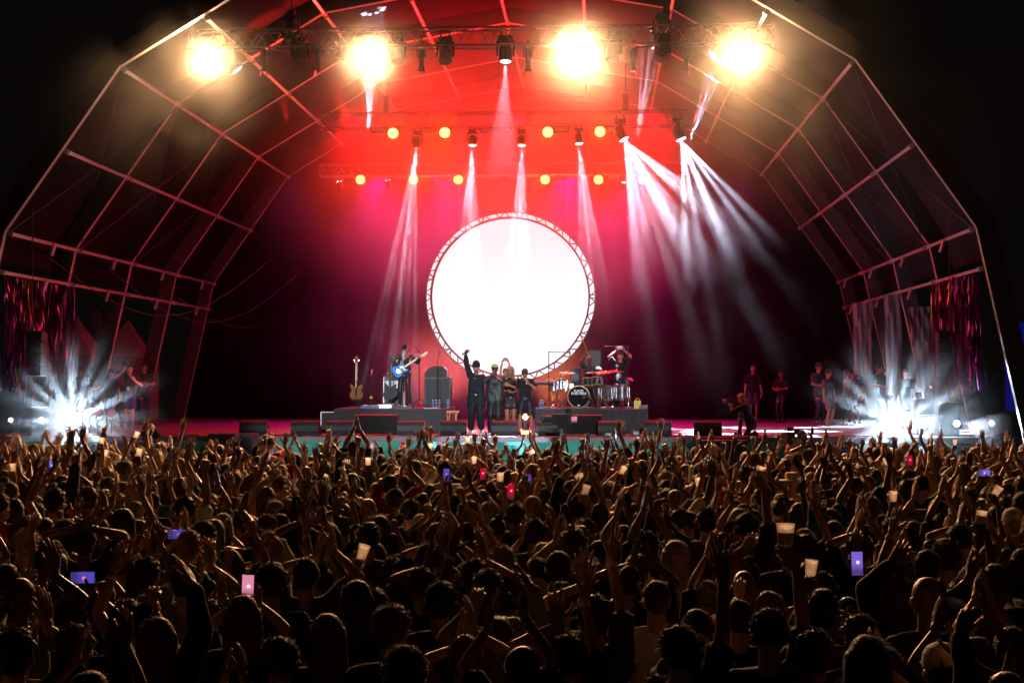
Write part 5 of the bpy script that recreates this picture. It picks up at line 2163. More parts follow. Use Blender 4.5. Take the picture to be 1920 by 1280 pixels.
# --- two risers under black cloth
RZ = 2.13
def riser(pxa, pxb, Yf, depth, lab):
    a, b_ = fl(pxa, Yf), fl(pxb, Yf)
    w = b_.x - a.x
    e = empty('riser', ((a.x + b_.x) / 2, Yf, SZ))
    tag(e, lab, 'platform', 'cloth covered band platforms')
    h = RZ - SZ
    MB().bbox((0, depth / 2, h - 0.05), (w, depth, 0.1), 0.012).build('platform_top', M_black, e)
    mb = MB()
    for sx in (-1, 0, 1):
        for yy in (0.15, depth - 0.15):
            mb.tube((sx * (w / 2 - 0.12), yy, 0), (sx * (w / 2 - 0.12), yy, h - 0.1), 0.025)
    mb.build('frame', M_alu, e)
    rnd = random.Random(int(pxa))
    n, m = 60, 6
    vs, fs = [], []
    for off in (0.0, 0.008):
        for i in range(n + 1):
            t = i / n
            for j in range(m + 1):
                s_ = j / m
                fold = 0.022 * math.sin(t * 17 + s_ * 3) * (1 - s_) + 0.03 * math.sin(t * 5.3 + 1) * (1 - s_) ** 2 + 0.012 * math.sin(t * 47)
                vs.append((-w / 2 - 0.01 + (w + 0.02) * t, -0.012 - abs(fold) - off, 0.004 + (h + 0.004 - 0.004) * s_ - 0.015 * math.sin(PI * ((t * 4) % 1)) * s_))
    W = m + 1
    for off in (0, 1):
        for i in range(n):
            for j in range(m):
                q = off * (n + 1) * W + i * W + j
                fs.append((q, q + 1, q + W + 1, q + W))
    MB().add(vs, fs).build('front_cloth', M_cloth_g, e, smooth=True)
    for sx in (-1, 1):
        MB().box((sx * (w / 2 + 0.008), depth / 2, h / 2), (0.012, depth - 0.01, h - 0.005)).build('side_cloth', M_cloth_g, e)
    return e


riser(627, 834, 41.2, 3.0, 'black draped platform carrying the guitarist')
riser(1004, 1214, 41.2, 3.2, 'black draped platform carrying the drum kit')

# --- floor wedges
def wedge(px, wpx, Y=39.6, lab='', s=1.0, yawd=0):
    p = fl(px, Y)
    w = wpx * Y / F_PX
    e = empty('floor_monitor', p, (0, 0, R(yawd)))
    tag(e, lab, 'stage monitor', 'floor monitors along the stage edge')
    h, d = 0.37 * s, 0.46 * s
    # the side towards the audience is the rounded back
    prof = [(0.0, 0.0), (-0.03, 0.12 * s), (-0.02, 0.24 * s), (0.03, 0.33 * s), (0.09, h), (0.16, h), (d, 0.1 * s), (d, 0.0)]
    M = Matrix.Rotation(R(90), 4, 'Z') @ Matrix.Rotation(R(90), 4, 'X')
    mb = MB()
    mb.prism(prof, -w / 2 + 0.012, w / 2 - 0.012, M)
    mb.build('cabinet', M_gaff, e)
    for sx in (-1, 1):
        MB().prism([(x * 1.0 - 0.004, y * 1.015) for x, y in prof], sx * (w / 2 - 0.006) - 0.006, sx * (w / 2 - 0.006) + 0.006, M).build('side_panel', M_black, e)
    mb = MB()
    mb.box((0, d * 0.6 + 0.0, h * 0.62), (w * 0.9, 0.01, 0.36 * s), (R(-54), 0, 0))
    mb.build('grille', M_gaff, e)
    MB().path([(w / 2 + 0.002, 0.12, 0.2 * s), (w / 2 + 0.03, 0.14, 0.2 * s), (w / 2 + 0.03, 0.26, 0.2 * s), (w / 2 + 0.002, 0.28, 0.2 * s)], 0.008).build('handle', M_black, e)


for px, w, lb in ((475, 52, 'outermost black floor monitor behind the dark bass box'), (571, 52, 'black floor monitor alone on the pale deck'), (638, 52, 'black floor monitor before the flight case'),
                  (770, 50, 'black floor monitor beside the slanted prompt screen'), (850, 50, 'black floor monitor just before the hatted singer'), (945, 48, 'black floor monitor before the woman'),
                  (1031, 50, 'black floor monitor behind the pit camera'), (1147, 50, 'black floor monitor before the drum platform'), (1235, 48, 'black floor monitor with pale wooden end beyond the drum platform'),
                  (1327, 52, 'last black floor monitor by the kneeling camerawoman')):
    wedge(px, w, lab=lb, yawd=random.Random(px).uniform(-6, 6))


def prompt(px, w, Y, lab):
    p = fl(px, Y)
    W = w * Y / F_PX
    e = empty('prompt_screen', p)
    tag(e, lab, 'screen', 'slanted prompt screens facing the singers')
    M = Euler((R(24), 0, 0)).to_matrix()
    MB().bbox((0, 0.0, 0.26), (W, 0.06, 0.52), 0.012, M).build('case', M_black, e)
    MB().box((0, 0.042, 0.262), (W * 0.94, 0.01, 0.46), M).build('display', mat('display_off', (0.02, 0.02, 0.025), 0.15), e)
    for sx in (-1, 1):
        mb = MB()
        mb.box((sx * W * 0.36, 0.16, 0.11), (0.05, 0.34, 0.03), (R(-35), 0, 0))
        mb.box((sx * W * 0.36, 0.1, 0.012), (0.05, 0.4, 0.02))
        mb.build('stand', M_black, e)


prompt(710, 76, 40.3, 'wide black slanted screen before the guitar platform')
prompt(1090, 76, 40.3, 'wide black slanted screen before the drum platform')

# --- instruments
def tripod_stand(e, h, boom=None, r=0.011, name='stand', spread=0.3):
    mb = MB()
    mb.tube((0, 0, 0.18), (0, 0, h), r)
    for k in range(3):
        a = k * 2.094 + 0.5
        mb.tube((0, 0, 0.22), (spread * math.cos(a), spread * math.sin(a), 0.015), r * 0.8)
    if boom:
        mb.tube((0, 0, h), boom, r * 0.8)
        mb.ball((0, 0, h), 0.02, 8)
    mb.build(name, M_black, e)


def mic_mesh(mb, p, d, r=0.024, l=0.17):
    d = Vector(d).normalized()
    p = Vector(p)
    mb.tube(p, p + d * l, 0.012, 0.019, 10)
    mb.ball(p + d * (l + 0.015), r, 10)


def guitar(px, Y, z, lab, body_m, neck_m, lean=12, yawd=0, style=0, grd=True):
    p = fl(px, Y, z)
    e = empty('electric_guitar', p + Vector((0, 0, 0.22)), (R(-lean), 0, R(yawd)))
    tag(e, lab, 'guitar', 'electric guitars on stands')
    out = []
    if style == 0:   # double cut body
        key = [(0, 0.0), (0.12, 0.01), (0.17, 0.08), (0.165, 0.16), (0.12, 0.22), (0.13, 0.28), (0.16, 0.35), (0.14, 0.40), (0.09, 0.37), (0.05, 0.32),
               (-0.05, 0.32), (-0.09, 0.37), (-0.14, 0.41), (-0.165, 0.36), (-0.13, 0.28), (-0.12, 0.22), (-0.165, 0.16), (-0.17, 0.08), (-0.12, 0.01)]
    else:            # pointed offset body
        key = [(0.02, 0.0), (0.14, 0.04), (0.19, 0.13), (0.15, 0.21), (0.12, 0.27), (0.17, 0.38), (0.15, 0.42), (0.05, 0.33), (-0.05, 0.33), (-0.13, 0.44), (-0.17, 0.42), (-0.12, 0.27), (-0.16, 0.2), (-0.19, 0.09), (-0.1, 0.01)]
    M = Matrix.Rotation(R(90), 4, 'X')
    MB().prism(key, -0.022, 0.022, M).build('body', body_m, e)
    mb = MB()
    mb.box((0, -0.03, 0.62), (0.05, 0.018, 0.66))
    mb.build('neck', neck_m, e)
    MB().prism([(-0.028, 0.94), (0.028, 0.94), (0.05, 1.02), (0.035, 1.13), (-0.02, 1.14), (-0.05, 1.05)], 0.018, 0.034, M).build('headstock', body_m if style == 0 else M_black, e)
    mb = MB()
    for sx in (-1, 1):
        for k in range(3):
            mb.tube((sx * 0.04, -0.026, 0.98 + 0.045 * k), (sx * 0.075, -0.026, 0.98 + 0.045 * k), 0.008)
    mb.build('tuner', M_chrome, e)
    mb = MB()
    mb.box((0, -0.028, 0.12), (0.08, 0.012, 0.03))
    mb.box((0, -0.028, 0.2), (0.07, 0.01, 0.035))
    mb.box((0, -0.028, 0.27), (0.07, 0.01, 0.035))
    mb.tube((0.1, -0.022, 0.1), (0.1, -0.035, 0.1), 0.014)
    mb.tube((0.12, -0.022, 0.16), (0.12, -0.035, 0.16), 0.014)
    mb.build('pickup', M_black, e)
    MB().path([(0.02, -0.03, 0.02), (-0.02, -0.06, 0.2), (0.03, -0.065, 0.36), (0.0, -0.045, 0.5)], 0.014, 6).build('strap', M_black, e)
    s = empty('guitar_stand', p)
    tag(s, 'small black tripod stand under the ' + ('brown' if style == 0 else 'black') + ' guitar', 'stand', 'guitar stands on the platform')
    tripod_stand(s, 0.55, spread=0.22)
    mb = MB()
    mb.path([(-0.14, -0.1, 0.24), (-0.1, 0.03, 0.2), (0.1, 0.03, 0.2), (0.14, -0.1, 0.24)], 0.012)
    mb.build('cradle', M_black, s)


guitar(668, 42.0, RZ, 'brown wooden electric guitar standing upright at the platform end', M_wood, M_maple, 6, 5, 0)
guitar(731, 42.4, RZ, 'black electric guitar on a stand beside the guitarist', M_black, M_chrome, 8, -8, 1)


def gear(name, px, Y, z, d, lab, cat, m=M_black, parts=(), yawd=0, group=None):
    p = fl(px, Y, z)
    e = empty(name, p, (0, 0, R(yawd)))
    tag(e, lab, cat, group)
    MB().bbox((0, 0, d[2] / 2), d, min(0.02, min(d) * 0.12)).build('case', m, e)
    for pn, mb, mm in parts:
        mb.build(pn, mm, e)
    return e


def knobs(w, d, h, n, seed):
    rnd = random.Random(seed)
    mb = MB()
    for i in range(n):
        x, y_ = rnd.uniform(-w, w) * 0.42, rnd.uniform(-d, d) * 0.4
        mb.tube((x, y_, h), (x, y_, h + 0.02), rnd.uniform(0.008, 0.016), n=8)
        if i % 3 == 0:
            mb.box((x + 0.03, y_, h + 0.006), (0.06, 0.09, 0.012))
    return mb


gear('pedalboard', 694, 41.55, RZ, (0.5, 0.3, 0.07), 'blue pedalboard on the platform before the black stand', 'pedalboard', mat('pedal_blue', (0.03, 0.1, 0.3), 0.4), [('button', knobs(0.5, 0.3, 0.07, 14, 1), M_white)], group='effect boards')
gear('pedalboard', 723, 41.6, RZ, (0.36, 0.3, 0.1), 'silver topped pedalboard before the black guitar', 'pedalboard', M_alu, [('button', knobs(0.36, 0.3, 0.1, 12, 2), M_chrome)], group='effect boards')
gear('pedalboard', 757, 41.55, RZ, (0.5, 0.28, 0.05), 'low dark pedalboard at the feet of the guitarist', 'pedalboard', M_black, [('button', knobs(0.5, 0.28, 0.05, 12, 3), M_chrome)], group='effect boards')
gear('set_list', 808, 41.5, RZ + 0.002, (0.36, 0.26, 0.012), 'white paper sheets lying on the platform edge', 'paper', M_white)
# rack with white edging
fr_ = MB()
for sx in (-1, 1):
    for zz in (0.02, 0.42, 0.82):
        fr_.box((0, -0.262, zz), (0.56, 0.016, 0.02))
    fr_.box((sx * 0.272, -0.262, 0.42), (0.018, 0.016, 0.8))
gear('equipment_rack', 741, 43.2, RZ, (0.56, 0.5, 0.84), 'black rack with silver edges behind the guitarist', 'rack', M_black,
     [('edging', fr_, M_alu), ('panel', MB().box((0, -0.256, 0.6), (0.46, 0.01, 0.2)), M_shell), ('led', MB().box((0.12, -0.264, 0.66), (0.03, 0.01, 0.015)), glow('red_led', (1, 0.1, 0.15), 3))])
gear('speaker_cabinet', 822, 43.0, RZ, (0.7, 0.6, 0.8), 'tall black speaker cabinet at the platform end under a cloth covered lump', 'speaker', M_black,
     [('grille', MB().bbox((0, -0.31, 0.4), (0.62, 0.02, 0.72), 0.008), M_gaff)])
e = empty('monitor_speaker', fl(818, 42.95, RZ + 0.8))
tag(e, 'dark rounded monitor speaker lying on the tall cabinet', 'speaker')
MB().prism([(-0.3, 0), (0.28, 0), (0.28, 0.2), (0.2, 0.29), (0.0, 0.3), (-0.18, 0.24), (-0.3, 0.08)], -0.2, 0.2, Matrix.Rotation(R(90), 4, 'X')).build('cabinet', M_gaff, e)
MB().tube((0.0, 0.21, 0.15), (0, 0.22, 0.15), 0.1, n=16).build('driver', M_black, e)


def mic_stand(px, Y, z, h, lab, boom=None, mic=True, col=M_black):
    p = fl(px, Y, z)
    e = empty('microphone_stand', p)
    tag(e, lab, 'mic stand', 'microphone stands on the stage')
    tripod_stand(e, h, boom, 0.012)
    if mic:
        mb = MB()
        top = Vector(boom) if boom else Vector((0, 0, h))
        mic_mesh(mb, top, (0.0, 0.5, 0.5) if not boom else (Vector(boom) - Vector((0, 0, h))))
        mb.build('microphone', M_shell, e)


mic_stand(786, 42.2, RZ, 1.45, 'black boom stand between guitarist and speaker', (-0.12, 0.1, 1.62))
mic_stand(696, 42.4, RZ, 0.86, 'short black stand with a yellow collar beside the brown guitar', None, True)
MB().tube((0, 0, 0.24), (0, 0, 0.3), 0.04, n=10).build('collar', M_yel, [o for o in bpy.data.objects if o.name.startswith('microphone_stand') and o.type == 'EMPTY'][-1])
mic_stand(820, 42.2, RZ, 1.18, 'thin short mic stand poking above the speaker lump', (0.02, 0.05, 1.3))
mic_stand(1029, 42.0, RZ, 1.45, 'tall overhead stand with a level bar before the screen', (0.36, 0.0, 1.44))
mic_stand(1178, 43.5, RZ, 1.62, 'tall overhead stand behind the drum kit end', (-0.42, 0.0, 1.62))


def bottle(px, Y, z, lab, s=1.0):
    p = fl(px, Y, z)
    e = empty('water_bottle', p)
    tag(e, lab, 'bottle', 'water bottles on the platforms')
    MB().lathe([(0.03 * s, 0), (0.033 * s, 0.02), (0.033 * s, 0.14), (0.014, 0.18), (0.012, 0.2)], 12).build('bottle_body', mat('bottle_pet', (0.5, 0.6, 0.75), 0.1, trans=0.6), e)
    MB().tube((0, 0, 0.2), (0, 0, 0.22), 0.015, n=10).build('lid', M_white, e)
    MB().tube((0, 0, 0.06), (0, 0, 0.12), 0.0345 * s, n=12, cap=False).build('wrapper', mat('wrap_blue', (0.05, 0.08, 0.4), 0.4), e)


bottle(812, 41.8, RZ, 'small bottle first in the row at the guitar platform')
bottle(818, 41.9, RZ, 'small bottle middle of the row at the guitar platform')
bottle(824, 41.8, RZ, 'small bottle third in the row at the guitar platform')
bottle(840, 41.5, RZ - 0.0, 'larger clear bottle at the very corner of the guitar platform', 1.3)
bottle(1013, 41.5, RZ, 'bottle at the corner of the drum platform', 1.4)
bottle(1017, 41.6, RZ, 'second bottle beside it at the drum platform corner', 1.3)

e = empty('folding_stand', fl(847, 41.5))
tag(e, 'small orange wooden folding stand between platform and singer', 'stand')
mb = MB()
for sx in (-1, 1):
    mb.box((sx * 0.1, 0.0, 0.26), (0.03, 0.03, 0.54), (0, sx * 0.12, 0))
    mb.box((sx * 0.1, 0.2, 0.26), (0.03, 0.03, 0.54), (0, -sx * 0.12, 0))
mb.build('leg', M_orange_w, e)
MB().bbox((0, 0.1, 0.54), (0.36, 0.3, 0.05), 0.01).build('top', M_orange_w, e)
MB().box((0, 0.1, 0.28), (0.26, 0.03, 0.04)).build('brace', M_orange_w, e)
fc = MB()
for sx in (-1, 1):
    fc.box((sx * 0.2, -0.202, 0.27), (0.02, 0.012, 0.54))
fc.box((0, -0.202, 0.535), (0.42, 0.012, 0.02))
gear('flight_case', 619, 41.6, SZ, (0.42, 0.4, 0.54), 'grey flight case with silver edges at the platform end', 'case', M_cloth_g, [('edging', fc, M_alu)])
e = gear('tool_bag', 1195, 41.7, RZ, (0.18, 0.12, 0.2), 'bright yellow small bag on the drum platform end', 'bag', M_yel, [('handle', MB().path([(-0.05, 0, 0.2), (-0.03, 0, 0.26), (0.03, 0, 0.26), (0.05, 0, 0.2)], 0.01), M_yel)])
e = gear('towel', 1206, 41.7, RZ, (0.22, 0.2, 0.09), 'crumpled white towel beside the yellow bag', 'towel', M_drape)
bm_ = e.children[0].data
for v in bm_.vertices:
    v.co += Vector((mnoise.noise(v.co * 13), mnoise.noise(v.co * 11 + Vector((3, 0, 0))), 0)) * 0.04
e = gear('power_box', 1192, 39.7, SZ, (0.2, 0.2, 0.14), 'small black box on the deck between floor monitors', 'box', M_black, [('socket', MB().box((0, -0.105, 0.07), (0.12, 0.008, 0.06)), M_shell)])

# cables along the deck
rnd = random.Random(5)
for i, (a, b_, lb) in enumerate(((300, 620, 'thin black cable lying along the deck before the outer wedges'), (820, 1010, 'tangled black cable at the feet of the singers'), (1180, 1330, 'looped black cable between the far floor monitors'), (1380, 1640, 'long black cable along the deck edge before the crew'))):
    pts = []
    n = 40
    for k in range(n + 1):
        px = a + (b_ - a) * k / n
        Yk = 39.4 + 0.35 * math.sin(k * 0.5 + i) + 0.2 * math.sin(k * 1.3)
        pts.append(fl(px, Yk, SZ + 0.012))
    o = MB().path(pts, 0.011, 5).build('cable', M_black)
    tag(o, lb, 'cable', 'cables lying on the deck')

rnd = random.Random(12)
for i in range(9):
    pa = 340 + i * 118
    pts = []
    Y0 = 39.1 + rnd.random() * 0.8
    for k in range(26):
        pts.append(fl(pa + k * 4.5, Y0 + 0.25 * math.sin(k * rnd.uniform(0.3, 0.5) + i) + 0.05 * math.sin(k * 2.1), SZ + 0.011))
    o = MB().path(pts, 0.01, 5).build('cable', M_black)
    tag(o, 'short black cable run on the deck ' + ('by the outer wedge', 'by the lone wedge', 'by the flight case', 'by the slanted screen', 'by the hatted singer', 'by the woman', 'by the drum side wedge', 'by the far wedge', 'near the kneeling woman')[i], 'cable', 'cables lying on the deck')
M_tape = mat('white_tape', (0.7, 0.7, 0.66), 0.7)
for i, (px, Y) in enumerate(((360, 40.5), (520, 41), (600, 39.9), (893, 40.2), (1260, 40.4), (1290, 42), (1440, 41.5), (1520, 40.2))):
    p = fl(px, Y, SZ + 0.004)
    o = MB().box((0, 0, 0.001), (0.3, 0.05, 0.002)).box((0, 0, 0.0045), (0.05, 0.3, 0.002)).build('tape_mark', M_tape, loc=p)
    tag(o, 'small white tape cross on the deck ' + ('far outside', 'by the lone wedge', 'by the flight case', 'under the hatted singer', 'beyond the drum platform', 'deep behind the far wedge', 'deep behind the kneeling woman', 'beyond the kneeling woman')[i], 'tape', 'tape marks on the deck')
for i, px in enumerate((905, 915, 1003, 1140, 660)):
    gear('stage_box', px, 39.5, SZ, (0.16, 0.12, 0.08), 'small black box with plugs on the deck ' + ('by the hatted singer', 'just beside its twin', 'under the bowed singer', 'by the drum side wedge', 'by the slanted screen')[i], 'box', M_shell,
         [('plug', MB().tube((-0.04, -0.06, 0.04), (-0.04, -0.09, 0.04), 0.012).tube((0.04, -0.06, 0.04), (0.04, -0.09, 0.04), 0.012), M_chrome)], group='small boxes on the deck')

# --- drum kit
dk = fl(1085, 42.1, RZ)
kit = empty('drum_kit', dk)
tag(kit, 'large drum kit with black bass drum, chrome stands and many cymbals', 'drum kit')
r = 20.5 * 42.1 / F_PX
Mb = Matrix.Translation((0, 0, r + 0.01)) @ Matrix.Rotation(R(90), 4, 'X')
bd = MB().lathe([(r - 0.02, -0.4), (r - 0.01, -0.4), (r - 0.01, -0.02), (r - 0.02, -0.01)], 36, Mb).build('bass_drum', M_shell, kit)
MB().lathe([(r, -0.03), (r + 0.008, -0.02), (r + 0.008, 0.02), (r - 0.012, 0.022), (r - 0.012, -0.03)], 40, Mb).build('hoop', M_hoop, bd)
MB().lathe([(r - 0.013, 0.0), (r - 0.014, 0.006)], 40, Mb).build('drum_head', M_skinw, bd)
def lettering(txt, size, loc, parent, m, ext=0.003):
    c = bpy.data.curves.new('lettering', 'FONT')
    c.body = txt
    c.size = size
    c.extrude = ext
    c.offset = size * 0.035
    c.align_x = 'CENTER'
    o = bpy.data.objects.new('lettering', c)
    COL.objects.link(o)
    dg = bpy.context.evaluated_depsgraph_get()
    me = bpy.data.meshes.new_from_object(o.evaluated_get(dg))
    bpy.data.objects.remove(o)
    me.materials.clear()
    me.materials.append(m)
    o = bpy.data.objects.new('lettering', me)
    COL.objects.link(o)
    o.parent = parent
    o.location = loc
    o.rotation_euler = (R(90), 0, 0)
    return o
M_print = mat('white_print', (0.85, 0.85, 0.85), 0.5, var=0)
lettering('BLACK', 0.082, (0, -0.011, r + 0.135), bd, M_print)
lettering('EYED PEAS', 0.082, (0, -0.011, r + 0.068), bd, M_print)
MB().ball((0.0, -0.008, 0.07), (0.035, 0.003, 0.014), 12).build('badge', M_print, bd)
mb = MB()
mic_mesh(mb, (0.28, -0.2, r + 0.06), (-1, 0.3, -0.5), 0.035, 0.16)
mb.tube((0.28, -0.2, r + 0.06), (0.42, -0.1, 0.02), 0.01)
mb.build('drum_mic', M_shell, kit)
mb = MB()
for sx in (-1, 1):
    mb.tube((sx * (r - 0.02), -0.05, r * 0.9), (sx * (r + 0.16), -0.16, 0.0), 0.011)
mb.build('spur', M_chrome, kit)
def tom(x, y_, z, rr, hh, tilt, yaw=0, nm='tom'):
    M = Matrix.Translation((x, y_, z)) @ Matrix.Rotation(yaw, 4, 'Z') @ Matrix.Rotation(tilt, 4, 'X')
    o = MB().lathe([(rr - 0.01, 0), (rr, 0.01), (rr, hh - 0.01), (rr - 0.01, hh)], 24, M).build(nm, M_chrome if nm != 'floor_tom' else M_shell, kit)
    for zz in (0.0, hh):
        mb = MB()
        mb.lathe([(rr + 0.003, zz - 0.014), (rr + 0.012, zz - 0.01), (rr + 0.012, zz + 0.01), (rr + 0.003, zz + 0.014)], 24, M)
        mb.build('rim', M_hoop if nm != 'floor_tom' else M_chrome, o)
    MB().lathe([(rr - 0.004, hh + 0.004), (rr - 0.006, hh + 0.008)], 24, M).build('skin', M_white, o)
    mb = MB()
    for k in range(8):
        a = k * PI / 4
        mb.add([M @ (Vector(v) + Vector((math.cos(a) * (rr + 0.006), math.sin(a) * (rr + 0.006), hh / 2))) for v in [(-.008, -.008, -hh * .35), (.008, -.008, -hh * .35), (.008, .008, -hh * .35), (-.008, .008, -hh * .35), (-.008, -.008, hh * .35), (.008, -.008, hh * .35), (.008, .008, hh * .35), (-.008, .008, hh * .35)]],
               [(0, 3, 2, 1), (4, 5, 6, 7), (0, 1, 5, 4), (1, 2, 6, 5), (2, 3, 7, 6), (3, 0, 4, 7)])
    mb.build('lug', M_chrome, o)
tom(0.23, 0.1, 0.56, 0.135, 0.2, -0.25, nm='rack_tom')
tom(0.47, 0.3, 0.58, 0.15, 0.2, -0.2, nm='rack_tom')
tom(0.72, 0.5, 0.2, 0.19, 0.38, 0, nm='floor_tom')
tom(1.12, 0.6, 0.2, 0.2, 0.4, 0, nm='floor_tom')
tom(-0.34, 0.55, 0.5, 0.17, 0.14, -0.08, nm='snare')
tom(-0.66, 0.4, 0.42, 0.11, 0.26, -0.15, nm='rack_tom')
tom(-0.46, 0.2, 0.45, 0.1, 0.3, -0.15, nm='rack_tom')
def cym(x, y_, z, rr, tilt=(0.1, 0.1), hat=False, sx=None):
    M = Matrix.Translation((x, y_, z)) @ Euler((tilt[0], tilt[1], 0)).to_matrix().to_4x4()
    o = MB().lathe([(rr, 0.0), (rr * 0.6, 0.01), (rr * 0.2, 0.016), (rr * 0.14, 0.034), (0.006, 0.04), (0.006, 0.035), (rr * 0.13, 0.028), (rr * 0.2, 0.01), (rr * 0.6, 0.004), (rr, -0.003)], 28, M).build('cymbal', M_bronze, kit)
    if hat:
        MB().lathe([(rr, -0.015), (rr * 0.3, -0.028), (0.01, -0.045), (0.01, -0.04), (rr * 0.3, -0.022), (rr, -0.011)], 28, M).build('lower_cymbal', M_bronze, o)
    mb = MB()
    bx = sx if sx is not None else x
    mid = Vector((bx, y_ + 0.02, z * 0.72))
    mb.tube((bx, y_ + 0.02, 0.2), mid, 0.012)
    mb.tube(mid - (Vector((x, y_, z)) - mid) * 0.35, (x, y_, z + 0.03), 0.008)
    mb.ball(mid, 0.022, 8)
    for k in range(3):
        a = k * 2.094 + 0.4
        q = Vector((bx + 0.26 * math.cos(a), y_ + 0.02 + 0.26 * math.sin(a), 0.012))
        mb.tube((bx, y_ + 0.02, 0.34), q, 0.009)
        mb.tube((bx, y_ + 0.02, 0.16), (Vector((bx, y_ + 0.02, 0.34)) + q) / 2, 0.006)
        mb.ball(q, 0.018, 6)
    mb.build('cymbal_stand', M_chrome, kit)
cym(-0.3, 0.15, 0.91, 0.21, (0.12, 0.02), sx=-0.55)
cym(0.3, 0.35, 0.92, 0.16, (0.1, -0.1), sx=0.5)
cym(0.7, 0.2, 0.93, 0.25, (0.16, -0.05), sx=0.72)
cym(1.0, 0.5, 0.96, 0.2, (0.1, 0.1), sx=1.25)
cym(0.52, 0.8, 0.9, 0.2, (0.1, 0.1))
cym(-0.75, 0.6, 0.72, 0.17, (0.0, 0.0), hat=True)
cym(1.35, 0.3, 0.75, 0.12, (0.2, 0.4), sx=1.2)
rnd = random.Random(9)
mb = MB()
for k in range(26):   # clamps, pedals and small hardware round the kit
    x, y_ = rnd.uniform(-0.8, 1.4), rnd.uniform(-0.15, 0.3)
    if -0.32 < x < 0.32:
        x += 0.65
    z_ = rnd.uniform(0.01, 0.5)
    q = Vector((rnd.gauss(0, .12), rnd.gauss(0, .04), rnd.gauss(0, .16)))
    mb.tube((x, y_, z_), (x + q.x, y_ + q.y, max(0.01, z_ + q.z)), 0.008)
    mb.ball((x, y_, z_), 0.016, 6)
mb.build('hardware', M_chrome, kit)
MB().bbox((-1.0, 0.3, 0.66), (0.7, 0.32, 0.07), 0.01, (0.2, 0, 0)).build('sample_pad', M_black, kit)
mb = MB()
for sx in (-1.25, -0.75):
    mb.tube((sx, 0.3, 0.0), (sx, 0.3, 0.64), 0.014)
mb.build('pad_stand', M_black, kit)
MB().tube((0.02, 1.1, 0.46), (0.02, 1.1, 0.54), 0.17, n=18).build('stool', M_black, kit)
rnd = random.Random(31)
mb = MB()
for k in range(7):
    pts = [Vector((rnd.uniform(-1.2, 1.5), rnd.uniform(-0.25, 0.1), 0.012))]
    for j in range(7):
        pts.append(pts[-1] + Vector((rnd.gauss(0, .12), rnd.gauss(0, .04), 0)))
    for q in pts:
        q.z = 0.012
    mb.path(pts, 0.009, 5)
mb.build('wiring', M_black, kit)
for px, w, h, Y, lb in ((1112, 30, 68, 45.0, 'tall black panel behind the drummer'), (1080, 18, 32, 44.6, 'lower black case beside the panel behind the drums')):
    z = SZ + 0.63
    e = gear('speaker_cabinet', px, Y, RZ - 0.63, (w * Y / F_PX, 0.5, (709 + (2.9 - SZ) * F_PX / Y - (685 + 0 if w == 30 else 690 + 0)) * Y / F_PX + (0.42 if w == 30 else 0)), lb, 'speaker', M_black,
             [('grille', MB().box((0, -0.256, 0.9), (w * Y / F_PX * 0.85, 0.01, 0.9)), M_gaff)])

# ================================================================== PERFORMERS AND CREW
M_denim = mat('denim_dark', (0.02, 0.028, 0.04), 0.8, var=0.25, scale=10, spec=0.3)
M_sil = mat('cloth_slate', (0.035, 0.04, 0.045), 0.5, var=0.3, scale=10, bump=0.2, bscale=60)
M_floral = mat('cloth_floral', (0.03, 0.028, 0.035), 0.8, var=0.1)
nt = M_floral.node_tree
b = nt.nodes["Principled BSDF"]
vo = nt.nodes.new("ShaderNodeTexVoronoi")
vo.inputs["Scale"].default_value = 9
tc = nt.nodes.new("ShaderNodeTexCoord")
nz = nt.nodes.new("ShaderNodeTexNoise")
nz.inputs["Scale"].default_value = 22
va = nt.nodes.new("ShaderNodeVectorMath")
va.operation = 'MULTIPLY_ADD'
va.inputs[1].default_value = (0.12, 0.12, 0.12)
nt.links.new(tc.outputs["Object"], nz.inputs[0])
nt.links.new(nz.outputs["Color"], va.inputs[0])
nt.links.new(tc.outputs["Object"], va.inputs[2])
nt.links.new(va.outputs[0], vo.inputs["Vector"])
cr = nt.nodes.new("ShaderNodeValToRGB")
cr.color_ramp.elements[0].position = 0.22
cr.color_ramp.elements[0].color = (0.5, 0.5, 0.55, 1)
cr.color_ramp.elements[1].position = 0.32
cr.color_ramp.elements[1].color = (0.025, 0.022, 0.03, 1)
nt.links.new(vo.outputs["Distance"], cr.inputs[0])
nt.links.new(cr.outputs[0], b.inputs["Base Color"])


def performer(P, px, Y, lab, z=SZ, rot=180, sc=1.0, skin='tan', top=None, legs=None, shoes=None, hairkind=None, haircol='dark', hi=0, topname='shirt', legname='trousers', cat='person', group=None):
    P.setdefault('vox', 0.0085)
    P.setdefault('rat', 0.35)
    H = human(P)
    H['topname'] = topname
    H['legname'] = legname
    o = make_person(H, skin, top or M_top['black'], legs, shoes, haircol, hairkind, hi, split=True)
    p = fl(px, Y, z)
    o.location = p
    o.rotation_euler = (0, 0, R(rot))
    o.scale = (sc,) * 3
    tag(o, lab, cat, group)
    return o, H


def extra(o, H, name, mb, m, smooth=False, head=False):
    c = mb.build(name, m, o, smooth)
    if head:
        c.matrix_local = H['head'].copy()
    return c


def held(o, H, s, name, mb, m, lab, cat, off=(0.03, 0.075), axis=None, parts=()):
    """a thing in the hand of side s, world placed"""
    S, el, w, A = H['arms'][s]
    fr = frame(A['d'], A['n'])
    g_ = w + fr.col[2] * off[1] + fr.col[1] * off[0]
    e = empty(name)
    bpy.context.view_layer.update()
    M = o.matrix_basis @ Matrix.Translation(g_)
    ax = Vector(axis or (0, 0, 1)).normalized()
    e.matrix_basis = M @ ax.to_track_quat('Z', 'Y').to_matrix().to_4x4()
    tag(e, lab, cat)
    mb.build('handle', m, e)
    for pn, pm, mm in parts:
        pm.build(pn, mm, e)
    return e


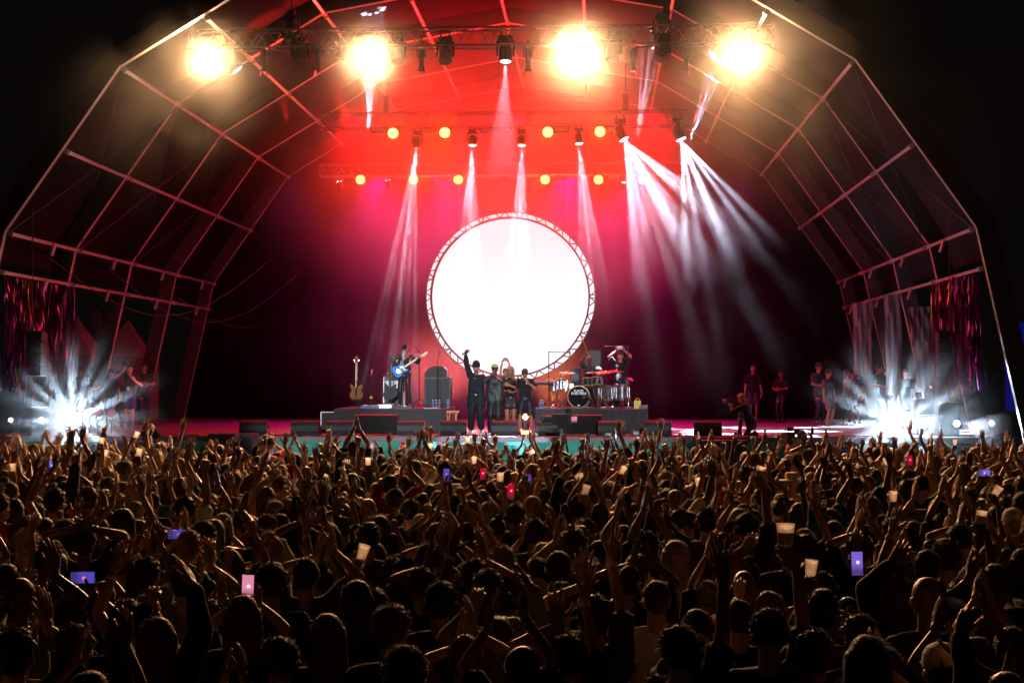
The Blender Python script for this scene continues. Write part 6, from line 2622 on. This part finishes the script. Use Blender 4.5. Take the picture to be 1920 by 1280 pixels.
MICH = MB().tube((0, 0, -0.1), (0, 0, 0.09), 0.013, 0.02, 10)
MICT = MB().ball((0, 0, 0.11), 0.026, 10)

# the four in front, arm in arm
o, H = performer(dict(R=dict(w=(0.27, 0.02, 2.0), pole=(0.6, -0.3, 0), hand='grip', d=(-0.15, 0.1, 1), n=(-0.6, 0.8, 0)),
                      L=dict(w=(-0.5, -0.02, 1.42), pole=(-0.2, -0.6, -0.6), hand='relax', d=(-1, 0.3, -0.3), n=(0, 0.5, -1)),
                      top='jacket', hem=-0.3, legs='wide', cut=0.8, bulk=1.02, RL=dict(a=(0.13, 0, 0.09)), LL=dict(a=(-0.13, 0, 0.09)), seed=50), 893, 40.9,
                 'singer in dark tall hat and white glasses, arm raised high with microphone', skin='light', top=M_denim, legs=M_denim, shoes=M_shoew, hairkind=None, topname='jacket', sc=1.0)
extra(o, H, 'hat', MB().lathe([(0.096, 0.03), (0.1, 0.06), (0.1, 0.11), (0.085, 0.16), (0.05, 0.2), (0.01, 0.215)], 20, Matrix.Diagonal((1, 1.16, 1, 1))), M_denim, head=True)
gl = MB()
for s in (-1, 1):
    gl.path([(s * 0.036 + 0.03 * math.cos(a), 0.098, 0.006 + 0.018 * math.sin(a)) for a in [k * PI / 4 for k in range(8)]], 0.006, 6, True)
    gl.tube((s * 0.066, 0.095, 0.008), (s * 0.088, 0.0, 0.008), 0.004)
gl.tube((-0.01, 0.1, 0.008), (0.01, 0.1, 0.008), 0.005)
extra(o, H, 'glasses', gl, M_white, head=True)
extra(o, H, 'necklace', MB().path([(0.075 * math.cos(a), 0.055 + 0.06 * math.sin(a), 1.43 - 0.035 * max(0, math.sin(a))) for a in [k * PI / 8 for k in range(16)]], 0.01, 6, True), mat('teal_beads', (0.02, 0.5, 0.55), 0.3))
extra(o, H, 'buckle', MB().bbox((0, 0.175, 0.99), (0.05, 0.012, 0.035), 0.004), M_chrome)
sk = MB()
for s in (-1, 1):
    sk.tube((s * 0.13, 0.0, 0.1), (s * 0.13, 0.0, 0.2), 0.045, 0.046, 12)
extra(o, H, 'sock', sk, M_black)
held(o, H, 1, 'microphone', MICH, M_black, 'dark microphone gripped high in the raised hand before the screen', 'microphone', axis=(0.9, 0.1, -0.45), parts=[('mic_head', MICT, M_shell)])

o, H = performer(dict(R=dict(w=(0.07, 0.19, 1.5), pole=(0.9, 0.2, -0.8), hand='grip', d=(-0.6, 0.2, 0.8), n=(-0.5, -0.6, 0.3)),
                      L=dict(w=(-0.48, -0.05, 1.38), pole=(-0.2, -0.6, -0.6), hand='relax', d=(-1, 0.1, -0.3), n=(0, 0.5, -1)),
                      top='jacket', hem=-0.14, legs='wide', bulk=1.14, RL=dict(a=(0.12, 0, 0.09)), LL=dict(a=(-0.1, 0, 0.09)), seed=51), 928, 41.0,
                 'singer with upturned tan cap brim, singing into a microphone in baggy black clothes', skin='brown', top=M_sil, hairkind='crop', topname='jacket', legs=M_black, sc=0.985)
mb = MB()
mb.lathe([(0.092, 0.02), (0.095, 0.06), (0.085, 0.105), (0.05, 0.135), (0.01, 0.142)], 20, Matrix.Diagonal((1, 1.14, 1, 1)))
extra(o, H, 'cap', mb, M_black, head=True)
mb = MB()
mb.prism([(0.1 * math.cos(a), 0.0 + 0.1 * math.sin(a)) for a in [PI * (0.02 + 0.96 * i / 12) for i in range(13)]], -0.004, 0.004, Matrix.Translation((0, 0.095, 0.055)) @ Matrix.Rotation(R(62), 4, 'X'))
extra(o, H, 'cap_brim', mb, mat('cap_tan', (0.6, 0.5, 0.2), 0.6), head=True)
held(o, H, 1, 'microphone', MICH, M_black, 'black microphone at the lips of the man with the tan brim', 'microphone', axis=(-0.5, -0.4, 0.6), parts=[('mic_head', MICT, M_shell)])

o, H = performer(dict(fem=True, R=dict(w=(0.36, -0.12, 1.3), pole=(0.4, -0.6, -0.6), hand='relax', d=(1, 0, 0.3), n=(0, 1, 0)),
                      L=dict(w=(-0.06, 0.2, 1.08), pole=(-1, -0.3, -0.5), hand='grip', d=(0.9, 0.4, 0.1), n=(0, -0.3, 1)),
                      top='tank', hem=-0.16, legs='skirt', bulk=0.9, RL=dict(a=(0.08, 0, 0.09)), LL=dict(a=(-0.11, 0.03, 0.09)), seed=52), 957, 41.6,
                 'woman in short black dress with long braided fair hair, hand at her waist', skin='tan', hairkind='wavy', haircol='fair', legs=M_black, topname='dress_top', legname='skirt', sc=0.96)
held(o, H, -1, 'microphone', MICH, M_black, 'black microphone held low at the waist of the woman', 'microphone', axis=(1, 0.2, 0.1), parts=[('mic_head', MICT, M_shell)])

o, H = performer(dict(L=dict(w=(-0.09, 0.24, 1.36), pole=(-1, -0.1, -0.9), hand='grip', d=(0.5, 0.25, 0.75), n=(0.5, -0.7, 0)),
                      R=dict(w=(0.42, -0.1, 1.3), pole=(0.3, -0.6, -0.6), hand='relax', d=(1, 0, 0.2), n=(0, 1, 0)),
                      headdir=(0.05, 0.42, 0.9), top='tee', hem=-0.12, legs='shorts', cut=1.0, bulk=1.12, RL=dict(a=(0.16, 0.1, 0.09)), LL=dict(a=(-0.2, 0, 0.09)), seed=53), 985, 40.8,
                 'singer in black tee, long shorts and beanie, head bowed over a white microphone', skin='tan', hairkind=None, legs=M_black, legname='shorts', sc=0.94)
extra(o, H, 'beanie', MB().ball((0, -0.012, 0.035), (0.088, 0.106, 0.1), 18), M_black, head=True, smooth=True)
held(o, H, -1, 'microphone', MICH, M_white, 'white microphone at the chin of the bowed singer', 'microphone', axis=(0.1, -0.05, 0.9), parts=[('mic_head', MICT, M_shell)])

performer(dict(R=dict(w=(0.09, 0.08, 1.98), pole=(1, 0.1, 0), hand='relax', d=(-0.6, 0.1, 0.9), n=(-0.6, 0.6, 0)), L=dict(w=(-0.09, 0.08, 1.98), pole=(-1, 0.1, 0), hand='relax', d=(0.6, 0.1, 0.9), n=(0.6, 0.6, 0)),
               top='tank', fem=True, seed=54), 948, 43.4, 'person behind the group joining both hands overhead, washed pink', skin='light', top=M_top['pink'], hairkind='ponytail', haircol='auburn', sc=0.94)  # top coloured pink to stand for the pink light in the smoke

# guitarist
o, H = performer(dict(R=dict(w=(0.1, 0.24, 1.1), pole=(1, -0.3, -0.4), hand='relax', d=(-0.7, 0.2, -0.5), n=(-0.2, -1, 0)), L=dict(w=(-0.48, 0.34, 1.38), pole=(-0.6, -0.2, -0.9), hand='grip', d=(0.1, 0.6, 0.8), n=(0.8, -0.4, 0.2)),
                      top='long', hem=-0.1, headyaw=-0.15, headdir=(0, 0.16, 1), RL=dict(a=(0.14, 0, 0.09)), LL=dict(a=(-0.16, 0.1, 0.09)), seed=55), 759, 42.2,
                 'bearded guitarist in black cap and flowered black jacket playing a blue guitar', z=RZ, rot=176, skin='light', top=M_floral, legs=M_black, hairkind='short', haircol='grey', topname='jacket', sc=0.93)
cpo = link(bpy.data.objects.new('cap', CAPM['black']), o)
cpo.matrix_local = H['head'].copy()
bm2 = MB()
rnd = random.Random(4)
bm2.ball((0, 0.062, -0.09), (0.056, 0.04, 0.06), 12)
bm2.caps((0, 0.08, -0.11), (0, 0.105, -0.25), 0.05, 0.02, 12)
for k in range(10):
    bm2.caps((rnd.uniform(-.045, .045), 0.085, -0.12), (rnd.uniform(-.04, .04), 0.11, -0.21 - rnd.random() * 0.06), 0.016, 0.007, 7)
v_, f_, m_ = join([remesh(bm2, 0.006, 1, 0.6)])
bo = bpy.data.objects.new('beard', to_mesh('beard', v_, f_, m_, [mat('beard_grey', (0.5, 0.5, 0.5), 0.6)]))
link(bo, o)
bo.matrix_local = H['head'].copy()
ge = empty('electric_guitar')
ge.matrix_basis = o.matrix_basis @ Matrix.Translation((0.1, 0.24, 1.06)) @ Euler((0.12, R(-57), 0.05)).to_matrix().to_4x4() @ Matrix.Rotation(PI, 4, 'Z')
tag(ge, 'bright blue electric guitar with white pickguard slung on the bearded guitarist', 'guitar')
Mg = Matrix.Translation((0, 0, -0.14)) @ Matrix.Rotation(R(90), 4, 'X')
key = [(0, -0.06), (0.1, -0.05), (0.165, 0.02), (0.16, 0.1), (0.11, 0.17), (0.12, 0.24), (0.15, 0.31), (0.12, 0.35), (0.07, 0.32), (0.04, 0.28), (-0.03, 0.28), (-0.06, 0.33), (-0.12, 0.34), (-0.15, 0.28), (-0.12, 0.2), (-0.12, 0.14), (-0.17, 0.06), (-0.15, -0.02), (-0.08, -0.06)]
MB().prism(key, -0.022, 0.022, Mg).build('body', M_blue, ge)
MB().prism([(0.02, 0.03), (0.1, 0.08), (0.08, 0.2), (0.1, 0.28), (0.03, 0.27), (-0.05, 0.28), (-0.07, 0.18), (-0.04, 0.1)], 0.024, 0.028, Mg).build('pickguard', M_white, ge)
MB().box((0, -0.032, 0.44), (0.05, 0.02, 0.62)).build('neck', M_maple, ge)
MB().prism([(-0.025, 0.88), (0.025, 0.88), (0.05, 0.95), (0.03, 1.06), (-0.03, 1.05)], 0.018, 0.034, Mg).build('headstock', M_maple, ge)
MB().box((0, -0.032, -0.06), (0.08, 0.014, 0.06)).build('bridge', M_chrome, ge)
extra(o, H, 'guitar_strap', MB().path([(0.1, 0.17, 1.22), (0.02, 0.17, 1.32), (-0.1, 0.13, 1.45), (-0.13, 0.0, 1.52), (-0.08, -0.13, 1.4), (0.08, -0.16, 1.2)], 0.016, 6), mat('strap_orange', (0.6, 0.25, 0.08), 0.6))

# drummer, phone man behind him
o, H = performer(dict(pelvis=(0, 0, 0.56), R=dict(w=(0.08, 0.3, 1.42), pole=(0.9, 0, -0.9), hand='fist', d=(-0.1, 0.1, 1), n=(-0.3, 0.9, 0)), L=dict(w=(-0.36, 0.5, 0.95), pole=(-1, 0, -0.3), hand='fist', d=(0.1, 1, -0.1), n=(0, 0, -1)),
                      RL=dict(a=(0.22, 0.5, 0.09)), LL=dict(a=(-0.22, 0.5, 0.09)), top='tee', seed=56), 1105, 43.15,
                 'bald drummer seated behind the kit in dark tee raising a drumstick', z=RZ, skin='brown', hairkind=None, legs=M_black, top=M_top['charcoal'], sc=1.0)
held(o, H, 1, 'drumstick', MB().tube((0, 0, -0.08), (0, 0, 0.3), 0.009, 0.006), M_orange_w, 'pale drumstick upright in the drummer hand', 'drumstick', axis=(0.35, 0.1, 1))
o, H = performer(dict(R=dict(w=(0.13, 0.22, 1.78), pole=(0.9, 0, -0.4), hand='phone', d=(-0.4, 0.1, 0.8), n=(-0.6, 0.7, 0)), L=dict(w=(-0.1, 0.24, 1.8), pole=(-1, 0, -0.3), hand='phone', d=(0.4, 0.1, 0.8), n=(0.6, 0.7, 0)),
                      top='tee', headdir=(0, -0.1, 1), seed=57), 1163, 44.2, 'man in black standing behind the drums photographing with lifted arms', z=SZ + 0.4, skin='light', hairkind='short', legs=M_black, sc=0.97)
e = empty('mobile_phone')
e.matrix_basis = o.matrix_basis @ Matrix.Translation((0.02, 0.3, 1.87))
tag(e, 'pale phone held sideways above the drum kit', 'phone')
MB().bbox((0, 0, 0), (0.155, 0.01, 0.078), 0.004).build('case', M_white, e)
MB().box((0, -0.0062, 0), (0.14, 0.001, 0.066)).build('screen', M_phone, e)
gear('crate', 1163, 44.2, SZ, (0.6, 0.5, 0.395), 'black box the photographing man stands on', 'box', M_black, [('edging', MB().box((0, -0.252, 0.38), (0.58, 0.012, 0.02)), M_alu)])

# crew at the stage sides
STAND = [dict(top='tee', seed=60), dict(top='tee', seed=61, L=dict(w=(-0.1, 0.25, 1.15), pole=(-1, -0.5, -0.4), hand='relax', d=(1, 0.3, 0), n=(0, -1, 0)), R=dict(w=(0.1, 0.24, 1.12), pole=(1, -0.5, -0.4), hand='relax', d=(-1, 0.3, 0), n=(0, -1, 0))),
         dict(top='tank', fem=True, seed=62, R=dict(w=(0.05, 0.22, 1.5), pole=(1, -0.2, -0.6), hand='phone', d=(0, 0.1, 1), n=(-1, 0, 0)))]
CH = [human(dict(P, vox=0.011, rat=0.3, legs=('shorts' if i == 0 else 'long'))) for i, P in enumerate(STAND)]
for i, (px, Y, k, skn, tp, hk, hc, rt, lb) in enumerate((
        (1412, 52.5, 0, 'light', 'black', 'crop', 'dark', 170, 'dim crew man in shorts nearest the dark centre'),
        (1465, 51.6, 1, 'tan', 'black', 'fade', 'dark', 150, 'dim crew man holding a light at his waist'),
        (1535, 49.8, 1, 'light', 'charcoal', 'short', 'brown', 165, 'crew man with folded hands beside the shorts man'),
        (1553, 48.4, 0, 'light', 'charcoal', 'short', 'dark', 200, 'crew man in pale shorts and tee standing well lit'),
        (1588, 48.8, 2, 'light', 'grey', 'long', 'brown', 190, 'crew woman in light top lifting her hand'),
        (1606, 50.6, 0, 'light', 'navy', 'short', 'fair', 160, 'crew man in navy behind the glare'),
        (1648, 49, 1, 'tan', 'teal', 'curly', 'dark', 180, 'crew person in teal top behind the glare'),
        (1661, 50.4, 2, 'light', 'charcoal', 'ponytail', 'dark', 200, 'crew woman with ponytail above the glare'),
        (1698, 46, 0, 'light', 'black', 'cap', 'dark', 170, 'crew man in a dark cap above the glare'),
        (1733, 46.5, 1, 'tan', 'black', 'short', 'dark', 190, 'crew man in black by the pink drape'),
        (1760, 46, 1, 'tan', 'charcoal', 'bun', 'brown', 190, 'crew person by the speaker stack'),
        (152, 44.5, 0, 'tan', 'black', 'short', 'dark', 150, 'dim crew man in black above the huge glare'),
        (175, 46, 1, 'light', 'black', 'crop', 'dark', 200, 'dim crew man behind the others by the white tent'),
        (208, 46, 0, 'light', 'black', 'short', 'brown', 190, 'crew man beside the camera operator'),
        (222, 47, 2, 'tan', 'charcoal', 'long', 'dark', 170, 'crew woman half hidden behind the camera operator'),
        (270, 49, 1, 'light', 'charcoal', 'short', 'dark', 200, 'dim crew man past the camera operator'))):
    H = CH[k]
    H['topname'] = 'shirt'
    o = make_person(H, skn, tp, M_top['grey'] if px == 1553 else M_jean, None, hc, hk if hk in HAIRS else 'crop', i)
    if hk == 'cap':
        c_ = link(bpy.data.objects.new('cap', CAPM['black']), o)
        c_.matrix_local = H['head'].copy()
    o.location = fl(px, Y)
    o.rotation_euler = (0, 0, R(rt + random.Random(i + 50).uniform(-25, 45)))
    o.scale = (random.Random(i).uniform(0.9, 1.06),) * 3
    tag(o, lb, 'person', 'crew people waiting at the stage sides')

# camera operator with a gimbal at the left, in navy shorts
def cam_mesh(e, s=1.0):
    MB().bbox((0, 0, 0), (0.14 * s, 0.3 * s, 0.16 * s), 0.02).build('body', M_fix, e)
    MB().lathe([(0.045 * s, 0), (0.055 * s, 0.05 * s), (0.055 * s, 0.16 * s), (0.062 * s, 0.17 * s), (0.062 * s, 0.2 * s)], 16, Matrix.Translation((0, 0.14 * s, 0)) @ Matrix.Rotation(R(-90), 4, 'X')).build('lens', M_black, e)
    MB().bbox((0.0, -0.1 * s, 0.13 * s), (0.1 * s, 0.05 * s, 0.07 * s), 0.01).build('viewfinder', M_black, e)
    MB().path([(0, 0.12 * s, 0.08 * s), (0, 0.1 * s, 0.14 * s), (0, -0.04 * s, 0.14 * s), (0, -0.06 * s, 0.08 * s)], 0.012 * s).build('handle', M_fix, e)


o, H = performer(dict(R=dict(w=(0.12, 0.26, 1.62), pole=(1, 0, -0.8), hand='grip', d=(-0.3, 0.1, 1), n=(-0.4, 0.9, 0)), L=dict(w=(-0.16, 0.22, 1.34), pole=(-1, -0.2, -0.9), hand='grip', d=(0.3, 0.3, 1), n=(0.6, 0.6, 0)),
                      top='tee', legs='shorts', cut=0.9, seed=58, headyaw=0.3), 243, 44.3, 'camera operator in navy shorts with a green pass lifting a camera rig', rot=190, skin='light', legs=M_top['navy'], legname='shorts', hairkind='crop', sc=1.0)
extra(o, H, 'badge', MB().box((0.02, 0.152, 1.12), (0.08, 0.006, 0.1)), mat('pass_green', (0.1, 0.5, 0.3), 0.5))
e = empty('video_camera')
e.matrix_basis = o.matrix_basis @ Matrix.Translation((0.08, 0.3, 1.8))
tag(e, 'camera rig held above the head of the operator in navy shorts', 'camera')
cam_mesh(e)
MB().path([(-0.2, 0.05, -0.05), (-0.2, 0.05, 0.16), (0.2, 0.05, 0.16), (0.2, 0.05, -0.05)], 0.014).build('rig', M_fix, e)

# kneeling blonde camerawoman on the deck
o, H = performer(dict(fem=True, pelvis=(0, -0.16, 0.27), lean=(0, 0.4, 1), R=dict(w=(0.07, 0.34, 0.74), pole=(1, -0.2, -0.9), hand='grip', d=(-0.2, 0.7, 0.7), n=(-0.6, 0, -1)), L=dict(w=(-0.07, 0.34, 0.72), pole=(-1, -0.2, -0.9), hand='grip', d=(0.2, 0.7, 0.7), n=(0.6, 0, -1)),
                      RL=dict(a=(0.14, 0.22, 0.09), pole=(0, 1, 0.7)), LL=dict(a=(-0.12, -0.34, 0.09), pole=(0, 1, -0.6), toe=(-0.1, 1, -0.2)), top='long', headdir=(0, 0.3, 1), seed=59), 1397, 40.2,
                 'kneeling camerawoman with long fair hair in black on the deck edge', rot=60, skin='light', hairkind='long', haircol='fair', legs=M_black, sc=0.98)
e = empty('photo_camera')
e.matrix_basis = o.matrix_basis @ Matrix.Translation((0.0, 0.36, 0.86))
tag(e, 'small camera in the hands of the kneeling fair haired woman', 'camera')
cam_mesh(e, 0.75)

# pit cameras and their operators
PY = 35.2
def pit_operator(px, lab, clab, rot=10, pcam=None, sk_='tan'):
    z0 = 0.35
    o, H = performer(dict(R=dict(w=(0.14, 0.4, 1.42), pole=(1, -0.3, -0.8), hand='grip', d=(-0.2, 0.8, 0.4), n=(-1, 0, -0.3)), L=dict(w=(-0.12, 0.4, 1.4), pole=(-1, -0.3, -0.8), hand='grip', d=(0.2, 0.8, 0.4), n=(1, 0, -0.3)),
                          top='tee', seed=70, headdir=(0, 0.2, 1)), px, PY, lab, z=-0.08, rot=rot, skin=sk_, hairkind='short', sc=1.0)
    o.location.z = 0.0
    hp = MB()
    for s in (-1, 1):
        hp.tube((s * 0.08, -0.01, -0.005), (s * 0.105, -0.01, -0.005), 0.038, 0.034, 12)
    hp.path([(0.095 * math.cos(a), -0.01, 0.03 + 0.1 * math.sin(a)) for a in [PI * k / 12 for k in range(13)]], 0.009, 6)
    extra(o, H, 'headphones', hp, M_black, head=True)
    p = Vector((fl(pcam, PY + 0.6).x, PY + 0.62, 1.62))
    e = empty('broadcast_camera', p, (0, 0, R(rot * 0.6)))
    tag(e, clab, 'camera', 'broadcast cameras in the pit')
    cam_mesh(e, 1.35)
    c_ = MB()
    for k in range(3):
        a = k * 2.094
        c_.tube((0, 0, -0.15), (0.4 * math.cos(a), 0.4 * math.sin(a), -1.61), 0.022)
    c_.bbox((0, 0, -0.14), (0.16, 0.16, 0.08), 0.02)
    c_.build('tripod', M_fix, e)
    MB().bbox((0.16, -0.12, 0.12), (0.14, 0.03, 0.1), 0.008).build('viewfinder_screen', M_black, e)


pit_operator(291, 'pit camera operator with headphones before the pale deck', 'broadcast camera in the pit at the headphone man', -18, 279)
pit_operator(1505, 'pit camera operator beside the tripod camera near the crew', 'broadcast camera on tripod before the waiting crew', 25, 1477)
p = Vector((fl(1055, 36.5).x, 36.6, 1.98))
e = empty('broadcast_camera', p, (0, 0, R(60)))
tag(e, 'broadcast camera with glowing viewfinder before the drum platform', 'camera', 'broadcast cameras in the pit')
cam_mesh(e, 1.5)
c_ = MB()
for k in range(3):
    a = k * 2.094 + 0.4
    c_.tube((0, 0, -0.15), (0.45 * math.cos(a), 0.45 * math.sin(a), -1.96), 0.024)
c_.bbox((0, 0, -0.16), (0.18, 0.18, 0.1), 0.02)
c_.build('tripod', M_fix, e)
v = MB().bbox((0.0, -0.3, 0.0), (0.2, 0.03, 0.13), 0.008).build('viewfinder_screen', screen_mat('pink'), e)

# ================================================================== PIT, SCRIM, SIDES
x0, x1 = fl(318, 38.35).x, fl(1500, 38.35).x
sc_ = curtain(x0, x1, 0.04, 1.4, 0.62, 0.05, 8, 8).build('scrim', M_teal, smooth=True, loc=(0, 38.34, 0))
tag(sc_, 'teal green cloth hung along the stage front behind the raised hands', 'cloth')
for pa, pb, Y, zt, lb in ((390, 474, 36.9, 1.63, 'big black bass box in the pit before the outer wedge'), (850, 928, 36.9, 1.4, 'low black box in the pit under the singers'), (1310, 1402, 36.9, 1.5, 'big black bass box in the pit by the kneeling woman')):
    a, b_ = fl(pa, Y), fl(pb, Y)
    e = empty('bass_speaker', ((a.x + b_.x) / 2, Y, 0))
    tag(e, lb, 'speaker', 'bass speakers in the pit')
    w = b_.x - a.x
    MB().bbox((0, 0.35, zt / 2), (w, 0.7, zt), 0.02).build('cabinet', M_black, e)
    for k in range(2):
        MB().bbox(((k - 0.5) * w * 0.48, -0.01, zt / 2), (w * 0.44, 0.02, zt * 0.9), 0.006).build('grille', M_gaff, e)
# crowd barrier
e = empty('crowd_barrier', (0, 32.4, 0))
tag(e, 'steel crowd barrier between the front row and the pit', 'barrier')
mb = MB()
for k in range(-11, 12):
    mb.box((k * 1.05, 0, 0.6), (0.04, 0.06, 1.2))
    mb.box((k * 1.05, 0.5, 0.02), (0.04, 1.0, 0.03))
mb.box((0, 0, 1.18), (24, 0.05, 0.05))
mb.build('frame', M_alu, e)
MB().box((0, 0.03, 0.6), (24, 0.01, 1.0)).build('panel', M_shell, e)

# glitter curtains hanging from the side rails
M_foilp = mat('foil_purple', (0.22, 0.03, 0.2), 0.3, 1.0, var=0.3, scale=5)
M_foilg = mat('foil_gold', (0.4, 0.2, 0.06), 0.3, 1.0, var=0.3, scale=5)
for sx, lab in ((-1, 'purple and gold foil strip curtain beside the cold glare and white tents'), (1, 'purple foil strip curtain beside the blue screen')):
    e = empty('foil_curtain', (sx * 10.85, 38.5, 5.2))
    tag(e, lab, 'curtain', 'foil strip curtains at the tent mouth')
    rnd = random.Random(20 + sx)
    for nm, n, M_ in (('purple_strips', 95, M_foilp), ('gold_strips', 34, M_foilg)):
        mb = MB()
        for k in range(n):
            y_ = rnd.uniform(-2.3, 2.3) if nm != 'gold_strips' else rnd.gauss(-0.6 if sx < 0 else 1.0, 0.8)
            y_ = max(-2.35, min(2.35, y_))
            if rnd.random() < 0.25:
                continue
            L_ = rnd.uniform(1.9, 2.9)
            w = rnd.uniform(0.01, 0.032)
            xo = rnd.gauss(0, 0.08)
            tw = rnd.uniform(0, 3)
            vs = []
            m = 12
            ph = rnd.uniform(0, 6)
            for j in range(m + 1):
                t = j / m
                a = tw + 2.2 * math.sin(t * 4 + ph)
                c = Vector((xo * (0.4 + t) + 0.05 * math.sin(t * 6 + ph), y_ + 0.05 * math.sin(t * 5 + ph * 2), -L_ * t))
                d = Vector((math.cos(a), math.sin(a), 0)) * w
                nrm = Vector((-math.sin(a), math.cos(a), 0)) * 0.0015
                vs += [c - d, c + d, c + d + nrm, c - d + nrm]
            fs = []
            for j in range(m):
                a = j * 4
                for q in range(4):
                    fs.append((a + q, a + (q + 1) % 4, a + 4 + (q + 1) % 4, a + 4 + q))
            mb.add(vs, fs)
        mb.build(nm, M_, e)
lamp('foil_light', 'SPOT', (-9.0, 36.0, 1.0), 60, (1.0, 0.45, 0.5), (-1.9, 2.4, 3.2), 60, 0.6, 0.1)  # added lamp with no fixture, brightens the foil strips
lamp('foil_light', 'SPOT', (9.0, 36.0, 1.0), 60, (1.0, 0.35, 0.6), (1.9, 2.4, 3.2), 60, 0.6, 0.1)  # same added fill for the other foil curtain

# speaker hangs and stacks by the curtains
for sx, px, Y, lb in ((-1, 57, 37.2, 'black stacked speaker hang before the purple foil curtain'), (1, 1783, 38.4, 'black stacked speaker hang before the foil curtain at the blue screen side')):
    p = at(px, 665, Y)
    e = empty('speaker_hang', (p.x, Y, p.z - 0.5))
    tag(e, lb, 'speaker', 'speaker hangs at the tent mouth')
    for k in range(4):
        MB().bbox((0, 0.03 * k, 0.13 + k * 0.26), (0.62, 0.42, 0.245), 0.02, (R(-3 * k), 0, 0)).build('cabinet', M_black, e)
    MB().tube((0, 0.1, 1.05), (0, 0.1, 4.0), 0.012).build('hoist_chain', M_black, e)
for px, Y, w, h, lb in ((82, 39.2, 0.46, 1.28, 'brownish lit speaker stack near the huge cold glare'), (1775, 40.0, 0.5, 1.5, 'dark speaker stack behind the outer cold lamps'), (1730, 41.0, 0.4, 0.9, 'lower dark case beside the speaker stack')):
    gear('speaker_stack', px, Y, SZ, (w, 0.5, h), lb, 'speaker', M_black, [('grille', MB().box((0, -0.256, h * 0.5), (w * 0.86, 0.01, h * 0.9)), M_gaff), ('handle', MB().box((0, -0.265, h * 0.55), (w * 0.9, 0.01, 0.02)), M_alu)], group='speaker stacks at the stage sides')

# white drapes at the right side, white tents outside at the left
for pa, pb, pt, pb2, Y, lb in ((1600, 1636, 568, 700, 47, 'pale hanging drape nearest the dark backdrop'), (1660, 1690, 552, 740, 43.2, 'slim pale drape tied to the tent rib'), (1706, 1745, 575, 640, 44, 'short pink lit drape by the speaker hang'), (1716, 1744, 640, 735, 43.5, 'pink lit lower drape by the speaker hang')):
    a, b_ = at(pa, pt, Y), at(pb, pb2, Y)
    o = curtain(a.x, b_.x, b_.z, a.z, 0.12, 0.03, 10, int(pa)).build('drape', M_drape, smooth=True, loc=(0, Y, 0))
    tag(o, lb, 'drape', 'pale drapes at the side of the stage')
for px, pyt, Y, w, lb in ((130, 572, 50.0, 1.25, 'white peaked tent nearest the foil curtain outside the stage'), (180, 580, 56.0, 1.0, 'white peaked tent in the middle between two ribs'), (240, 600, 54, 1.0, 'dim white peaked tent farthest in')):
    p = at(px, pyt, Y)
    e = empty('party_tent', (p.x, Y, 0))
    tag(e, lb, 'tent', 'white peaked tents outside')
    mb = MB()
    n = 8
    ze = 3.6
    prof = [(w * 1.2, ze), (w * 0.72, ze + (p.z - ze) * 0.3), (w * 0.34, ze + (p.z - ze) * 0.66), (0.04, p.z)]
    mb.lathe(prof, 4, Matrix.Rotation(R(45), 4, 'Z'))
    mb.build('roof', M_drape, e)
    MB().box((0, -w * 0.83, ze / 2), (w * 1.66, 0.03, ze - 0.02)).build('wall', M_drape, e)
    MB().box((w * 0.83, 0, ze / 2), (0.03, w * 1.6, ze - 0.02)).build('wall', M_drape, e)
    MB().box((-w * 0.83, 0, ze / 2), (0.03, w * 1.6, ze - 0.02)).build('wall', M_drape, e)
lamp('tent_light', 'SPOT', (-9.5, 43, 2.2), 160, (1.0, 0.35, 0.5), (-2.4, 7, 1.8), 70, 0.8, 0.3)  # unseen lamp added so the outside tents show pinkish
lamp('drape_light', 'SPOT', (8.5, 40.5, 2.6), 60, (1.0, 0.4, 0.65), (1.6, 4, 1.2), 80, 0.8, 0.3)  # weak pink lamp added to lift the side drapes
# blue screen at the edge
a, b_ = at(1884, 604, 47), at(2080, 770, 47)
e = empty('side_screen', ((a.x + b_.x) / 2, 47, 0))
tag(e, 'tall dim blue video screen standing outside the tent at the edge', 'screen')
MB().box((0, 0.06, (a.z + b_.z) / 2), (b_.x - a.x + 0.05, 0.1, a.z - b_.z + 0.05)).build('cabinet', M_black, e)
MB().box((0, 0, (a.z + b_.z) / 2), (b_.x - a.x, 0.01, a.z - b_.z)).build('display', glow('blue_glow', (0.005, 0.012, 0.35), 0.28), e)
MB().box((0, 0.1, b_.z / 2), (0.3, 0.1, b_.z)).build('stand', M_black, e)
# red honeycomb lamps low at the left
for px, k in ((168, 0), (183, 1), (209, 2)):
    p = at(px, 773, 41.0)
    e = empty('led_lamp', p)
    tag(e, ('dim pink honeycomb lamp nearest the huge glare', 'brighter pink honeycomb lamp beside the huge glare', 'narrow pink honeycomb lamp near the camera operator')[k], 'stage light', 'pink honeycomb lamps')
    Mx = Matrix.Rotation(R(90), 4, 'X')
    MB().lathe([(0.09, -0.16), (0.115, -0.12), (0.12, 0.0)], 16, Mx).build('housing', M_fix, e)
    mb = MB()
    for i in range(-4, 5):
        for j in range(-4, 5):
            x, z = (i + (j % 2) * 0.5) * 0.025, j * 0.023
            if x * x + z * z < 0.0105:
                mb.tube((x, 0.0, z), (x, -0.006, z), 0.008, n=6)
    mb.build('led', glow('pink_led', (1.0, 0.25, 0.35), 1.6 if k else 0.8), e)
    MB().path([(-0.13, 0, 0.0), (-0.13, 0.0, -0.2), (0.13, 0, -0.2), (0.13, 0, 0)], 0.01).build('yoke', M_fix, e)
    MB().tube((0, 0, -0.2), (0, 0, SZ - p.z), 0.015).build('stem', M_fix, e)
